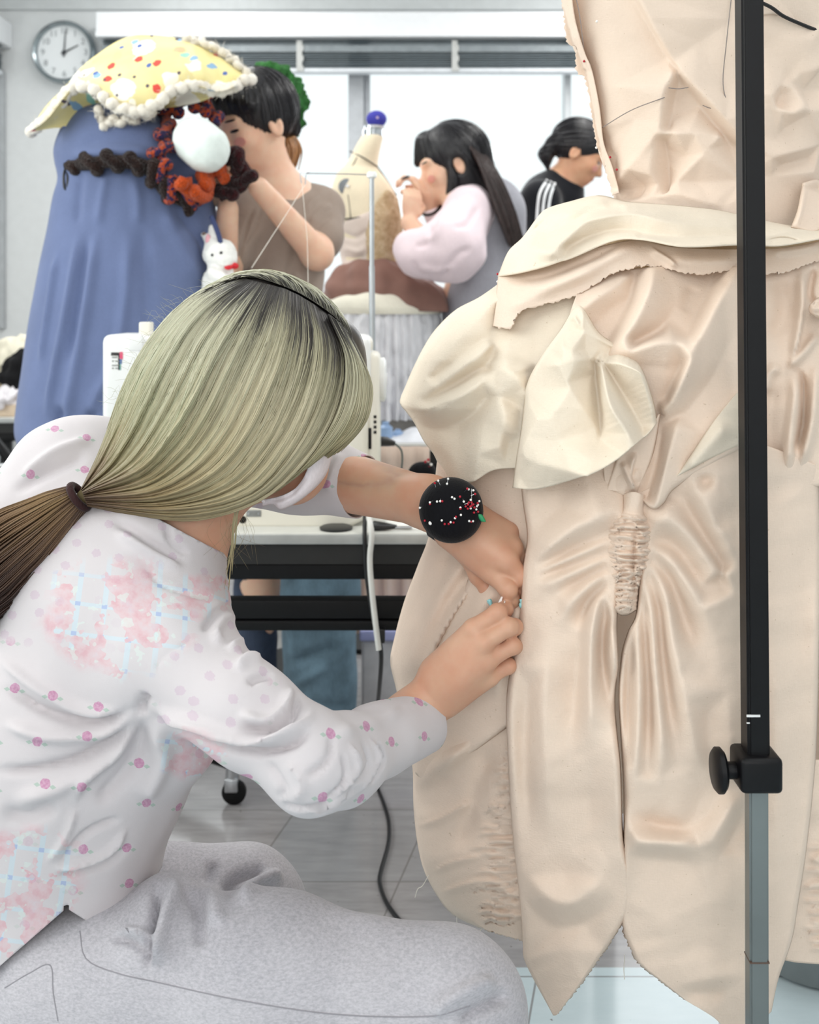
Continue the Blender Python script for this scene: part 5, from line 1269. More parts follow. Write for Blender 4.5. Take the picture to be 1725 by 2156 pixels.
# ponytail
HV, HF, HA, HR, HS = [], [], [], [], []; nvh[0] = 0
m_tailhair = hair_mat('ponytail_hair', [(0, lin(96, 72, 54)), (.12, lin(150, 124, 88)), (.35, lin(140, 112, 82)), (.6, lin(104, 78, 58)), (1, lin(74, 52, 42))], [(0, lin(82, 60, 48)), (.15, lin(112, 86, 64)), (.4, lin(86, 62, 48)), (.7, lin(62, 43, 36)), (1, lin(52, 36, 32))], .34)
ctr = spline([(165, 1047), (120, 1082), (60, 1130), (-10, 1185), (-110, 1262)], 30); wid = np.interp(np.linspace(0, 1, 30), [0, .15, .4, .7, 1], [30, 52, 80, 100, 96])
dc_ = np.interp(np.linspace(0, 1, 30), [0, .3, 1], [1.150, 1.135, 1.12])
tg = np.gradient(ctr, axis=0); tg /= np.linalg.norm(tg, axis=1)[:, None]; nm = np.stack([-tg[:, 1], tg[:, 0]], 1)
for k in range(1500):
    th = rsH.rand() * 2 * math.pi; rr = rsH.rand() ** .4 * rsH.choice([1, 1, 1, .8])
    a_, b_ = math.cos(th) * rr, math.sin(th) * rr
    wv = rsH.normal(0, .03) * np.sin(np.linspace(0, 3, 30) + rsH.rand() * 6)
    q = ctr + nm * (wid * (a_ + wv))[:, None]
    d = dc_ - wid / FPX * 1.13 * .62 * b_
    add_strand(PV(q[:, 0], q[:, 1], d), rsH.uniform(.0005, .0011), np.linspace(0, 1, 30), np.clip(rsH.normal(.5, .25), 0, 1), np.clip(.5 - a_ * .75 + rsH.normal(0, .15), 0, 1))
mk('ponytail', np.concatenate(HV), np.concatenate(HF), m_tailhair, girl, attrs={'along': np.concatenate(HA), 'rnd': np.concatenate(HR), 'side': np.concatenate(HS)})
# elastic
m_tie = cloth('hair_elastic', (58, 38, 38), .05, bump=.5)
tc = P(166, 1046, 1.150); rt = .0142
ax_ = P(190, 1030, 1.15) - P(140, 1066, 1.15); ax_ /= np.linalg.norm(ax_)
e1 = np.cross(ax_, (0, 1, 0)); e1 /= np.linalg.norm(e1); e2 = np.cross(ax_, e1)
ang = np.arange(40) / 40 * 2 * math.pi
MB().tube(tc + rt * 1.0 * np.cos(ang)[:, None] * e1 + rt * .95 * np.sin(ang)[:, None] * e2, .0042, 10, closed=True).build('hair_tie', m_tie, girl)

# ---------------------------------------------------------------- wrist pincushion
m_velvet = cloth('black_velvet', (16, 16, 20), .1, bump=.4, sheen=.08)
pcn = thing('wrist_pincushion', 'round black pincushion strapped on the wrist, full of red and white pins', 'pincushion', P(950, 1073, 1.19))
pc = P(950, 1073, 1.188); pr_ = 68 / FPX * 1.185
MB().lathe([(pr_ * .55, .016), (pr_ * .9, .012), (pr_, .002), (pr_ * .985, -.010), (pr_ * .88, -.022), (pr_ * .68, -.031), (pr_ * .4, -.0365), (.001, -.038)], pc * np.array([1, 1, 1]), 48, 'y').build('cushion', m_velvet, pcn)
pcn.children[0].data.transform(Matrix.Translation(Vector(pc)) @ Matrix.Scale(-1, 4, (0, 1, 0)) @ Matrix.Translation(-Vector(pc)))
pcn.children[0].data.flip_normals()
wc = P(948, 1085, 1.232); wax = P(985, 1110, 1.22) - P(905, 1058, 1.245); wax /= np.linalg.norm(wax)
e1 = np.cross(wax, (0, 1, 0)); e1 /= np.linalg.norm(e1); e2 = np.cross(wax, e1)
bv = []
for s_ in (-.009, .009):
    bv.append(wc + wax * s_ + .0315 * np.cos(ang)[:, None] * e1 + .0285 * np.sin(ang)[:, None] * e2)
bo = mk('wrist_band', np.concatenate(bv), gridfaces(2, 40, True), m_velvet, pcn); bo.modifiers.new('thickness', 'SOLIDIFY').thickness = .0015
# pins, positions read from the photograph around the dome
def dome(x, y):
    dx, dy = (x - 950) / 68, (y - 1073) / 68; r2 = math.hypot(dx, dy)
    if r2 > .92: dx, dy = dx * .92 / r2, dy * .92 / r2; r2 = .92; x, y = 950 + 68 * dx, 1073 + 68 * dy
    h = np.interp(r2, [0, .4, .68, .88, .985, 1], [.038, .0365, .031, .022, .010, .004])
    p = P(x, y, 1.188 - h); n = np.array([dx * r2, -max(.25, 1 - r2 * r2 * .8), -dy * r2]); return p, n / np.linalg.norm(n)
whites = [(923, 1012), (944, 1011), (942, 1022), (886, 1069), (908, 1058), (921, 1056), (928, 1055), (952, 1047), (984, 1033), (995, 1034), (976, 1056), (989, 1053), (1006, 1056), (969, 1068), (1002, 1066), (1000, 1072), (990, 1070), (970, 1083), (958, 1090), (931, 1094), (949, 1098), (908, 1100), (986, 1095), (993, 1095), (1003, 1063), (948, 1112), (1002, 1119), (941, 1117), (957, 1050)]
reds = [(914, 1014), (907, 1061), (932, 1055), (968, 1046), (981, 1032), (997, 1042), (969, 1070), (984, 1062), (988, 1066), (993, 1062), (996, 1068), (991, 1058), (980, 1066), (1000, 1060), (986, 1058), (983, 1070), (1001, 1076), (995, 1078), (897, 1095), (937, 1101), (945, 1102), (955, 1099), (960, 1087), (990, 1097), (992, 1064)]
for i, (x, y) in enumerate(whites):
    p, n = dome(x, y); p = p + n * rsH.uniform(.001, .003); pin(p, n + rsH.normal(0, .25, 3), 'w', 'white ball-headed pin stuck in the round black wrist pincushion', 'white pins in the wrist pincushion', .02, .0013 if (x, y) != (908, 1100) else .0023)
for i, (x, y) in enumerate(reds):
    p, n = dome(x, y); p = p + n * rsH.uniform(.001, .004); pin(p, n + rsH.normal(0, .25, 3), 'r', 'red ball-headed pin stuck in the round black wrist pincushion', 'red pins in the wrist pincushion', .02, .0013)
# green leaf-shaped pin head
p, n = dome(1007, 1088); p = p + n * .004
lf = []
for i in np.linspace(0, 1, 9):
    for j in np.linspace(-1, 1, 5):
        lf.append(p + np.array([(i - .5) * .008 + j * .001, -.001 * (1 - j * j), -(i - .5) * .008 + j * .0032 * math.sin(math.pi * min(.98, max(.04, i)))]))
o = mk('leaf_pin', np.array(lf), gridfaces(9, 5), plain('pin_green', (40, 150, 96), .35)); o.modifiers.new('thickness', 'SOLIDIFY').thickness = .001
recentre(o); tag(o, 'green leaf-shaped pin head on the wrist pincushion', 'pin')
# ---------------------------------------------------------------- work tables and what stands on them
m_tab_top = plain('table_laminate', (206, 206, 200), .35, var=.02)
m_tab_edge = plain('table_edge', (176, 178, 176), .3, metal=.3)
m_tab_apron = plain('table_apron', (44, 44, 44), .6, spec=.25)
m_tab_blk = plain('table_black', (10, 10, 12), .5, spec=.25)
TZ = .707
def work_table(label, x0, x1, y0, y1, rails=True, rot=0, leg_in=.04, front=True):
    t = thing('work_table', label, 'table', ((x0 + x1) / 2, (y0 + y1) / 2, 0), 'black-framed work tables')
    MB().box(x0, x1, y0, y1, TZ - .018, TZ, .003).build('table_top', m_tab_top, t)
    MB().box(x0 - .002, x1 + .002, y0 - .004, y0, TZ - .020, TZ - .002, .0015).build('edge_strip', m_tab_edge, t)
    MB().box(x0 + .02, x1 - .02, y0 + .004, y0 + .02, TZ - .058, TZ - .018).build('apron', m_tab_apron, t)
    MB().box(x0 + .03, x1 - .03, y0 + .01, y0 + .05, TZ - .088, TZ - .058, .004).build('frame_rail', m_tab_blk, t)
    MB().box(x0 + .03, x1 - .03, y1 - .05, y1 - .02, TZ - .06, TZ - .018, .004).build('frame_rail', m_tab_blk, t)
    if rails:
        z1, z0 = zy(1259, y0 + .03), zy(1321, y0 + .03)
        MB().box(x0 + .03, x1 - .03, y0 + .012, y0 + .05, z0 + (z1 - z0) * .36, z1, .003).box(x0 + .03, x1 - .03, y0 + .008, y0 + .05, z0, z0 + (z1 - z0) * .33, .003).build('shelf_rail', m_tab_blk, t)
    for ax in (x0 + leg_in, x1 - leg_in):
        for ay in (y0 + .05, y1 - .05):
            MB().box(ax - .018, ax + .018, ay - .018, ay + .018, 0, TZ - .018, .004).build('leg', m_tab_blk, t)
    return t
work_table('black-framed table under the cream sewing machine', xx(150, 2.0), xx(1330, 2.0), 2.0, 2.42)
work_table('pale-topped table behind the sewing machine, beside the white petticoat', xx(560, 3.25), xx(1500, 3.25), 3.25, 3.52, rails=False)
work_table('table at the far left loaded with cloth and cardboard', -2.3, xx(72, 4.0), 4.0, 4.6, rails=False, leg_in=.12)

# --- sewing machine
MD = 2.06
mach = thing('sewing_machine', 'cream sewing machine on the black table, mostly hidden by the blond head', 'sewing machine', (xx(600, MD), MD + .09, TZ))
m_cream = plain('machine_cream', (232, 229, 217), .35, var=.01); m_mwhite = plain('machine_white', (233, 235, 234), .35, var=.01)
def mbx(x0, x1, y0, y1, d0, d1, bev, name, mat, par=mach):
    return MB().box(xx(x0, MD), xx(x1, MD), d0, d1, zy(y1, MD), zy(y0, MD), bev).build(name, mat, par)
bm = bmesh.new()
# base with a bevelled right end
outl = [(300, 1112), (735, 1114), (772, 1092), (778, 1040), (300, 1032)]
mb = MB(); n = len(outl)
vv_ = [(xx(x, MD), d_, zy(y, MD)) for d_ in (MD, MD + .18) for x, y in outl]
mb.add(vv_, [tuple(range(n - 1, -1, -1))[::-1], tuple(range(2 * n - 1, n - 1, -1))] + [(i, i + n, (i + 1) % n + n, (i + 1) % n) for i in range(n)])
o = mb.build('base', m_cream, mach, False); bv_ = o.modifiers.new('bevel', 'BEVEL'); bv_.width = .008; bv_.segments = 3
for px_ in (330, 720):
    MB().lathe([(.012, 0), (.013, .008), (.001, .008)], (xx(px_, MD), MD + .03, TZ), 16).build('foot', m_tab_blk, mach)
mbx(640, 776, 716, 1045, MD + .02, MD + .16, .014, 'column', m_cream)
mbx(214, 780, 708, 862, MD + .015, MD + .165, .016, 'arm', m_mwhite)
mbx(213, 306, 705, 912, MD, MD + .15, .014, 'head', m_mwhite)
mbx(272, 300, 706, 738, MD - .0015, MD + .002, .001, 'lid', m_mwhite)
mbx(281, 306, 679, 708, MD + .04, MD + .07, .003, 'spool_cap', m_cream)
mbx(752, 783, 712, 745, MD + .03, MD + .09, .010, 'bobbin_winder', m_cream)
mbx(766, 798, 745, 1010, MD + .03, MD + .15, .012, 'motor_cover', m_cream)
mbx(240, 262, 912, 960, MD + .06, MD + .075, .002, 'presser_bar', m_steel)
wm = MB(); wm.lathe([(.001, 0), (.034, .001), (.043, .005), (.0435, .014), (.036, .018), (.014, .016), (.012, .019), (.001, .019)], (xx(792, MD), MD + .09, zy(806, MD)), 36, 'x'); wm.build('hand_wheel', m_mwhite, mach)
# printed stitch table on the head
m_print = plain('print_black', (46, 44, 46), .6); m_pgrey = plain('print_grey', (150, 152, 150), .6); m_pink = plain('print_pink', (222, 84, 120), .5); m_pblue = plain('print_blue', (92, 120, 168), .5); m_pteal = plain('print_teal', (120, 168, 160), .5)
for x0, x1, y0, y1, m_ in ((234, 249, 742, 749, m_print), (236, 247, 751, 754, m_pgrey), (236, 240, 759, 762, m_pgrey), (243, 248, 759, 762, m_pgrey), (236, 248, 768, 771, m_pgrey), (236, 240, 774, 777, m_pgrey), (243, 248, 774, 777, m_pgrey), (252, 259, 741, 756, m_pink), (251, 257, 756, 766, m_pblue), (250, 255, 766, 779, m_pteal), (249, 252, 742, 779, m_print)):
    MB().box(xx(x0, MD), xx(x1, MD), MD - .0006, MD + .001, zy(y1, MD), zy(y0, MD)).build('stitch_chart', m_, mach, False)
MB().lathe([(.0072, 0), (.0072, .002), (.001, .002)], (xx(511, MD), MD + .001, zy(1094, MD)), 20, 'y').build('socket_hole', m_tab_blk, mach)
mbx(519, 550, 1074, 1088, MD - .0012, MD + .001, .0005, 'rating_plate', plain('plate_grey', (150, 152, 150), .35, metal=.5))
for px_ in (524, 545):
    MB().lathe([(.0022, 0), (.0022, .0018), (.001, .002)], (xx(px_, MD), MD - .001, zy(1081, MD)), 10, 'y').build('rivet', m_steel, mach)
for k in range(4):
    mbx(786, 792, 878 + 11 * k, 884 + 11 * k, MD + .0285, MD + .031, .0005, 'vent_slot', m_tab_blk)
mbx(775, 781, 905, 950, MD + .028, MD + .04, .001, 'cord_socket', m_tab_blk)

# thread stand with its wire guide
ts = thing('thread_stand', 'grey thread stand pole with bent wire guide rising behind the sewing machine', 'thread stand', (xx(783, 2.3), 2.3, TZ))
m_pole = plain('pole_grey', (168, 174, 178), .3, metal=.5)
MB().tube([(xx(787, 2.3), 2.3, TZ + .01), P(783, 560, 2.3)], .0062, 14).build('pole', m_pole, ts)
MB().tube([P(783, 566, 2.3), P(783, 372, 2.3)], .0050, 14).build('pole_top', m_pole, ts)
MB().lathe([(.10, 0), (.10, .008), (.09, .011), (.001, .011)], (xx(787, 2.3), 2.3, TZ), 28).build('base', m_mwhite, ts)
MB().lathe([(.006, 0), (.0105, .003), (.0105, .011), (.008, .014), (.001, .014)], P(783, 376, 2.3), 16).build('cap', m_mwhite, ts)
MB().tube([P(783, 368, 2.3), P(720, 366, 2.3), P(646, 365, 2.3), P(644, 370, 2.29), P(643, 388, 2.29)], .0012, 8).tube([P(652, 362, 2.3), P(636, 363, 2.29), P(632, 366, 2.28), P(635, 386, 2.28)], .0012, 8).build('wire_guide', m_steel, ts)
th = thing('thread', 'fine white thread running down from the wire guide of the thread stand', 'thread', P(650, 600, 2.29))
MB().tube([P(643, 388, 2.29), P(609, 442, 2.27), P(530, 564, 2.2)], .0006, 5).tube([P(636, 386, 2.28), P(647, 503, 2.28), P(650, 640, 2.26)], .0005, 5).build('strand', m_thread, th)

# cords
m_cw = plain('cord_white', (216, 216, 212), .45); m_cb = plain('cord_black', (22, 22, 24), .4)
c1 = thing('power_cord', 'white power cord hanging over the front edge of the sewing table', 'cord', P(797, 1410, 1.97))
q = spline([(776, 1086, 2.02), (780, 1105, 1.985), (783, 1130, 1.975), (779, 1180, 1.975), (784, 1250, 1.972), (793, 1330, 1.97), (798, 1368, 1.97)], 40)
MB().tube(PV(q[:, 0], q[:, 1], q[:, 2]), .0052, 10).build('cable', m_cw, c1)
c2 = thing('power_cord', 'thin black cord falling behind the white one and snaking over the floor', 'cord', P(838, 1932, 2.0))
fl = lambda y: FPX * (CH - .004) / (y - YH)
pts = [(769, 1078, 2.03), (768, 1120, 1.99), (771, 1200, 1.99), (784, 1290, 1.985), (798, 1345, 1.985), (803, 1385, 2.0), (799, 1450, 2.1), (791, 1530, 2.35), (790, 1600, 2.6)] + [(x, y, fl(y)) for x, y in ((795, 1655), (808, 1690), (819, 1730), (818, 1775), (802, 1835), (800, 1860), (813, 1898), (838, 1934), (880, 1975), (960, 2010))]
q = spline(pts, 110); MB().tube(PV(q[:, 0], q[:, 1], q[:, 2]), .0042, 10).build('cable', m_cb, c2)
MB().box(P(797, 1340, 1.985)[0] - .004, P(797, 1340, 1.985)[0] + .012, 1.975, 1.995, zy(1352, 1.985), zy(1322, 1.985), .003).build('plug', m_cb, c2)

# small things on the sewing table
def on_table(x, d, z=TZ): return np.array([xx(x, d), d, z])
o = MB().lathe([(.001, 0), (.030, 0), (.031, .004), (.027, .006), (.001, .006)], on_table(708, 2.035), 28).build('lens_cap', m_cb); recentre(o); tag(o, 'flat black round cap lying before the sewing machine', 'cap')
sc = thing('scissors', 'black-handled scissors lying on the table right of the machine', 'scissors', on_table(830, 2.03))
MB().tube([on_table(788, 2.05, TZ + .006), on_table(815, 2.035, TZ + .006), on_table(835, 2.03, TZ + .006)], [.007, .006, .003], 8).build('handle', m_cb, sc)
MB().tube([on_table(788, 2.02, TZ + .006), on_table(812, 2.02, TZ + .006), on_table(835, 2.03, TZ + .006)], [.006, .005, .003], 8).build('handle', m_cb, sc)
MB().box(xx(832, 2.03), xx(868, 2.03), 2.024, 2.036, TZ + .003, TZ + .006, .001).build('blade', m_steel, sc)
def sheet(name, pts, label, cat, m_, z=TZ, t_=.0012, hump=.0):
    """a soft loose sheet lying on a surface, corners given as (x px, depth)"""
    a, b, c_, d_ = [np.array([xx(x, d), d]) for x, d in pts]
    V = []; n = 14
    for j in np.linspace(0, 1, n):
        for i in np.linspace(0, 1, n):
            p = (a * (1 - i) + b * i) * (1 - j) + (d_ * (1 - i) + c_ * i) * j
            V.append([p[0], p[1], z + .001 + hump * max(0, math.sin(math.pi * i) * math.sin(math.pi * j)) ** .8 * (1 + .5 * math.sin(i * 9 + j * 5))])
    o = mk(name, np.array(V), gridfaces(n, n), m_); so = o.modifiers.new('thickness', 'SOLIDIFY'); so.thickness = t_; so.offset = 1
    recentre(o); tag(o, label, cat); return o
m_paper = plain('paper', (240, 240, 236), .7); m_plas = plain('plastic_film', (236, 232, 236), .2, var=.05)
sheet('paper_sheet', ((800, 2.02), (905, 2.03), (930, 2.16), (812, 2.14)), 'white papers on the sewing table under the outstretched arm', 'paper', m_paper, hump=.004)
sheet('green_leaflet', ((868, 2.05), (925, 2.03), (935, 2.12), (880, 2.12)), 'green leaflet on the sewing table near the black pincushion', 'leaflet', plain('leaflet_green', (150, 186, 92), .5), TZ + .008, hump=.004)
sheet('plastic_bag', ((790, 2.2), (880, 2.2), (880, 2.36), (795, 2.36)), 'clear plastic bag with a pink print behind the arm on the sewing table', 'bag', plain('bag_pinkish', (240, 222, 226), .3, var=.08, nscale=12), TZ, hump=.03)

# on the second table
T2 = lambda x, d: on_table(x, d)
cl_ = thing('clip_holder', 'black clip holder sticking out over the pale table behind the machine', 'clip', T2(815, 3.3))  # plain black clip with a grip and lead, gives no light
MB().box(xx(772, 2.25), xx(800, 2.25), 2.235, 2.265, zy(942, 2.25), zy(920, 2.25), .004).tube([P(795, 929, 2.25), P(815, 930, 2.25), P(832, 934, 2.25)], [.011, .010, .005], 10).build('grip', m_cb, cl_)
q = spline([(832, 934, 2.25), (846, 950, 2.25), (846, 985, 2.26), (838, 1010, 2.28)], 14); MB().tube(PV(q[:, 0], q[:, 1], q[:, 2]), .0022, 6).build('lead', plain('lead_grey', (80, 92, 90), .5), cl_)
cl_.location = Vector(P(800, 940, 2.25).tolist())
for ch in cl_.children: ch.matrix_parent_inverse = Matrix.Translation(-cl_.location)
pq = thing('pincushion', 'second black pincushion with red pins, partly hidden behind the dress', 'pincushion', P(890, 1018, 2.3))
MB().ball(P(890, 994, 2.3), (.030, .028, .022), 24, 14).build('cushion', m_velvet, pq)
MB().tube([P(890, 1015, 2.3), on_table(890, 2.3)], [.018, .024], 16).build('stand', m_cb, pq)
for k, (x, y) in enumerate(((902, 968), (896, 972), (908, 978), (903, 984))):
    pin(P(x, y, 2.285), (.3, -.4, .8), 'r' if k != 2 else 'w', 'pin in the second black pincushion beside the frayed cloth', 'pins in the second pincushion', .02, .003)
m_blue_pl = plain('plastic_blue', (150, 178, 216), .3, var=.06, nscale=15)
for x, d, r, h, nm, lb in ((812, 3.32, .022, .06, 'plastic_bottle', 'small bluish plastic bottle on the pale table behind the machine'), (838, 3.38, .018, .03, 'plastic_cup', 'tiny clear cup beside the bluish bottle on the pale table')):
    o = MB().lathe([(.001, 0), (r, 0), (r, h * .7), (r * .5, h * .85), (r * .5, h), (.001, h)], T2(x, d), 20).build(nm, m_blue_pl); recentre(o); tag(o, lb, 'bottle' if 'bottle' in nm else 'cup')
sheet('tissue_paper', ((800, 3.28), (925, 3.27), (930, 3.45), (815, 3.45)), 'crumpled pale tissue paper on the table behind the machine', 'paper', plain('tissue', (234, 236, 242), .6, var=.05, nscale=15), hump=.025)
# cloth hanging below the second table and a box on the floor
def hang(name, x0, x1, y0, y1, d, m_, label, cat, n=9):
    V = []; nv = 14; nu = 60
    for v in np.linspace(0, 1, nv):
        for u in np.linspace(0, 1, nu):
            p = P(x0 + (x1 - x0) * u, y0 + (y1 - y0) * v, d); V.append(p + np.array([0, .012 * math.sin(u * n * 6.28) * (0.4 + v), 0]))
    o = mk(name, np.array(V), gridfaces(nv, nu), m_); o.modifiers.new('thickness', 'SOLIDIFY').thickness = .003
    recentre(o); return tag(o, label, cat)
hang('hanging_cloth', 752, 905, 940, 1335, 3.22, cloth('beige_cloth', (222, 200, 184)), 'beige cloth hanging down from the pale-topped table', 'cloth', 4)
bx = thing('storage_box', 'pale storage box with lavender lid on the floor under the tables', 'box', (xx(800, 3.0), 3.1, 0))
MB().box(xx(762, 3.0), xx(905, 3.0), 2.98, 3.24, 0, zy(1348, 2.98), .01).build('body', plain('box_pale', (206, 204, 206), .5), bx)
MB().box(xx(758, 3.0), xx(909, 3.0), 2.97, 3.25, zy(1348, 2.98), zy(1326, 2.98), .005).build('lid', plain('lid_lavender', (176, 180, 226), .4), bx)

# on the left-hand table
def lump(name, prims, h, m_, label, cat, amp=.006, sc=.05, k=.03):
    V, F = sdf_mesh(prims, h, k, 2); N = vnormals(V, F)
    V = V + N * (amp * wob(V, sc, 2) + amp * .5 * wob(V, sc * .4, 3))[:, None]
    o = mk(name, V, F, m_); recentre(o); return tag(o, label, cat)
dl = 4.15
lump('folded_cloth', [cone(P(-60, 770, dl), P(40, 745, dl), .07, .06), cone(P(30, 735, dl), P(62, 725, dl), .05, .035), cone(P(-40, 800, dl), P(15, 790, dl), .05, .04)], .01, cloth('cream_cloth', (240, 234, 214)), 'heap of cream cloth on the far left table', 'cloth', .012)
lump('black_bag', [cone(P(38, 775, 4.1), P(60, 760, 4.1), .055, .05), cone(P(35, 820, 4.1), P(60, 825, 4.1), .05, .045), cone(P(-20, 795, 4.05), P(20, 798, 4.05), .02, .018)], .01, cloth('black_cloth', (24, 24, 26)), 'black fabric bundle beneath the cream cloth on the left table', 'bag', .008)
lump('plastic_bag', [cone(P(-30, 838, 4.05), P(28, 830, 4.05), .045, .028), ell(P(0, 845, 4.05), (.06, .05, .03))], .009, m_plas, 'crumpled clear plastic bag on the cardboard, left table', 'bag', .012, .03)
cbx = MB().box(xx(-60, 4.02), xx(52, 4.02), 4.03, 4.3, TZ, TZ + .045, .004).build('cardboard_box', plain('cardboard', (216, 196, 172), .8)); recentre(cbx); tag(cbx, 'flat tan cardboard box at the edge of the left table', 'box')
ch_ = thing('folding_chair', 'black and chrome chair frame under the left table', 'chair', (xx(10, 3.6), 3.6, 0))
MB().tube([P(-30, 905, 3.6), P(10, 955, 3.6), P(48, 1010, 3.6), (xx(90, 3.6), 3.6, .02)], .017, 10).build('leg', m_tab_blk, ch_)
MB().tube([P(-40, 985, 3.55), P(20, 978, 3.55), P(60, 985, 3.55)], .008, 10).tube([(xx(-20, 3.6), 3.6, .01), P(-30, 905, 3.6)], .01, 10).build('stretcher', m_steel, ch_)

# grey tub behind the dress at the lower right
tub = MB().lathe([(.09, 0), (.118, .006), (.124, .05), (.126, .11), (.12, .118), (.11, .112), (.001, .10)], (xx(1738, 1.86), 1.90, 0), 48).build('tub', plain('tub_grey', (112, 120, 122), .4)); recentre(tub); tag(tub, 'round grey tub on the floor behind the dress, lower right', 'tub')
# stool that carries the dressmaker (below the frame)
st_ = thing('stool', 'round black work stool under the seated dressmaker', 'stool', (xx(60, 1.16), 1.17, 0))
MB().lathe([(.001, 0), (.16, 0), (.17, .012), (.165, .03), (.001, .035)], (xx(60, 1.16), 1.17, .325), 36).build('seat', m_tab_blk, st_)
for a_ in range(4):
    c_, s_ = math.cos(a_ * math.pi / 2 + .8), math.sin(a_ * math.pi / 2 + .8)
    MB().tube([(xx(60, 1.16) + .11 * c_, 1.17 + .11 * s_, .33), (xx(60, 1.16) + .17 * c_, 1.17 + .17 * s_, .0)], .012, 10).build('leg', m_steel, st_)
# ---------------------------------------------------------------- blue dress on its form, pillow, knitted ruffles
BD = 2.68
bform = thing('dress_form_stand', 'black wheeled stand under the blue dress, one caster showing', 'stand', (xx(262, BD), BD, 0))
MB().tube([(xx(262, BD), BD, .10), P(262, 940, BD)], .018, 14).build('pole', m_tab_blk, bform)
cp = np.array([xx(486, 2.45), 2.46, 0]); cen = np.array([xx(262, BD), BD, 0])
for k in range(4):
    a_ = math.atan2(cp[1] - cen[1], cp[0] - cen[0]) + k * math.pi / 2; L = np.linalg.norm((cp - cen)[:2])
    dr = np.array([math.cos(a_), math.sin(a_), 0]); e = cen + dr * L
    sd_ = np.array([-dr[1], dr[0], 0])
    V_ = []
    for s_, (hw, z0, z1) in ((0, (.03, .09, .14)), (1, (.016, .080, .105))):
        b_ = cen + dr * L * s_
        for q_ in (-1, 1):
            for z_ in (z0, z1): V_.append(b_ + sd_ * hw * q_ + np.array([0, 0, z_]))
    o = MB().add(V_, [(0, 1, 3, 2), (4, 6, 7, 5), (0, 4, 5, 1), (2, 3, 7, 6), (1, 5, 7, 3), (0, 2, 6, 4)]).build('foot', m_tab_blk, bform, False)
    o.modifiers.new('bevel', 'BEVEL').width = .006
    f_ = MB().tube([e + np.array([0, 0, .09]), e + np.array([0, 0, .062])], .013, 12).box(e[0] - .014, e[0] + .016, e[1] - .016, e[1] + .016, .03, .062, .004).build('caster', m_steel, bform)
    MB().lathe([(.001, -.009), (.022, -.009), (.0275, -.006), (.0275, .006), (.022, .009), (.001, .009)], e + np.array([.006, 0, .0275]), 24, 'y').build('wheel', m_tab_blk, f_)
# small block with green tape on the base
MB().box(xx(404, 2.52), xx(446, 2.52), 2.50, 2.55, .112, .15, .005).build('wooden_block', plain('block_brown', (150, 100, 66), .6), bform)
MB().box(xx(410, 2.52), xx(422, 2.52), 2.497, 2.5, .105, .150, .001).build('tape', plain('tape_green', (190, 226, 160), .6), bform, False)

bdress = thing('blue_dress', 'long dusty blue dress on a stand at the left, yellow pillow on top', 'dress', P(262, 960, BD))
m_bluecl = cloth('dusty_blue', (104, 117, 153), .04, bump=.15, wr=14)
brow = [(228, 170, 330, .09), (250, 148, 352, .13), (285, 130, 395, .16), (318, 120, 424, .175), (345, 122, 440, .18), (380, 128, 448, .17), (420, 118, 452, .17), (500, 102, 458, .18), (600, 82, 466, .20), (720, 62, 478, .225), (820, 50, 490, .24), (890, 42, 498, .245), (925, 46, 498, .24), (950, 62, 490, .225), (965, 85, 470, .2)]
V, F = silhouette(brow, BD, 150, 260)
bs = [([(165, 480), (150, 600), (120, 760), (95, 900)], 9, 10, 'r'), ([(205, 470), (190, 600), (165, 750), (130, 930)], 14, 12, 'r'), ([(185, 480), (170, 620), (140, 780)], 10, 9, 'v'), ([(125, 520), (105, 640), (85, 780)], 8, 9, 'r'), ([(270, 480), (265, 620), (240, 760), (170, 900)], 16, 10, 'r'), ([(300, 470), (310, 620), (310, 740)], 20, 7, 'v'), ([(340, 430), (380, 520), (420, 600)], 20, 9, 'r'), ([(370, 440), (420, 500), (450, 560)], 12, 8, 'v'), ([(130, 850), (122, 900), (118, 950)], 12, 12, 'v'), ([(190, 860), (195, 900), (205, 930)], 14, 12, 'v'), ([(145, 345), (220, 352), (320, 350)], 14, 9, 'v'), ([(140, 330), (220, 322), (330, 320)], 16, 8, 'r'), ([(160, 300), (240, 290), (330, 300)], 18, 5, 'v'), ([(225, 360), (215, 420), (205, 480)], 12, 6, 'r'), ([(170, 360), (165, 420), (160, 480)], 12, 6, 'v'), ([(280, 370), (290, 420), (290, 480)], 14, 6, 'r')]
V = fold(V, F, [(a, b, c_ * 1.3, k_) for a, b, c_, k_ in bs], lambda v: .002 * wob(v, .12, 2))
mk('dress_body', V, F, m_bluecl, bdress)
MB().tube(PV(*spline([(445, 455, 2.56), (462, 500, 2.56), (470, 545, 2.56)], 10).T), .006, 8).build('side_seam', cloth('dark_blue_seam', (70, 80, 118)), bdress)

def yarn_mat(name, cols, scale=60, fuzz=.6):
    t = NT(name); co = t.coord()
    n = t.noise(co, scale, 2, .6)
    st = [(.2 + .6 * i / max(1, len(cols) - 1), lin(*c)) for i, c in enumerate(cols)]
    c = t.ramp(n, st, 'CONSTANT' if len(cols) > 1 else 'LINEAR')
    kn = t.node('ShaderNodeTexVoronoi'); kn.inputs['Scale'].default_value = 190; t.link(co, kn.inputs['Vector'])
    c = t.mix(.55, c, t.mix(1.0, c, t.ramp(kn.outputs['Distance'], [(0, (1, 1, 1, 1)), (.6, (.35, .35, .35, 1))]), 'MULTIPLY'))
    t.link(c, t.b.inputs['Base Color']); t.b.inputs['Roughness'].default_value = 1; t.b.inputs['Specular IOR Level'].default_value = .05; t.b.inputs['Sheen Weight'].default_value = .15
    t.bump(kn.outputs['Distance'], .9, .006); return t.m
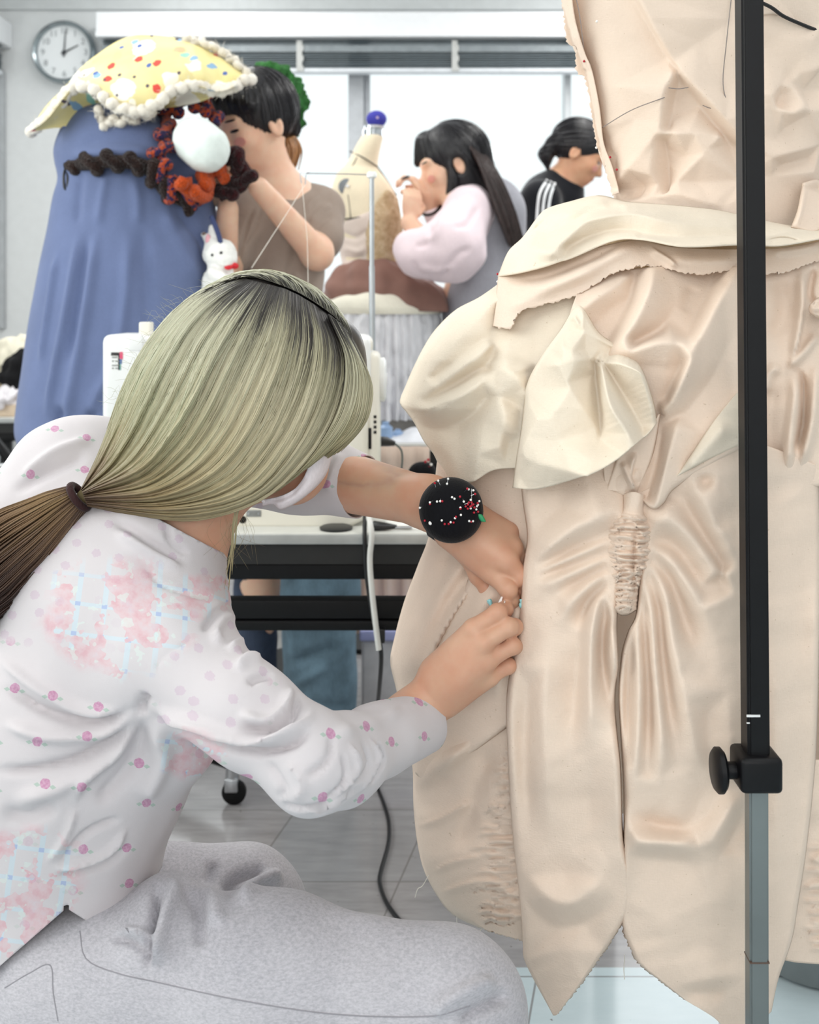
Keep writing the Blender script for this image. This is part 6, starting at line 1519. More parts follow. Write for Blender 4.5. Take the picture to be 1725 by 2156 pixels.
def ruffle(name, center, amp, per, r, dfun, m_, label, cat, parent=None, seed=1, flat=1.0):
    """knitted ruffle: a plump frill that winds from side to side along a line"""
    c = spline(center, 200); t_ = np.gradient(c, axis=0); t_ /= np.linalg.norm(t_, axis=1)[:, None]; nn = np.stack([-t_[:, 1], t_[:, 0]], 1)
    L = np.linalg.norm(np.diff(c, axis=0), axis=1).sum(); ph = np.linspace(0, L / per * 2 * math.pi, 200)
    rs = np.random.RandomState(seed)
    a = amp * (1 + .25 * np.sin(ph * .37 + seed))
    q = c + nn * (a * np.sin(ph))[:, None] + t_ * (amp * .5 * np.sin(2 * ph))[:, None]
    d = dfun(q[:, 0], q[:, 1]) - .012 * np.cos(ph * 1.0 + .6)
    pts = PV(q[:, 0], q[:, 1], d)
    mb = MB(); mb.tube(pts, r * (1 + .12 * np.sin(ph * 2.3)), 12)
    mb.tube(PV(c[:, 0], c[:, 1], dfun(c[:, 0], c[:, 1]) + .012), r * 1.15, 12)
    o = mb.build(name, m_, parent)
    if parent is None: recentre(o); tag(o, label, cat)
    return o
def bd_d(off): return lambda x, y: BD - np.interp(y, [q[0] for q in brow], [q[3] for q in brow]) * np.sqrt(np.maximum(.05, 1 - ((x - np.interp(y, [q[0] for q in brow], [(q[1] + q[2]) / 2 for q in brow])) / np.interp(y, [q[0] for q in brow], [(q[2] - q[1]) / 2 for q in brow])) ** 2)) - off
m_y1 = yarn_mat('yarn_purple_orange', [(66, 56, 110), (196, 84, 50), (58, 50, 90), (206, 92, 54), (72, 58, 100)], 55)
m_y2 = yarn_mat('yarn_dark_brown', [(44, 32, 30), (52, 36, 32), (170, 80, 46)], 26)
m_y3 = yarn_mat('yarn_orange', [(214, 88, 38), (228, 104, 50)], 30)
m_y4 = yarn_mat('yarn_maroon', [(48, 26, 28), (66, 24, 28), (84, 24, 30)], 30)
ruffle('knitted_ruffle', [(455, 262), (430, 215), (392, 212), (352, 240), (350, 290), (338, 330), (345, 375), (375, 410), (420, 425)], 19, 44, .0105, bd_d(.035), m_y1, 'purple and orange knitted ruffle curling around the neck of the blue dress', 'ruffle', seed=3)
ruffle('knitted_ruffle', [(146, 348), (190, 344), (240, 340), (300, 348), (330, 375), (352, 405), (400, 428)], 15, 46, .0135, bd_d(.025), m_y2, 'dark brown knitted strip with orange flecks across the blue dress', 'ruffle', seed=5)
ruffle('knitted_flower', [(390, 375), (396, 400), (425, 412), (440, 385), (425, 370), (440, 345), (462, 350), (466, 372)], 12, 52, .0135, bd_d(.075), m_y3, 'bright orange knitted ruffle flower at the front of the blue dress', 'ruffle', seed=2)
ruffle('knitted_flower', [(465, 335), (490, 325), (505, 345), (515, 365), (508, 390), (485, 400), (460, 412)], 14, 46, .0145, bd_d(.05), m_y4, 'dark maroon knitted ruffle flower in the hand of the standing woman', 'ruffle', seed=4)
q = spline([(138, 352, 2.57), (134, 372, 2.56), (136, 396, 2.56), (142, 398, 2.56), (143, 376, 2.56), (142, 355, 2.57)], 24); o = MB().tube(PV(q[:, 0], q[:, 1], q[:, 2]), .003, 8).build('cord_loop', m_cb); recentre(o); tag(o, 'small black cord loop hanging at the left end of the brown knitted strip', 'cord')
m_fleece = plain('white_fleece', (226, 236, 232), .95, bump=.3, bscale=300, sheen=.3)
lump('padding', [cone(P(415, 296, 2.52), P(432, 312, 2.515), .056, .058)], .006, m_fleece, 'white padded dome showing inside the purple ruffle', 'padding', .002)

# yellow pillow
PD = 2.66
pil = thing('pillow', 'yellow printed pillow with fluffy white trim lying on top of the blue dress', 'pillow', P(290, 240, PD))
def pillow_mat():
    t = NT('pillow_print'); co = t.coord()
    c = t.ramp(t.noise(co, 9, 3), [(.3, lin(226, 212, 146)), (.7, lin(236, 224, 168))])
    wp = t.noise(co, 13, 2, .4); c = t.mix(t.math('GREATER_THAN', wp, .62), c, lin(248, 244, 226))
    fl_ = t.scalev(co, (1, 0, 1)); sp_ = t.node('ShaderNodeSeparateXYZ'); t.link(co, sp_.inputs[0]); cb_ = t.node('ShaderNodeCombineXYZ'); t.link(sp_.outputs[0], cb_.inputs[0]); t.link(sp_.outputs[2], cb_.inputs[1])
    wob_ = t.math('MULTIPLY', t.noise(co, 60, 2), .22)
    def dots(scale, r, col, seed, prob):
        v = t.node('ShaderNodeTexVoronoi'); v.voronoi_dimensions = '2D'; v.inputs['Scale'].default_value = scale; t.link(t.vmath('ADD', cb_.outputs[0], (seed, seed * 1.7, 0)), v.inputs['Vector'])
        s = t.node('ShaderNodeSeparateColor'); t.link(v.outputs['Color'], s.inputs[0])
        m = t.math('MULTIPLY', t.math('LESS_THAN', t.math('ADD', v.outputs['Distance'], wob_), r + .11), t.math('LESS_THAN', s.outputs[0], prob)); return t.mix(m, c, lin(*col))
    c = dots(11, .30, (248, 244, 232), 3.3, .6); c = dots(17, .17, (216, 84, 74), 1.3, .4); c = dots(19, .17, (140, 176, 206), 4.1, .35); c = dots(18, .17, (156, 208, 190), 7.7, .3); c = dots(14, .17, (226, 186, 146), 9.2, .35); c = dots(30, .12, (96, 84, 96), 12.9, .25); c = dots(24, .14, (86, 110, 170), 15.9, .15)
    t.link(c, t.b.inputs['Base Color']); t.b.inputs['Roughness'].default_value = .8; t.b.inputs['Specular IOR Level'].default_value = .2; t.bump(t.noise(co, 30, 3), .15, .004); return t.m
m_pil = pillow_mat()
TOP = [(62, 278), (95, 225), (130, 190), (165, 150), (200, 118), (262, 80), (320, 74), (390, 84), (450, 112), (500, 145), (527, 165)]
TRM = [(62, 278), (100, 250), (135, 205), (162, 180), (198, 190), (240, 222), (295, 235), (335, 215), (362, 190), (410, 180), (465, 192), (527, 165)]
def pil_mesh(A, B, d0, d1, name, bulge):
    nu, nv = 90, 36; a, b = spline(A, nu), spline(B, nu); V = []
    for v in np.linspace(0, 1, nv):
        q = a * (1 - v) + b * v
        s = np.sin(np.linspace(0, 1, nu) * math.pi) ** .5
        d = d0 + (d1 - d0) * np.sin(v * math.pi / 2) * s - bulge * math.sin(v * math.pi) * s
        V.append(PV(q[:, 0], q[:, 1], d))
    V = np.array(V).reshape(-1, 3); F_ = gridfaces(nv, nu)
    return V, F_
V1_, F1_ = pil_mesh(TOP, TRM, PD, PD - .17, 'c', .035)
V1_ = V1_ - np.array([0, 1, 0]) * (stroke_field(PX(V1_), [([(400, 90), (420, 130), (440, 180)], 9, 9, 'r'), ([(380, 90), (400, 140), (405, 180)], 8, 8, 'v'), ([(430, 105), (460, 140), (470, 180)], 8, 9, 'v'), ([(455, 115), (490, 150), (500, 170)], 8, 8, 'r'), ([(180, 140), (170, 160), (165, 178)], 10, 7, 'r'), ([(260, 140), (270, 190), (290, 230)], 18, 6, 'r')]) + .003 * wob(V1_, .06, 1))[:, None]
mk('cover', V1_, F1_, m_pil, pil)
V2_, F2_ = pil_mesh(TOP, [(62, 278), (110, 268), (150, 262), (200, 235), (300, 225), (420, 210), (527, 165)], PD + .001, PD + .20, 'c', -.04)
mk('cover_back', V2_, F2_[:, ::-1], m_pil, pil)
V3_, F3_ = pil_mesh(TRM, [(62, 278), (110, 270), (150, 266), (200, 240), (300, 232), (420, 215), (527, 165)], PD - .165, PD - .05, 'c', .0)
mk('cover_underside', V3_, F3_, m_pil, pil)
m_fluff = plain('white_fluff', (226, 220, 208), 1.0, bump=.5, bscale=160, sheen=.3)
def fluff(name, line, r, amp, n, parent, dfun, hairs=900, seed=1, up=0):
    c = spline(line, n); ph = np.arange(n)
    rs = np.random.RandomState(seed)
    q = c + np.stack([amp * np.cos(ph * .9), amp * np.sin(ph * .55)], 1)
    P_ = PV(q[:, 0], q[:, 1], dfun(np.linspace(0, 1, n)) + .010 * np.sin(ph * .7))
    mb = MB(); mb.tube(P_, r * (1 + .22 * np.sin(ph * 1.3)), 10)
    o1 = mb
    for k in range(hairs):
        i = rs.randint(n); b_ = P_[i] + rs.normal(0, r * .6, 3); dr = rs.normal(0, 1, 3); dr /= np.linalg.norm(dr); L = rs.uniform(.006, .020) * (1 + up * (i > n * .8))
        e = b_ + dr * L; s_ = np.cross(dr, (0, 1, .3)); s_ /= np.linalg.norm(s_) + 1e-9
        o1.add([b_ - s_ * .0006, b_ + s_ * .0006, e], [(0, 1, 2)])
    return mk(name, np.concatenate(o1.v), o1.f, m_fluff, parent)
sq = lambda u: PD - .165 * np.sin(np.clip(u, 0, 1) * math.pi) ** .5 - .012
fluff('fluffy_trim', TRM, .0125, 2.5, 210, pil, sq, 1300)
fluff('fluffy_trim', [(527, 165), (505, 140), (480, 118), (450, 100), (420, 88), (390, 84)], .009, 3, 70, pil, lambda u: PD - .0 + 0 * u, 700, 2, 1)
fluff('fluffy_frill', [(205, 228), (215, 255), (222, 266), (238, 250), (252, 262), (266, 248), (282, 256), (290, 238), (312, 244), (322, 232)], .009, 2, 120, pil, lambda u: PD - .14 + 0 * u, 500, 3)

# plush rabbit beside the dress
rb = thing('plush_rabbit', 'small white plush rabbit with pink ear and red bow beside the blue dress', 'plush toy', P(462, 620, 2.580))
m_plush = plain('plush_white', (240, 240, 236), 1.0, bump=.45, bscale=380, sheen=.3)
V, F = sdf_mesh([ell(P(463, 535, 2.580), (.040, .034, .037)), ell(P(478, 548, 2.560), (.022, .024, .020)), ell(P(462, 600, 2.580), (.042, .036, .050)), cone(P(452, 512, 2.580), P(446, 482, 2.590), .011, .009, k=.01), cone(P(442, 515, 2.585), P(430, 494, 2.595), .010, .007, k=.01), cone(P(448, 575, 2.550), P(470, 585, 2.540), .013, .012, k=.01), cone(P(445, 640, 2.560), P(470, 648, 2.530), .018, .016, k=.01), cone(P(485, 590, 2.560), P(492, 600, 2.540), .012, .011, k=.01)], .003, .015, 1)
V = V + vnormals(V, F) * (.0012 * wob(V, .008, 2))[:, None]
mk('body', V, F, m_plush, rb)
MB().ball(P(438, 505, 2.574), (.006, .003, .014), 12, 8).build('inner_ear', plain('ear_pink', (238, 178, 186), .9), rb)
MB().ball(P(466, 533, 2.546), .0045, 12, 8).build('eye', m_cb, rb); MB().ball(P(447, 537, 2.548), .0035, 12, 8).build('eye', m_cb, rb)
m_rib = plain('ribbon_red', (206, 30, 44), .6)
MB().ball(P(481, 563, 2.545), (.010, .005, .006), 12, 8).ball(P(494, 560, 2.550), (.010, .005, .008), 12, 8).ball(P(488, 562, 2.540), (.004, .004, .005), 10, 8).build('bow', m_rib, rb)
MB().ball(P(430, 493, 2.590), (.006, .004, .005), 10, 8).build('ear_tag', plain('tag_brown', (130, 110, 100), .7), rb)

# ---------------------------------------------------------------- people at work in the background
def head(c, f, up=(0, 0, 1), s=1.0, k=.018):
    f = np.asarray(f, float); f /= np.linalg.norm(f); u = np.asarray(up, float); u = u - f * (u @ f); u /= np.linalg.norm(u); r = np.cross(f, u)
    R = np.stack([f, r, u]); c = np.asarray(c, float)
    at = lambda a, b, z: c + s * (f * a + r * b + u * z)
    pr = [ell(at(-.012, 0, .012), np.array([.092, .074, .088]) * s, R, k), ell(at(.030, 0, -.040), np.array([.060, .058, .074]) * s, R, k), ell(at(.058, 0, -.092), np.array([.024, .026, .020]) * s, R, .03),
          cone(at(.082, 0, -.012), at(.103, 0, -.046), .0075 * s, .011 * s, .014), ell(at(.086, 0, -.050), np.array([.012, .015, .009]) * s, R, .01), ell(at(.083, 0, -.070), np.array([.010, .019, .006]) * s, R, .006), ell(at(.081, 0, -.081), np.array([.010, .016, .006]) * s, R, .006),
          ell(at(.074, 0, .008), np.array([.014, .050, .012]) * s, R, .02), ell(at(.060, .036, -.040), np.array([.022, .020, .022]) * s, R, .02), ell(at(.060, -.036, -.040), np.array([.022, .020, .022]) * s, R, .02)]
    for q in (-1, 1):
        pr.append(ell(at(-.012, .073 * q, -.030), np.array([.020, .009, .031]) * s, R, .008)); pr.append(ell(at(-.008, .080 * q, -.028), np.array([.010, .004, .018]) * s, R, .003, '-'))
    return pr, at, R
def eyes(at, R, s, parent, m_eye, V, F):
    from mathutils.bvhtree import BVHTree
    bv = BVHTree.FromPolygons([tuple(v) for v in V], [tuple(int(i) for i in f) for f in F])
    def put(b_, z_, size, name, material, sink=.0):
        o_ = at(.25, b_, z_); d_ = -R[0]; h = bv.ray_cast(Vector(o_.tolist()), Vector(d_.tolist()))
        p = np.array(h[0]) if h[0] else at(.08, b_, z_); nn = np.array(h[1]) if h[0] else R[0]
        fr = axes(nn, R[2]); mb = MB(); mb.ball((0, 0, 0), np.array(size) * s, 14, 10); mb.v = [v @ fr + p - nn * sink for v in mb.v]; mb.build(name, material, parent)
    for q in (-1, 1):
        put(.033 * q, -.016, (.0022, .0150, .0042), 'eye', m_eye); put(.035 * q, .010, (.0018, .019, .0028), 'eyebrow', m_eye)
        put(.045 * q, -.044, (.0012, .017, .012), 'blush', plain('blush_pink', (226, 160, 146), .6))
    put(0, -.0755, (.0020, .017, .0042), 'lips', plain('lips_pink', (196, 120, 112), .5))
def simple_hand(B, w, dirv, nrm, s=1.0, curl=.6, k=.008):
    """palm, four bent fingers of different length and a thumb from the palm's side"""
    t = np.asarray(dirv, float); t /= np.linalg.norm(t); n = np.asarray(nrm, float); n = n - t * (n @ t); n /= np.linalg.norm(n); sd = np.cross(t, n); w = np.asarray(w, float)
    B.append(ell(w + t * .045 * s, np.array([.048, .036, .016]) * s, np.stack([t, sd, n]), .012))
    for i, (o, L) in enumerate(((-.027, .9), (-.009, 1.0), (.009, .95), (.027, .75))):
        a = w + t * .078 * s + sd * o * s; d1 = t * math.cos(curl) + n * math.sin(curl); d2 = t * math.cos(curl * 2.2) + n * math.sin(curl * 2.2); d3 = t * math.cos(curl * 3) + n * math.sin(curl * 3)
        b = a + d1 * .036 * L * s; c = b + d2 * .026 * L * s; e = c + d3 * .02 * L * s
        B += [cone(a - t * .02 * s, a, .010 * s, .010 * s, .008), cone(a, b, .0098 * s, .009 * s, .003), cone(b, c, .009 * s, .0082 * s, .003), cone(c, e, .0082 * s, .0072 * s, .003)]
    a = w + t * .025 * s - sd * .03 * s; b = a + (t * .6 - sd * .55 + n * .5) * .04 * s; c = b + (t * .8 + n * .6 + sd * .2) * .03 * s
    B += [cone(a, b, .013 * s, .0105 * s, .008), cone(b, c, .0105 * s, .008 * s, .004)]
m_skin2 = skin('skin_warm', (228, 192, 166)); m_skin3 = skin('skin_tan', (206, 160, 128))
m_eye = plain('eye_dark', (34, 26, 26), .3)
def dark_hair(name, rgb, rough=.35):
    t = NT(name); co = t.coord(); c = lin(*rgb); n = t.noise(t.scalev(co, (1, 1, .12)), 160, 3)
    t.link(t.ramp(n, [(.3, tuple(q * .6 for q in c[:3]) + (1,)), (.7, tuple(min(1, q * 1.6) for q in c[:3]) + (1,))]), t.b.inputs['Base Color']); t.b.inputs['Roughness'].default_value = rough; t.bump(n, .5, .004); return t.m
m_hblack = dark_hair('hair_black', (26, 24, 28)); m_hginger = dark_hair('hair_ginger', (150, 104, 62)); m_hdbrown = dark_hair('hair_dark_brown', (48, 34, 32))
def strands(V_out, path_lo, path_hi, n, r, seed, jit=3):
    rs = np.random.RandomState(seed); a, b = spline(path_lo, 18), spline(path_hi, 18)
    for k in range(n):
        u = rs.rand(); q = a * (1 - u) + b * u; q = q + np.concatenate([rs.normal(0, jit, 2), [rs.normal(0, .012)]]) * np.linspace(.3, 1, 18)[:, None]
        V_out.tube(PV(q[:, 0], q[:, 1], q[:, 2]), r * np.linspace(1, .4, 18), 4)
    return V_out

def comb(name, V, F, crown, flow, n, length, material, parent, seed=1, r=.0011):
    """fine strands lying on a hair shape, combed away from the crown"""
    from mathutils.bvhtree import BVHTree
    bv = BVHTree.FromPolygons([tuple(v) for v in V], [tuple(int(i) for i in f) for f in F])
    rs = np.random.RandomState(seed); mb = MB(); crown = np.asarray(crown, float); flow = np.asarray(flow, float)
    for i in rs.randint(0, len(V), n):
        p = V[i].copy(); pts = []
        for s_ in range(9):
            h = bv.find_nearest(Vector(p)); nn_ = np.array(h[1]); q = np.array(h[0]) + nn_ * .0012; pts.append(q)
            d = (q - crown); d = d / (np.linalg.norm(d) + 1e-6) * .8 + flow; d = d - nn_ * (d @ nn_); d /= np.linalg.norm(d) + 1e-6
            p = q + d * length / 8
        mb.tube(pts, r * np.array([.5, .9, 1, 1, 1, .9, .8, .6, .3]), 4, False)
    return mb.build(name, material, parent)
# --- woman in the taupe top
w1 = thing('person', 'standing woman in taupe short-sleeved top and jeans, hands at the blue dress', 'person', (xx(585, 2.85), 2.9, 0))
wd = 2.86
hp, at1, R1 = head(P(535, 248, wd), (-.74, -.52, -.34), (-.12, -.1, 1), 1.06)
B = hp + [cone(P(556, 310, wd + .02), P(592, 425, wd + .05), .054, .060, k=.03), cone(P(592, 450, wd + .06), P(590, 700, wd + .06), .10, .095, k=.06), cone(P(590, 700, wd + .06), P(600, 940, wd + .06), .09, .12, k=.06), cone(P(520, 445, wd - .02), P(670, 440, wd + .10), .05, .05, k=.06),
          cone(P(672, 445, wd + .08), P(668, 535, wd - .05), .046, .040, k=.03), cone(P(668, 535, wd - .05), P(545, 395, wd - .20), .040, .026, k=.02),
          cone(P(500, 470, wd - .02), P(470, 600, wd - .10), .045, .038, k=.03), cone(P(470, 600, wd - .10), P(480, 440, wd - .20), .036, .026, k=.02)]
simple_hand(B, P(540, 390, wd - .205), (-.55, -.35, .45), (-.6, .2, -.75), .95, .5)
simple_hand(B, P(482, 445, wd - .20), (-.2, -.2, .9), (-.6, -.6, -.3), .95, .6)
for sx_, (xa, xb, dd) in enumerate(((545, 545, wd + .08), (668, 672, wd - .02))):
    B += [cone(P(xa, 960, dd), P(xb, 1250, dd), .075, .058, k=.04), cone(P(xb, 1250, dd), (xx(xb, dd), dd, .08), .055, .036, k=.03), cone((xx(xb, dd), dd, .05), (xx(xb, dd) - .05, dd - .15, .035), .035, .026, k=.02)]
V, F = sdf_mesh(B, .0048, .02, 1); mk('body', V, F, m_skin2, w1); eyes(at1, R1, 1.06, w1, m_eye, V, F)
taupe = cloth('taupe_jersey', (160, 144, 133), .03, bump=.15, wr=20)
S_ = [cone(P(600, 478, wd + .06), P(590, 700, wd + .06), .112, .108, k=.06), cone(P(590, 700, wd + .06), P(600, 900, wd + .06), .108, .125, k=.06), cone(P(520, 450, wd - .02), P(672, 442, wd + .09), .062, .060, k=.06), cone(P(672, 445, wd + .08), P(676, 498, wd + .01), .060, .062, k=.04), cone(P(505, 470, wd - .02), P(485, 530, wd - .06), .058, .056, k=.04), ell(P(583, 395, wd + .05), (.062, .07, .05), None, .01, '-')]
V, F = sdf_mesh(S_, .005, .04, 1)
V = fold(V, F, [([(540, 430), (520, 480), (505, 560)], 5, 8, 'v'), ([(560, 410), (530, 500), (500, 540)], 5, 5, 'c'), ([(640, 480), (620, 540), (600, 600)], 14, 8, 'v'), ([(700, 430), (680, 440), (650, 470)], 8, 7, 'r'), ([(705, 450), (680, 465), (655, 490)], 7, 6, 'v'), ([(690, 400), (660, 420), (640, 450)], 9, 6, 'r'), ([(620, 560), (640, 600), (645, 640)], 14, 8, 'r'), ([(560, 560), (580, 620), (590, 640)], 12, 7, 'v')], lambda v: .003 * wob(v, .06, 1))
mk('top', V, F, taupe, w1)
for pts in ([(682, 492, 2.82), (700, 500, 2.84), (712, 482, 2.88)], ):
    q = spline(pts, 10); MB().tube(PV(q[:, 0], q[:, 1], q[:, 2]), .006, 8).build('sleeve_hem', cloth('taupe_dark', (110, 92, 82)), w1)
def denim(name, rgb):
    t = NT(name); co = t.coord(); c = lin(*rgb)
    n = t.noise(co, 11, 4, .6); f = t.noise(t.scalev(co, (1, 1, .1)), 500, 2)
    base = t.ramp(n, [(.3, tuple(q * .62 for q in c[:3]) + (1,)), (.7, tuple(min(1, q * 1.3) for q in c[:3]) + (1,))])
    base = t.mix(.25, base, t.ramp(f, [(.35, (.25, .27, .3, 1)), (.65, (1, 1, 1, 1))]), 'MULTIPLY')
    t.link(base, t.b.inputs['Base Color']); t.b.inputs['Roughness'].default_value = .9; t.bump(t.math('ADD', n, f), .3, .003); return t.m
m_denim = denim('denim_teal', (104, 130, 146)); m_navy = denim('denim_navy', (62, 74, 96))
J = [cone(P(600, 900, wd + .06), P(610, 1010, wd + .05), .125, .13, k=.06), cone(P(665, 990, wd - .02), P(674, 1250, wd - .02), .105, .100, k=.03), cone(P(674, 1250, wd - .02), (xx(674, wd - .02), wd - .02, .06), .100, .095, k=.03), cut((0, 0, .03), (0, 0, -1)), cut(P(600, 880, wd), (0, 0, 1))]
V, F = sdf_mesh(J, .006, .04, 1)
V = fold(V, F, [([(600, 1400), (660, 1380), (720, 1360)], 16, 10, 'v'), ([(610, 1450), (660, 1420), (700, 1400)], 14, 9, 'r'), ([(690, 1230), (700, 1380), (700, 1520)], 6, 4, 'c'), ([(610, 1250), (620, 1350), (615, 1450)], 16, 8, 'r'), ([(650, 1470), (700, 1490), (745, 1480)], 14, 8, 'v')], lambda v: .005 * wob(v, .09, 3))
mk('jeans', V, F, m_denim, w1)
V, F = sdf_mesh([cone(P(545, 985, wd + .08), P(541, 1250, wd + .08), .085, .055, k=.03), cone(P(541, 1250, wd + .08), (xx(541, wd + .08), wd + .08, .06), .054, .052, k=.03), cut((0, 0, .03), (0, 0, -1))], .006, .03, 1)
V = V + vnormals(V, F) * (.003 * wob(V, .07, 2))[:, None]; mk('jeans_leg', V, F, m_navy, w1)
hb = [ell(at1(-.022, 0, .022), np.array([.104, .087, .098]) * 1.06, R1, .02), cone(at1(.060, .03, .066), at1(.062, .070, .000), .030, .014, k=.03), cone(at1(.066, -.02, .066), at1(.040, -.074, .030), .022, .012, k=.02), cone(at1(-.07, 0, -.02), at1(-.095, .0, -.055), .05, .022, k=.03), cone(at1(.015, .080, .01), at1(.018, .079, -.085), .015, .006, k=.012)]
V, F = sdf_mesh(hb + [ell(at1(.085, 0, -.045), np.array([.07, .066, .062]) * 1.06, R1, .01, '-'), ell(at1(-.012, .085, -.032), (.024, .02, .034), R1, .008, '-')], .004, .02, 1)
mk('hair', V, F, m_hblack, w1); comb('hair_strands', V, F, at1(-.02, 0, .12), (.1, .1, -.5), 420, .11, m_hblack, w1, 5)
mb = MB()
for s_ in range(3): strands(mb, [(592, 285, wd + .05), (606, 310, wd + .05), (600, 360, wd + .05)], [(612, 280, wd + .06), (628, 312, wd + .06), (616, 352, wd + .06)], 130, .003, 11 + s_, 5)
mb.build('ponytail', m_hginger, w1)

# --- green foliage-like mass behind her
m_green = plain('moss_green', (46, 100, 48), 1.0, var=.22, nscale=60, bump=.8, bscale=120)
gp = thing('topiary', 'bushy green topiary behind the head of the woman in taupe', 'plant', (xx(585, 3.15), 3.15, 0))
V, F = sdf_mesh([ell(P(575, 165, 3.15), (.05, .05, .045)), ell(P(600, 210, 3.15), (.062, .055, .07)), ell(P(598, 260, 3.15), (.055, .05, .05)), ell(P(560, 200, 3.15), (.08, .06, .08)), ell(P(515, 400, 3.15), (.05, .05, .035)), cone(P(570, 260, 3.15), P(520, 400, 3.15), .05, .04)], .007, .02, 0)
V = V + vnormals(V, F) * (.008 * wob(V, .016, 2) + .010 * wob(V, .03, 5))[:, None]; mk('foliage', V, F, m_green, gp, False)
MB().tube([P(520, 400, 3.15), (xx(540, 3.15), 3.15, .1)], .015, 10).build('stem', plain('stem_brown', (96, 74, 54), .8), gp)
MB().lathe([(.001, 0), (.10, 0), (.12, .16), (.11, .16), (.001, .14)], (xx(540, 3.15), 3.15, 0), 28).build('pot', plain('pot_grey', (140, 140, 138), .6), gp)

# --- bust form with petticoat
fd = 3.68
bf = thing('dress_form', 'beige bust form with metal neck cap, tan lace and dark seam lines', 'dress form', (xx(775, fd), fd, 0))
m_bust = cloth('bust_linen', (236, 222, 196), .03)
V, F = silhouette([(286, 762, 807, .036), (288, 761, 807, .04), (310, 748, 802, .05), (335, 736, 797, .055), (352, 722, 797, .06), (362, 712, 802, .075), (378, 704, 814, .09), (405, 697, 832, .105), (430, 698, 840, .11), (460, 703, 845, .115), (500, 711, 847, .11), (540, 719, 846, .105), (575, 720, 848, .11), (620, 715, 860, .12)], fd, 60, 64)
mk('torso', V, F, m_bust, bf)
MB().tube([P(785, 620, fd), (xx(785, fd), fd, .05)], .016, 12).build('pole', m_tab_blk, bf)
MB().lathe([(.001, 0), (.18, 0), (.18, .015), (.03, .04), (.001, .04)], (xx(785, fd), fd, 0), 32).build('base', m_tab_blk, bf)
nk = MB(); nk.lathe([(.035, 0), (.035, .022), (.030, .026), (.030, .036), (.001, .037)], P(786, 288, fd), 28); nk.build('neck_cap', plain('chrome', (205, 208, 212), .12, metal=1), bf)
MB().lathe([(.027, 0), (.027, .006), (.02, .008), (.001, .008)], P(730, 393, fd - .085) + np.array([0, .005, 0]), 28, 'y').build('arm_plate', plain('plate_dark', (138, 142, 148), .35, metal=.5), bf)
MB().lathe([(.005, 0), (.005, .012), (.001, .012)], P(732, 392, fd - .09), 12, 'y').build('plate_bolt', m_steel, bf)
m_line = plain('seam_tape', (66, 62, 58), .8)
rws = np.array([(q[0], (q[1] + q[2]) / 2, (q[2] - q[1]) / 2, q[3]) for q in [(268, 770, 806, .03), (335, 736, 797, .055), (352, 722, 797, .06), (378, 704, 814, .09), (405, 697, 832, .105), (460, 703, 845, .115), (540, 719, 846, .105), (620, 715, 860, .12)]])
def bf_d(x, y): return fd - np.interp(y, rws[:, 0], rws[:, 3]) * np.sqrt(np.maximum(.02, 1 - ((x - np.interp(y, rws[:, 0], rws[:, 1])) / np.interp(y, rws[:, 0], rws[:, 2])) ** 2))
for pts, r in (([(736, 318), (765, 332), (794, 350)], .0022), ([(752, 331), (746, 343), (739, 354)], .002), ([(794, 350), (812, 375), (836, 412)], .0018), ([(733, 410), (737, 440), (739, 470)], .0014), ([(704, 460), (730, 461), (762, 457)], .003)):
    MB().tube(on_dress(pts, .004, 16, bf_d), r, 6).build('seam_line', m_line, bf)
lt = NT('tan_lace'); co = lt.coord(); nz = lt.noise(co, 55, 4, .7)
lt.link(lt.ramp(nz, [(.3, lin(176, 146, 108)), (.5, lin(206, 182, 146)), (.7, lin(226, 208, 178))]), lt.b.inputs['Base Color']); lt.b.inputs['Roughness'].default_value = .9; lt.bump(nz, .9, .012)
panel('lace_bodice', [(792, 425), (815, 400), (838, 418)], [(768, 556), (810, 562), (848, 556)], [(792, 425), (772, 480), (768, 556)], [(838, 418), (848, 480), (848, 556)], .012, [], 4, .006, 8, 'LRTB', lt.m, bf_d, bf, .002, '', .006)
panel('bodice_wrap', [(708, 470), (735, 462), (790, 440)], [(722, 566), (745, 562), (775, 558)], [(708, 470), (714, 520), (722, 566)], [(790, 440), (778, 490), (775, 558)], .007, [([(715, 490), (750, 500), (780, 480)], 8, 5, 'v'), ([(720, 520), (750, 530), (775, 520)], 8, 5, 'r'), ([(722, 545), (745, 545), (770, 540)], 6, 5, 'v')], 4, .005, 8, 'LRTB', cloth('blush_crepe', (224, 208, 198)), bf_d, bf, .002)
bfp = thing('pincushion', 'blue pincushion ball with pale dots on top of the bust form', 'pincushion', P(792, 272, fd))
t = NT('blue_dotted'); v_ = t.node('ShaderNodeTexVoronoi'); v_.inputs['Scale'].default_value = 42; t.link(t.coord(), v_.inputs['Vector'])
t.link(t.mix(t.math('LESS_THAN', v_.outputs['Distance'], .22), lin(58, 58, 158), lin(190, 170, 190)), t.b.inputs['Base Color']); t.b.inputs['Roughness'].default_value = .8
MB().ball(P(793, 251, fd), (.035, .033, .029), 24, 14).build('ball', t.m, bfp)
MB().lathe([(.001, 0), (.031, 0), (.034, .006), (.001, .008)], P(790, 270, fd), 24).build('collar', plain('collar_white', (225, 225, 228), .5), bfp)
sk = thing('costume_skirt', 'brown overskirt above a white ruffled tulle petticoat on the bust form', 'skirt', (xx(800, fd), fd, zy(890, fd)))
V, F = silhouette([(552, 735, 850, .13), (575, 700, 885, .17), (600, 684, 925, .20), (625, 680, 948, .215), (645, 690, 955, .22), (655, 700, 955, .215)], fd, 50, 150)
V = V + vnormals(V, F) * (.009 * wob(V, .06, 2))[:, None]
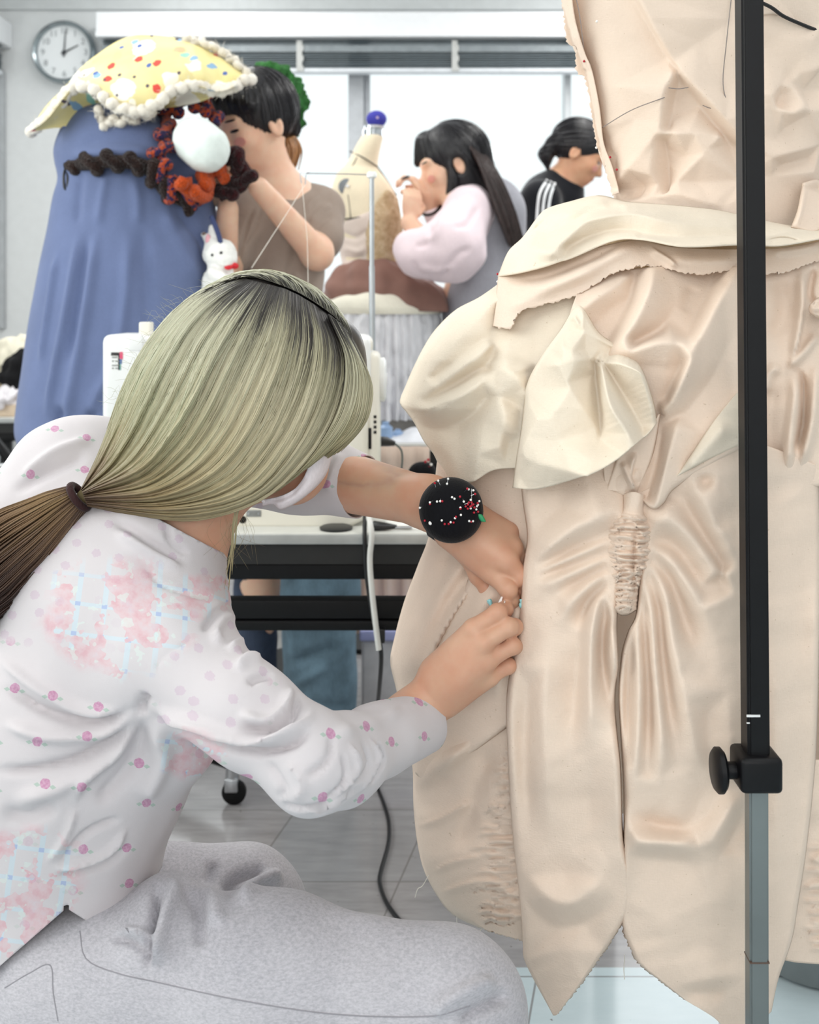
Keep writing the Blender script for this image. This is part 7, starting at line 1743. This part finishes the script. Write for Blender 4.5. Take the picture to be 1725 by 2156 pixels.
mk('overskirt', V, F, cloth('brown_cotton', (142, 108, 98), .06, wr=25), sk)
V, F = silhouette([(612, 720, 880, .19), (628, 690, 905, .225), (648, 683, 930, .24), (660, 690, 930, .235)], fd, 16, 120); mk('petticoat_band', V, F, cloth('cream_band', (240, 236, 220)), sk)
m_tulle = NT('tulle'); co = m_tulle.coord()
nz = m_tulle.noise(m_tulle.scalev(co, (1, 1, .15)), 60, 3)
m_tulle.link(m_tulle.ramp(nz, [(.3, lin(214, 214, 218)), (.7, lin(240, 240, 244))]), m_tulle.b.inputs['Base Color']); m_tulle.b.inputs['Roughness'].default_value = .9; m_tulle.bump(nz, .5, .006)
for (y0, y1, e0, e1, amp) in ((640, 780, 0, -4, .008), (715, 870, 6, -8, .014)):
    rows = [(y0, 692 - e0, 922 + e0, .225), ((y0 + y1) / 2, 690 - e0, 925 + e0, .235), (y1, 700 + e1, 915 - e1, .23)]
    V, F = silhouette(rows, fd, 26, 260); a_ = np.tile(np.arange(260), 26) / 260 * 2 * math.pi; vv_ = np.repeat(np.linspace(0, 1, 26), 260)
    V = V + vnormals(V, F) * (amp * (.4 + vv_) * np.sin(a_ * 34 + 3 * np.sin(a_ * 5)) + .006 * wob(V, .03, 3))[:, None]
    mk('tulle_ruffle', V, F, m_tulle.m, sk)
V, F = silhouette([(780, 735, 900, .17), (850, 745, 900, .175), (905, 750, 895, .17)], fd, 10, 80); mk('lining', V, F, cloth('grey_lining', (176, 172, 168)), sk)

# --- woman in pink shirt and grey vest
w2_ = thing('person', 'dark-haired woman in pink puff-sleeved shirt and grey vest, hands raised to her face', 'person', (xx(985, 3.62), 3.65, 0))
wd = 3.6
hp, at2, R2 = head(P(944, 338, wd), (-.93, -.18, -.30), (-.3, 0, 1), 1.06)
B = hp + [cone(P(962, 375, wd + .02), P(1010, 450, wd + .05), .052, .06, k=.03), cone(P(1015, 450, wd + .05), P(1010, 640, wd + .05), .11, .11, k=.06), cone(P(1010, 640, wd + .05), P(1010, 800, wd + .05), .11, .13, k=.06), cone(P(970, 435, wd - .06), P(1060, 430, wd + .16), .055, .055, k=.05),
          cone(P(975, 440, wd - .08), P(935, 545, wd - .16), .05, .045, k=.03), cone(P(935, 560, wd - .16), P(862, 470, wd - .12), .042, .028, k=.02),
          cone(P(1050, 435, wd + .15), P(960, 510, wd + .12), .05, .04, k=.03), cone(P(950, 510, wd + .12), P(893, 408, wd - .02), .038, .026, k=.02)]
simple_hand(B, P(863, 462, wd - .12), (.12, 0, .9), (-.3, .8, .1), .9, .7)
simple_hand(B, P(896, 415, wd - .03), (-.55, -.05, .8), (-.7, .1, -.5), .9, .75)
for xa, dd in ((985, wd - .02), (1035, wd + .12)):
    B += [cone(P(xa, 800, dd), P(xa, 1000, dd), .08, .06, k=.04), cone(P(xa, 1000, dd), (xx(xa, dd), dd, .08), .055, .038, k=.03), cone((xx(xa, dd), dd, .05), (xx(xa, dd) - .15, dd - .03, .035), .036, .026, k=.02)]
V, F = sdf_mesh(B, .0055, .02, 1); mk('body', V, F, m_skin2, w2_); eyes(at2, R2, 1.06, w2_, m_eye, V, F)
m_pinkc = cloth('pink_cotton', (240, 222, 228), .02, bump=.2, wr=18); m_vest = cloth('grey_knit', (158, 158, 166), .05, weave=400, bump=.5)
S_ = [cone(P(985, 440, wd - .08), P(955, 520, wd - .17), .075, .098, k=.05), cone(P(950, 530, wd - .17), P(885, 535, wd - .17), .092, .072, k=.05), cone(P(885, 535, wd - .17), P(862, 518, wd - .15), .066, .045, k=.04), cone(P(1000, 410, wd + .02), P(1030, 440, wd + .06), .07, .09, k=.05), cone(P(975, 400, wd + .0), P(1035, 395, wd + .1), .04, .04, k=.03), cone(P(1052, 440, wd + .15), P(955, 520, wd + .1), .075, .07, k=.05), cone(P(955, 515, wd + .1), P(915, 455, wd + .02), .06, .036, k=.03), cone(P(1012, 470, wd + .05), P(1010, 780, wd + .05), .11, .12, k=.05)]
V, F = sdf_mesh(S_, .006, .04, 1)
V = fold(V, F, [([(1010, 430), (985, 470), (950, 480)], 8, 9, 'v'), ([(1000, 520), (960, 540), (930, 590)], 10, 9, 'v'), ([(910, 470), (900, 510), (870, 520)], 8, 8, 'v'), ([(940, 440), (920, 490), (890, 510)], 10, 9, 'r'), ([(960, 560), (920, 570), (880, 560)], 9, 7, 'r'), ([(870, 545), (880, 570), (900, 585)], 6, 6, 'v')], lambda v: .004 * wob(v, .06, 1))
mk('shirt', V, F, m_pinkc, w2_)
V, F = sdf_mesh([cone(P(1030, 450, wd + .06), P(1022, 640, wd + .05), .125, .13, k=.06), cone(P(1022, 640, wd + .05), P(1012, 740, wd + .05), .13, .135, k=.05), cone(P(1020, 415, wd + .02), P(1060, 425, wd + .14), .05, .05, k=.05), ell(P(982, 455, wd - .10), (.075, .09, .10), None, .02, '-')], .006, .04, 1)
mk('vest', V, F, m_vest, w2_)
V, F = sdf_mesh([cone(P(1010, 730, wd + .05), P(1010, 790, wd + .05), .13, .14, k=.05), cone(P(985, 800, wd - .02), (xx(985, wd - .02), wd - .02, .06), .10, .075, k=.03), cone(P(1035, 800, wd + .12), (xx(1035, wd + .12), wd + .12, .06), .10, .075, k=.03), cut((0, 0, .03), (0, 0, -1))], .009, .04, 1); mk('trousers', V, F, m_navy, w2_)
V, F = sdf_mesh([ell(at2(-.026, 0, .022), np.array([.108, .088, .098]) * 1.06, R2, .02), cone(at2(.055, 0, .075), at2(.09, .02, .02), .03, .012, k=.03), cone(at2(-.05, 0, .0), at2(-.07, .0, -.12), .085, .07, k=.04), cone(P(958, 350, wd - .075), P(946, 428, wd - .06), .018, .016, k=.02), cone(P(980, 350, wd - .03), P(968, 430, wd - .02), .05, .03, k=.03), ell(at2(.075, 0, -.055), np.array([.07, .068, .07]) * 1.06, R2, .01, '-'), ell(at2(-.005, -.085, -.035), (.022, .02, .032), R2, .008, '-')], .0045, .025, 1)
mk('hair', V, F, m_hblack, w2_); comb('hair_strands', V, F, at2(.02, 0, .12), (.25, 0, -.5), 480, .13, m_hblack, w2_, 6)
mb = MB(); strands(mb, [(985, 300, wd - .07), (1012, 350, wd - .10), (1046, 440, wd - .10), (1078, 516, wd - .08)], [(1008, 308, wd - .02), (1048, 366, wd - .06), (1080, 440, wd - .06), (1098, 508, wd - .05)], 520, .0034, 21, 3); mb.build('long_hair', m_hdbrown, w2_)
MB().ball(P(1002, 328, wd - .05), (.007, .006, .012), 12, 8).build('hair_clip', plain('clip_pearl', (225, 228, 240), .2), w2_)
c_ = P(908, 438, wd + .01); a2 = P(893, 408, wd - .02) - P(950, 510, wd + .12); a2 /= np.linalg.norm(a2); e1 = np.cross(a2, (0, 1, 0)); e1 /= np.linalg.norm(e1); e2 = np.cross(a2, e1)
MB().tube(c_ + .033 * np.cos(ang)[:, None] * e1 + .033 * np.sin(ang)[:, None] * e2, .005, 8, closed=True).build('wrist_elastic', m_cb, w2_)

# --- person in the black striped shirt
w3 = thing('person', 'person in black shirt with three white shoulder stripes and short ponytail, head bowed', 'person', (xx(1165, 4.1), 4.15, 0))
wd = 4.1
hp, at3, R3 = head(P(1226, 318, wd), (.84, -.18, -.5), (.5, 0, .87), 1.0)
B = hp + [cone(P(1212, 345, wd + .02), P(1170, 400, wd + .03), .055, .065, k=.03), cone(P(1155, 430, wd + .04), P(1140, 620, wd + .05), .11, .11, k=.06), cone(P(1140, 620, wd + .05), P(1140, 760, wd + .05), .11, .12, k=.06), cone(P(1140, 415, wd - .12), P(1170, 410, wd + .16), .055, .055, k=.05),
          cone(P(1140, 420, wd - .13), P(1150, 560, wd - .2), .05, .042, k=.03), cone(P(1150, 560, wd - .2), P(1270, 570, wd - .2), .04, .028, k=.02), cone(P(1175, 420, wd + .16), P(1200, 560, wd + .12), .05, .042, k=.03), cone(P(1200, 560, wd + .12), P(1290, 560, wd), .04, .028, k=.02)]
simple_hand(B, P(1270, 570, wd - .2), (.9, 0, -.1), (0, 0, -1), .95, .5); simple_hand(B, P(1290, 560, wd), (.9, -.2, -.1), (0, 0, -1), .95, .5)
for xa, dd in ((1130, wd - .04), (1155, wd + .12)):
    B += [cone(P(xa, 760, dd), P(xa, 960, dd), .08, .06, k=.04), cone(P(xa, 960, dd), (xx(xa, dd), dd, .08), .055, .038, k=.03), cone((xx(xa, dd), dd, .05), (xx(xa, dd) + .15, dd - .03, .035), .036, .026, k=.02)]
V, F = sdf_mesh(B, .006, .02, 1); mk('body', V, F, m_skin3, w3); eyes(at3, R3, 1.0, w3, m_eye, V, F)
V, F = sdf_mesh([cone(P(1160, 432, wd + .04), P(1142, 620, wd + .05), .125, .125, k=.05), cone(P(1142, 620, wd + .05), P(1140, 760, wd + .05), .125, .13, k=.05), cone(P(1138, 420, wd - .12), P(1172, 415, wd + .16), .066, .066, k=.05), cone(P(1185, 392, wd + .03), P(1168, 415, wd + .03), .075, .09, k=.04), cone(P(1138, 425, wd - .13), P(1146, 500, wd - .17), .068, .066, k=.04), cone(P(1176, 425, wd + .16), P(1190, 500, wd + .14), .066, .066, k=.04), ell(P(1212, 358, wd + .0), (.075, .08, .06), None, .01, '-')], .006, .04, 1)
px3 = PX(V)
mk('shirt', V, F, cloth('black_jersey', (26, 27, 32), .05), w3)
# three stripes over the near shoulder, laid onto the shirt
from mathutils.bvhtree import BVHTree
bv3 = BVHTree.FromPolygons([tuple(v) for v in V], [tuple(int(i) for i in f) for f in F])
def onto(x, y):
    o_ = Vector((0, 0, CH)); d_ = Vector(P(x, y, 4.0).tolist()) - o_; d_.normalize()
    h = bv3.ray_cast(o_, d_); return np.array(h[0] if h[0] else P(x, y, 3.95)) - np.array(d_) * .003
m_strp = plain('stripe_white', (228, 230, 232), .8)
for (a, b, c) in (((1153, 378), (1136, 410), (1130, 470)), ((1161, 381), (1147, 415), (1141, 475)), ((1169, 384), (1158, 420), (1152, 478))):
    q = spline([a, b, c], 16); t_ = np.gradient(q, axis=0); t_ /= np.linalg.norm(t_, axis=1)[:, None]; n_ = np.stack([-t_[:, 1], t_[:, 0]], 1)
    V_ = np.array([[onto(*(p + n * s_)) for s_ in (-2.9, 0, 2.9)] for p, n in zip(q, n_)]).reshape(-1, 3)
    mk('stripe', V_, gridfaces(16, 3), m_strp, w3)
V, F = sdf_mesh([ell(at3(-.026, 0, .022), np.array([.104, .086, .094]), R3, .02), cone(at3(.03, .03, .07), at3(.066, .03, .03), .03, .018, k=.03), cone(at3(.01, -.06, .03), at3(.03, -.078, -.01), .03, .012, k=.02), ell(at3(.080, 0, -.050), (.066, .07, .068), R3, .01, '-'), ell(at3(-.012, -.085, -.032), (.024, .024, .036), R3, .008, '-'), cone(at3(-.09, 0, .02), P(1190, 300, wd), .03, .016, k=.03), cone(P(1190, 300, wd), P(1165, 302, wd), .016, .022, k=.02), cone(P(1165, 302, wd), P(1150, 325, wd), .024, .026, k=.02), cone(P(1150, 325, wd), P(1154, 354, wd), .024, .008, k=.02)], .0045, .025, 1)
mk('hair', V, F, m_hblack, w3); comb('hair_strands', V, F, at3(.06, 0, .10), (-.6, 0, .1), 380, .10, m_hblack, w3, 7)
V, F = sdf_mesh([cone(P(1140, 750, wd + .05), P(1140, 790, wd + .05), .12, .13, k=.05), cone(P(1128, 790, wd - .04), (xx(1128, wd - .04), wd - .04, .06), .09, .07, k=.03), cone(P(1156, 790, wd + .12), (xx(1156, wd + .12), wd + .12, .06), .09, .07, k=.03), cut((0, 0, .03), (0, 0, -1))], .009, .04, 1); mk('trousers', V, F, m_navy, w3)
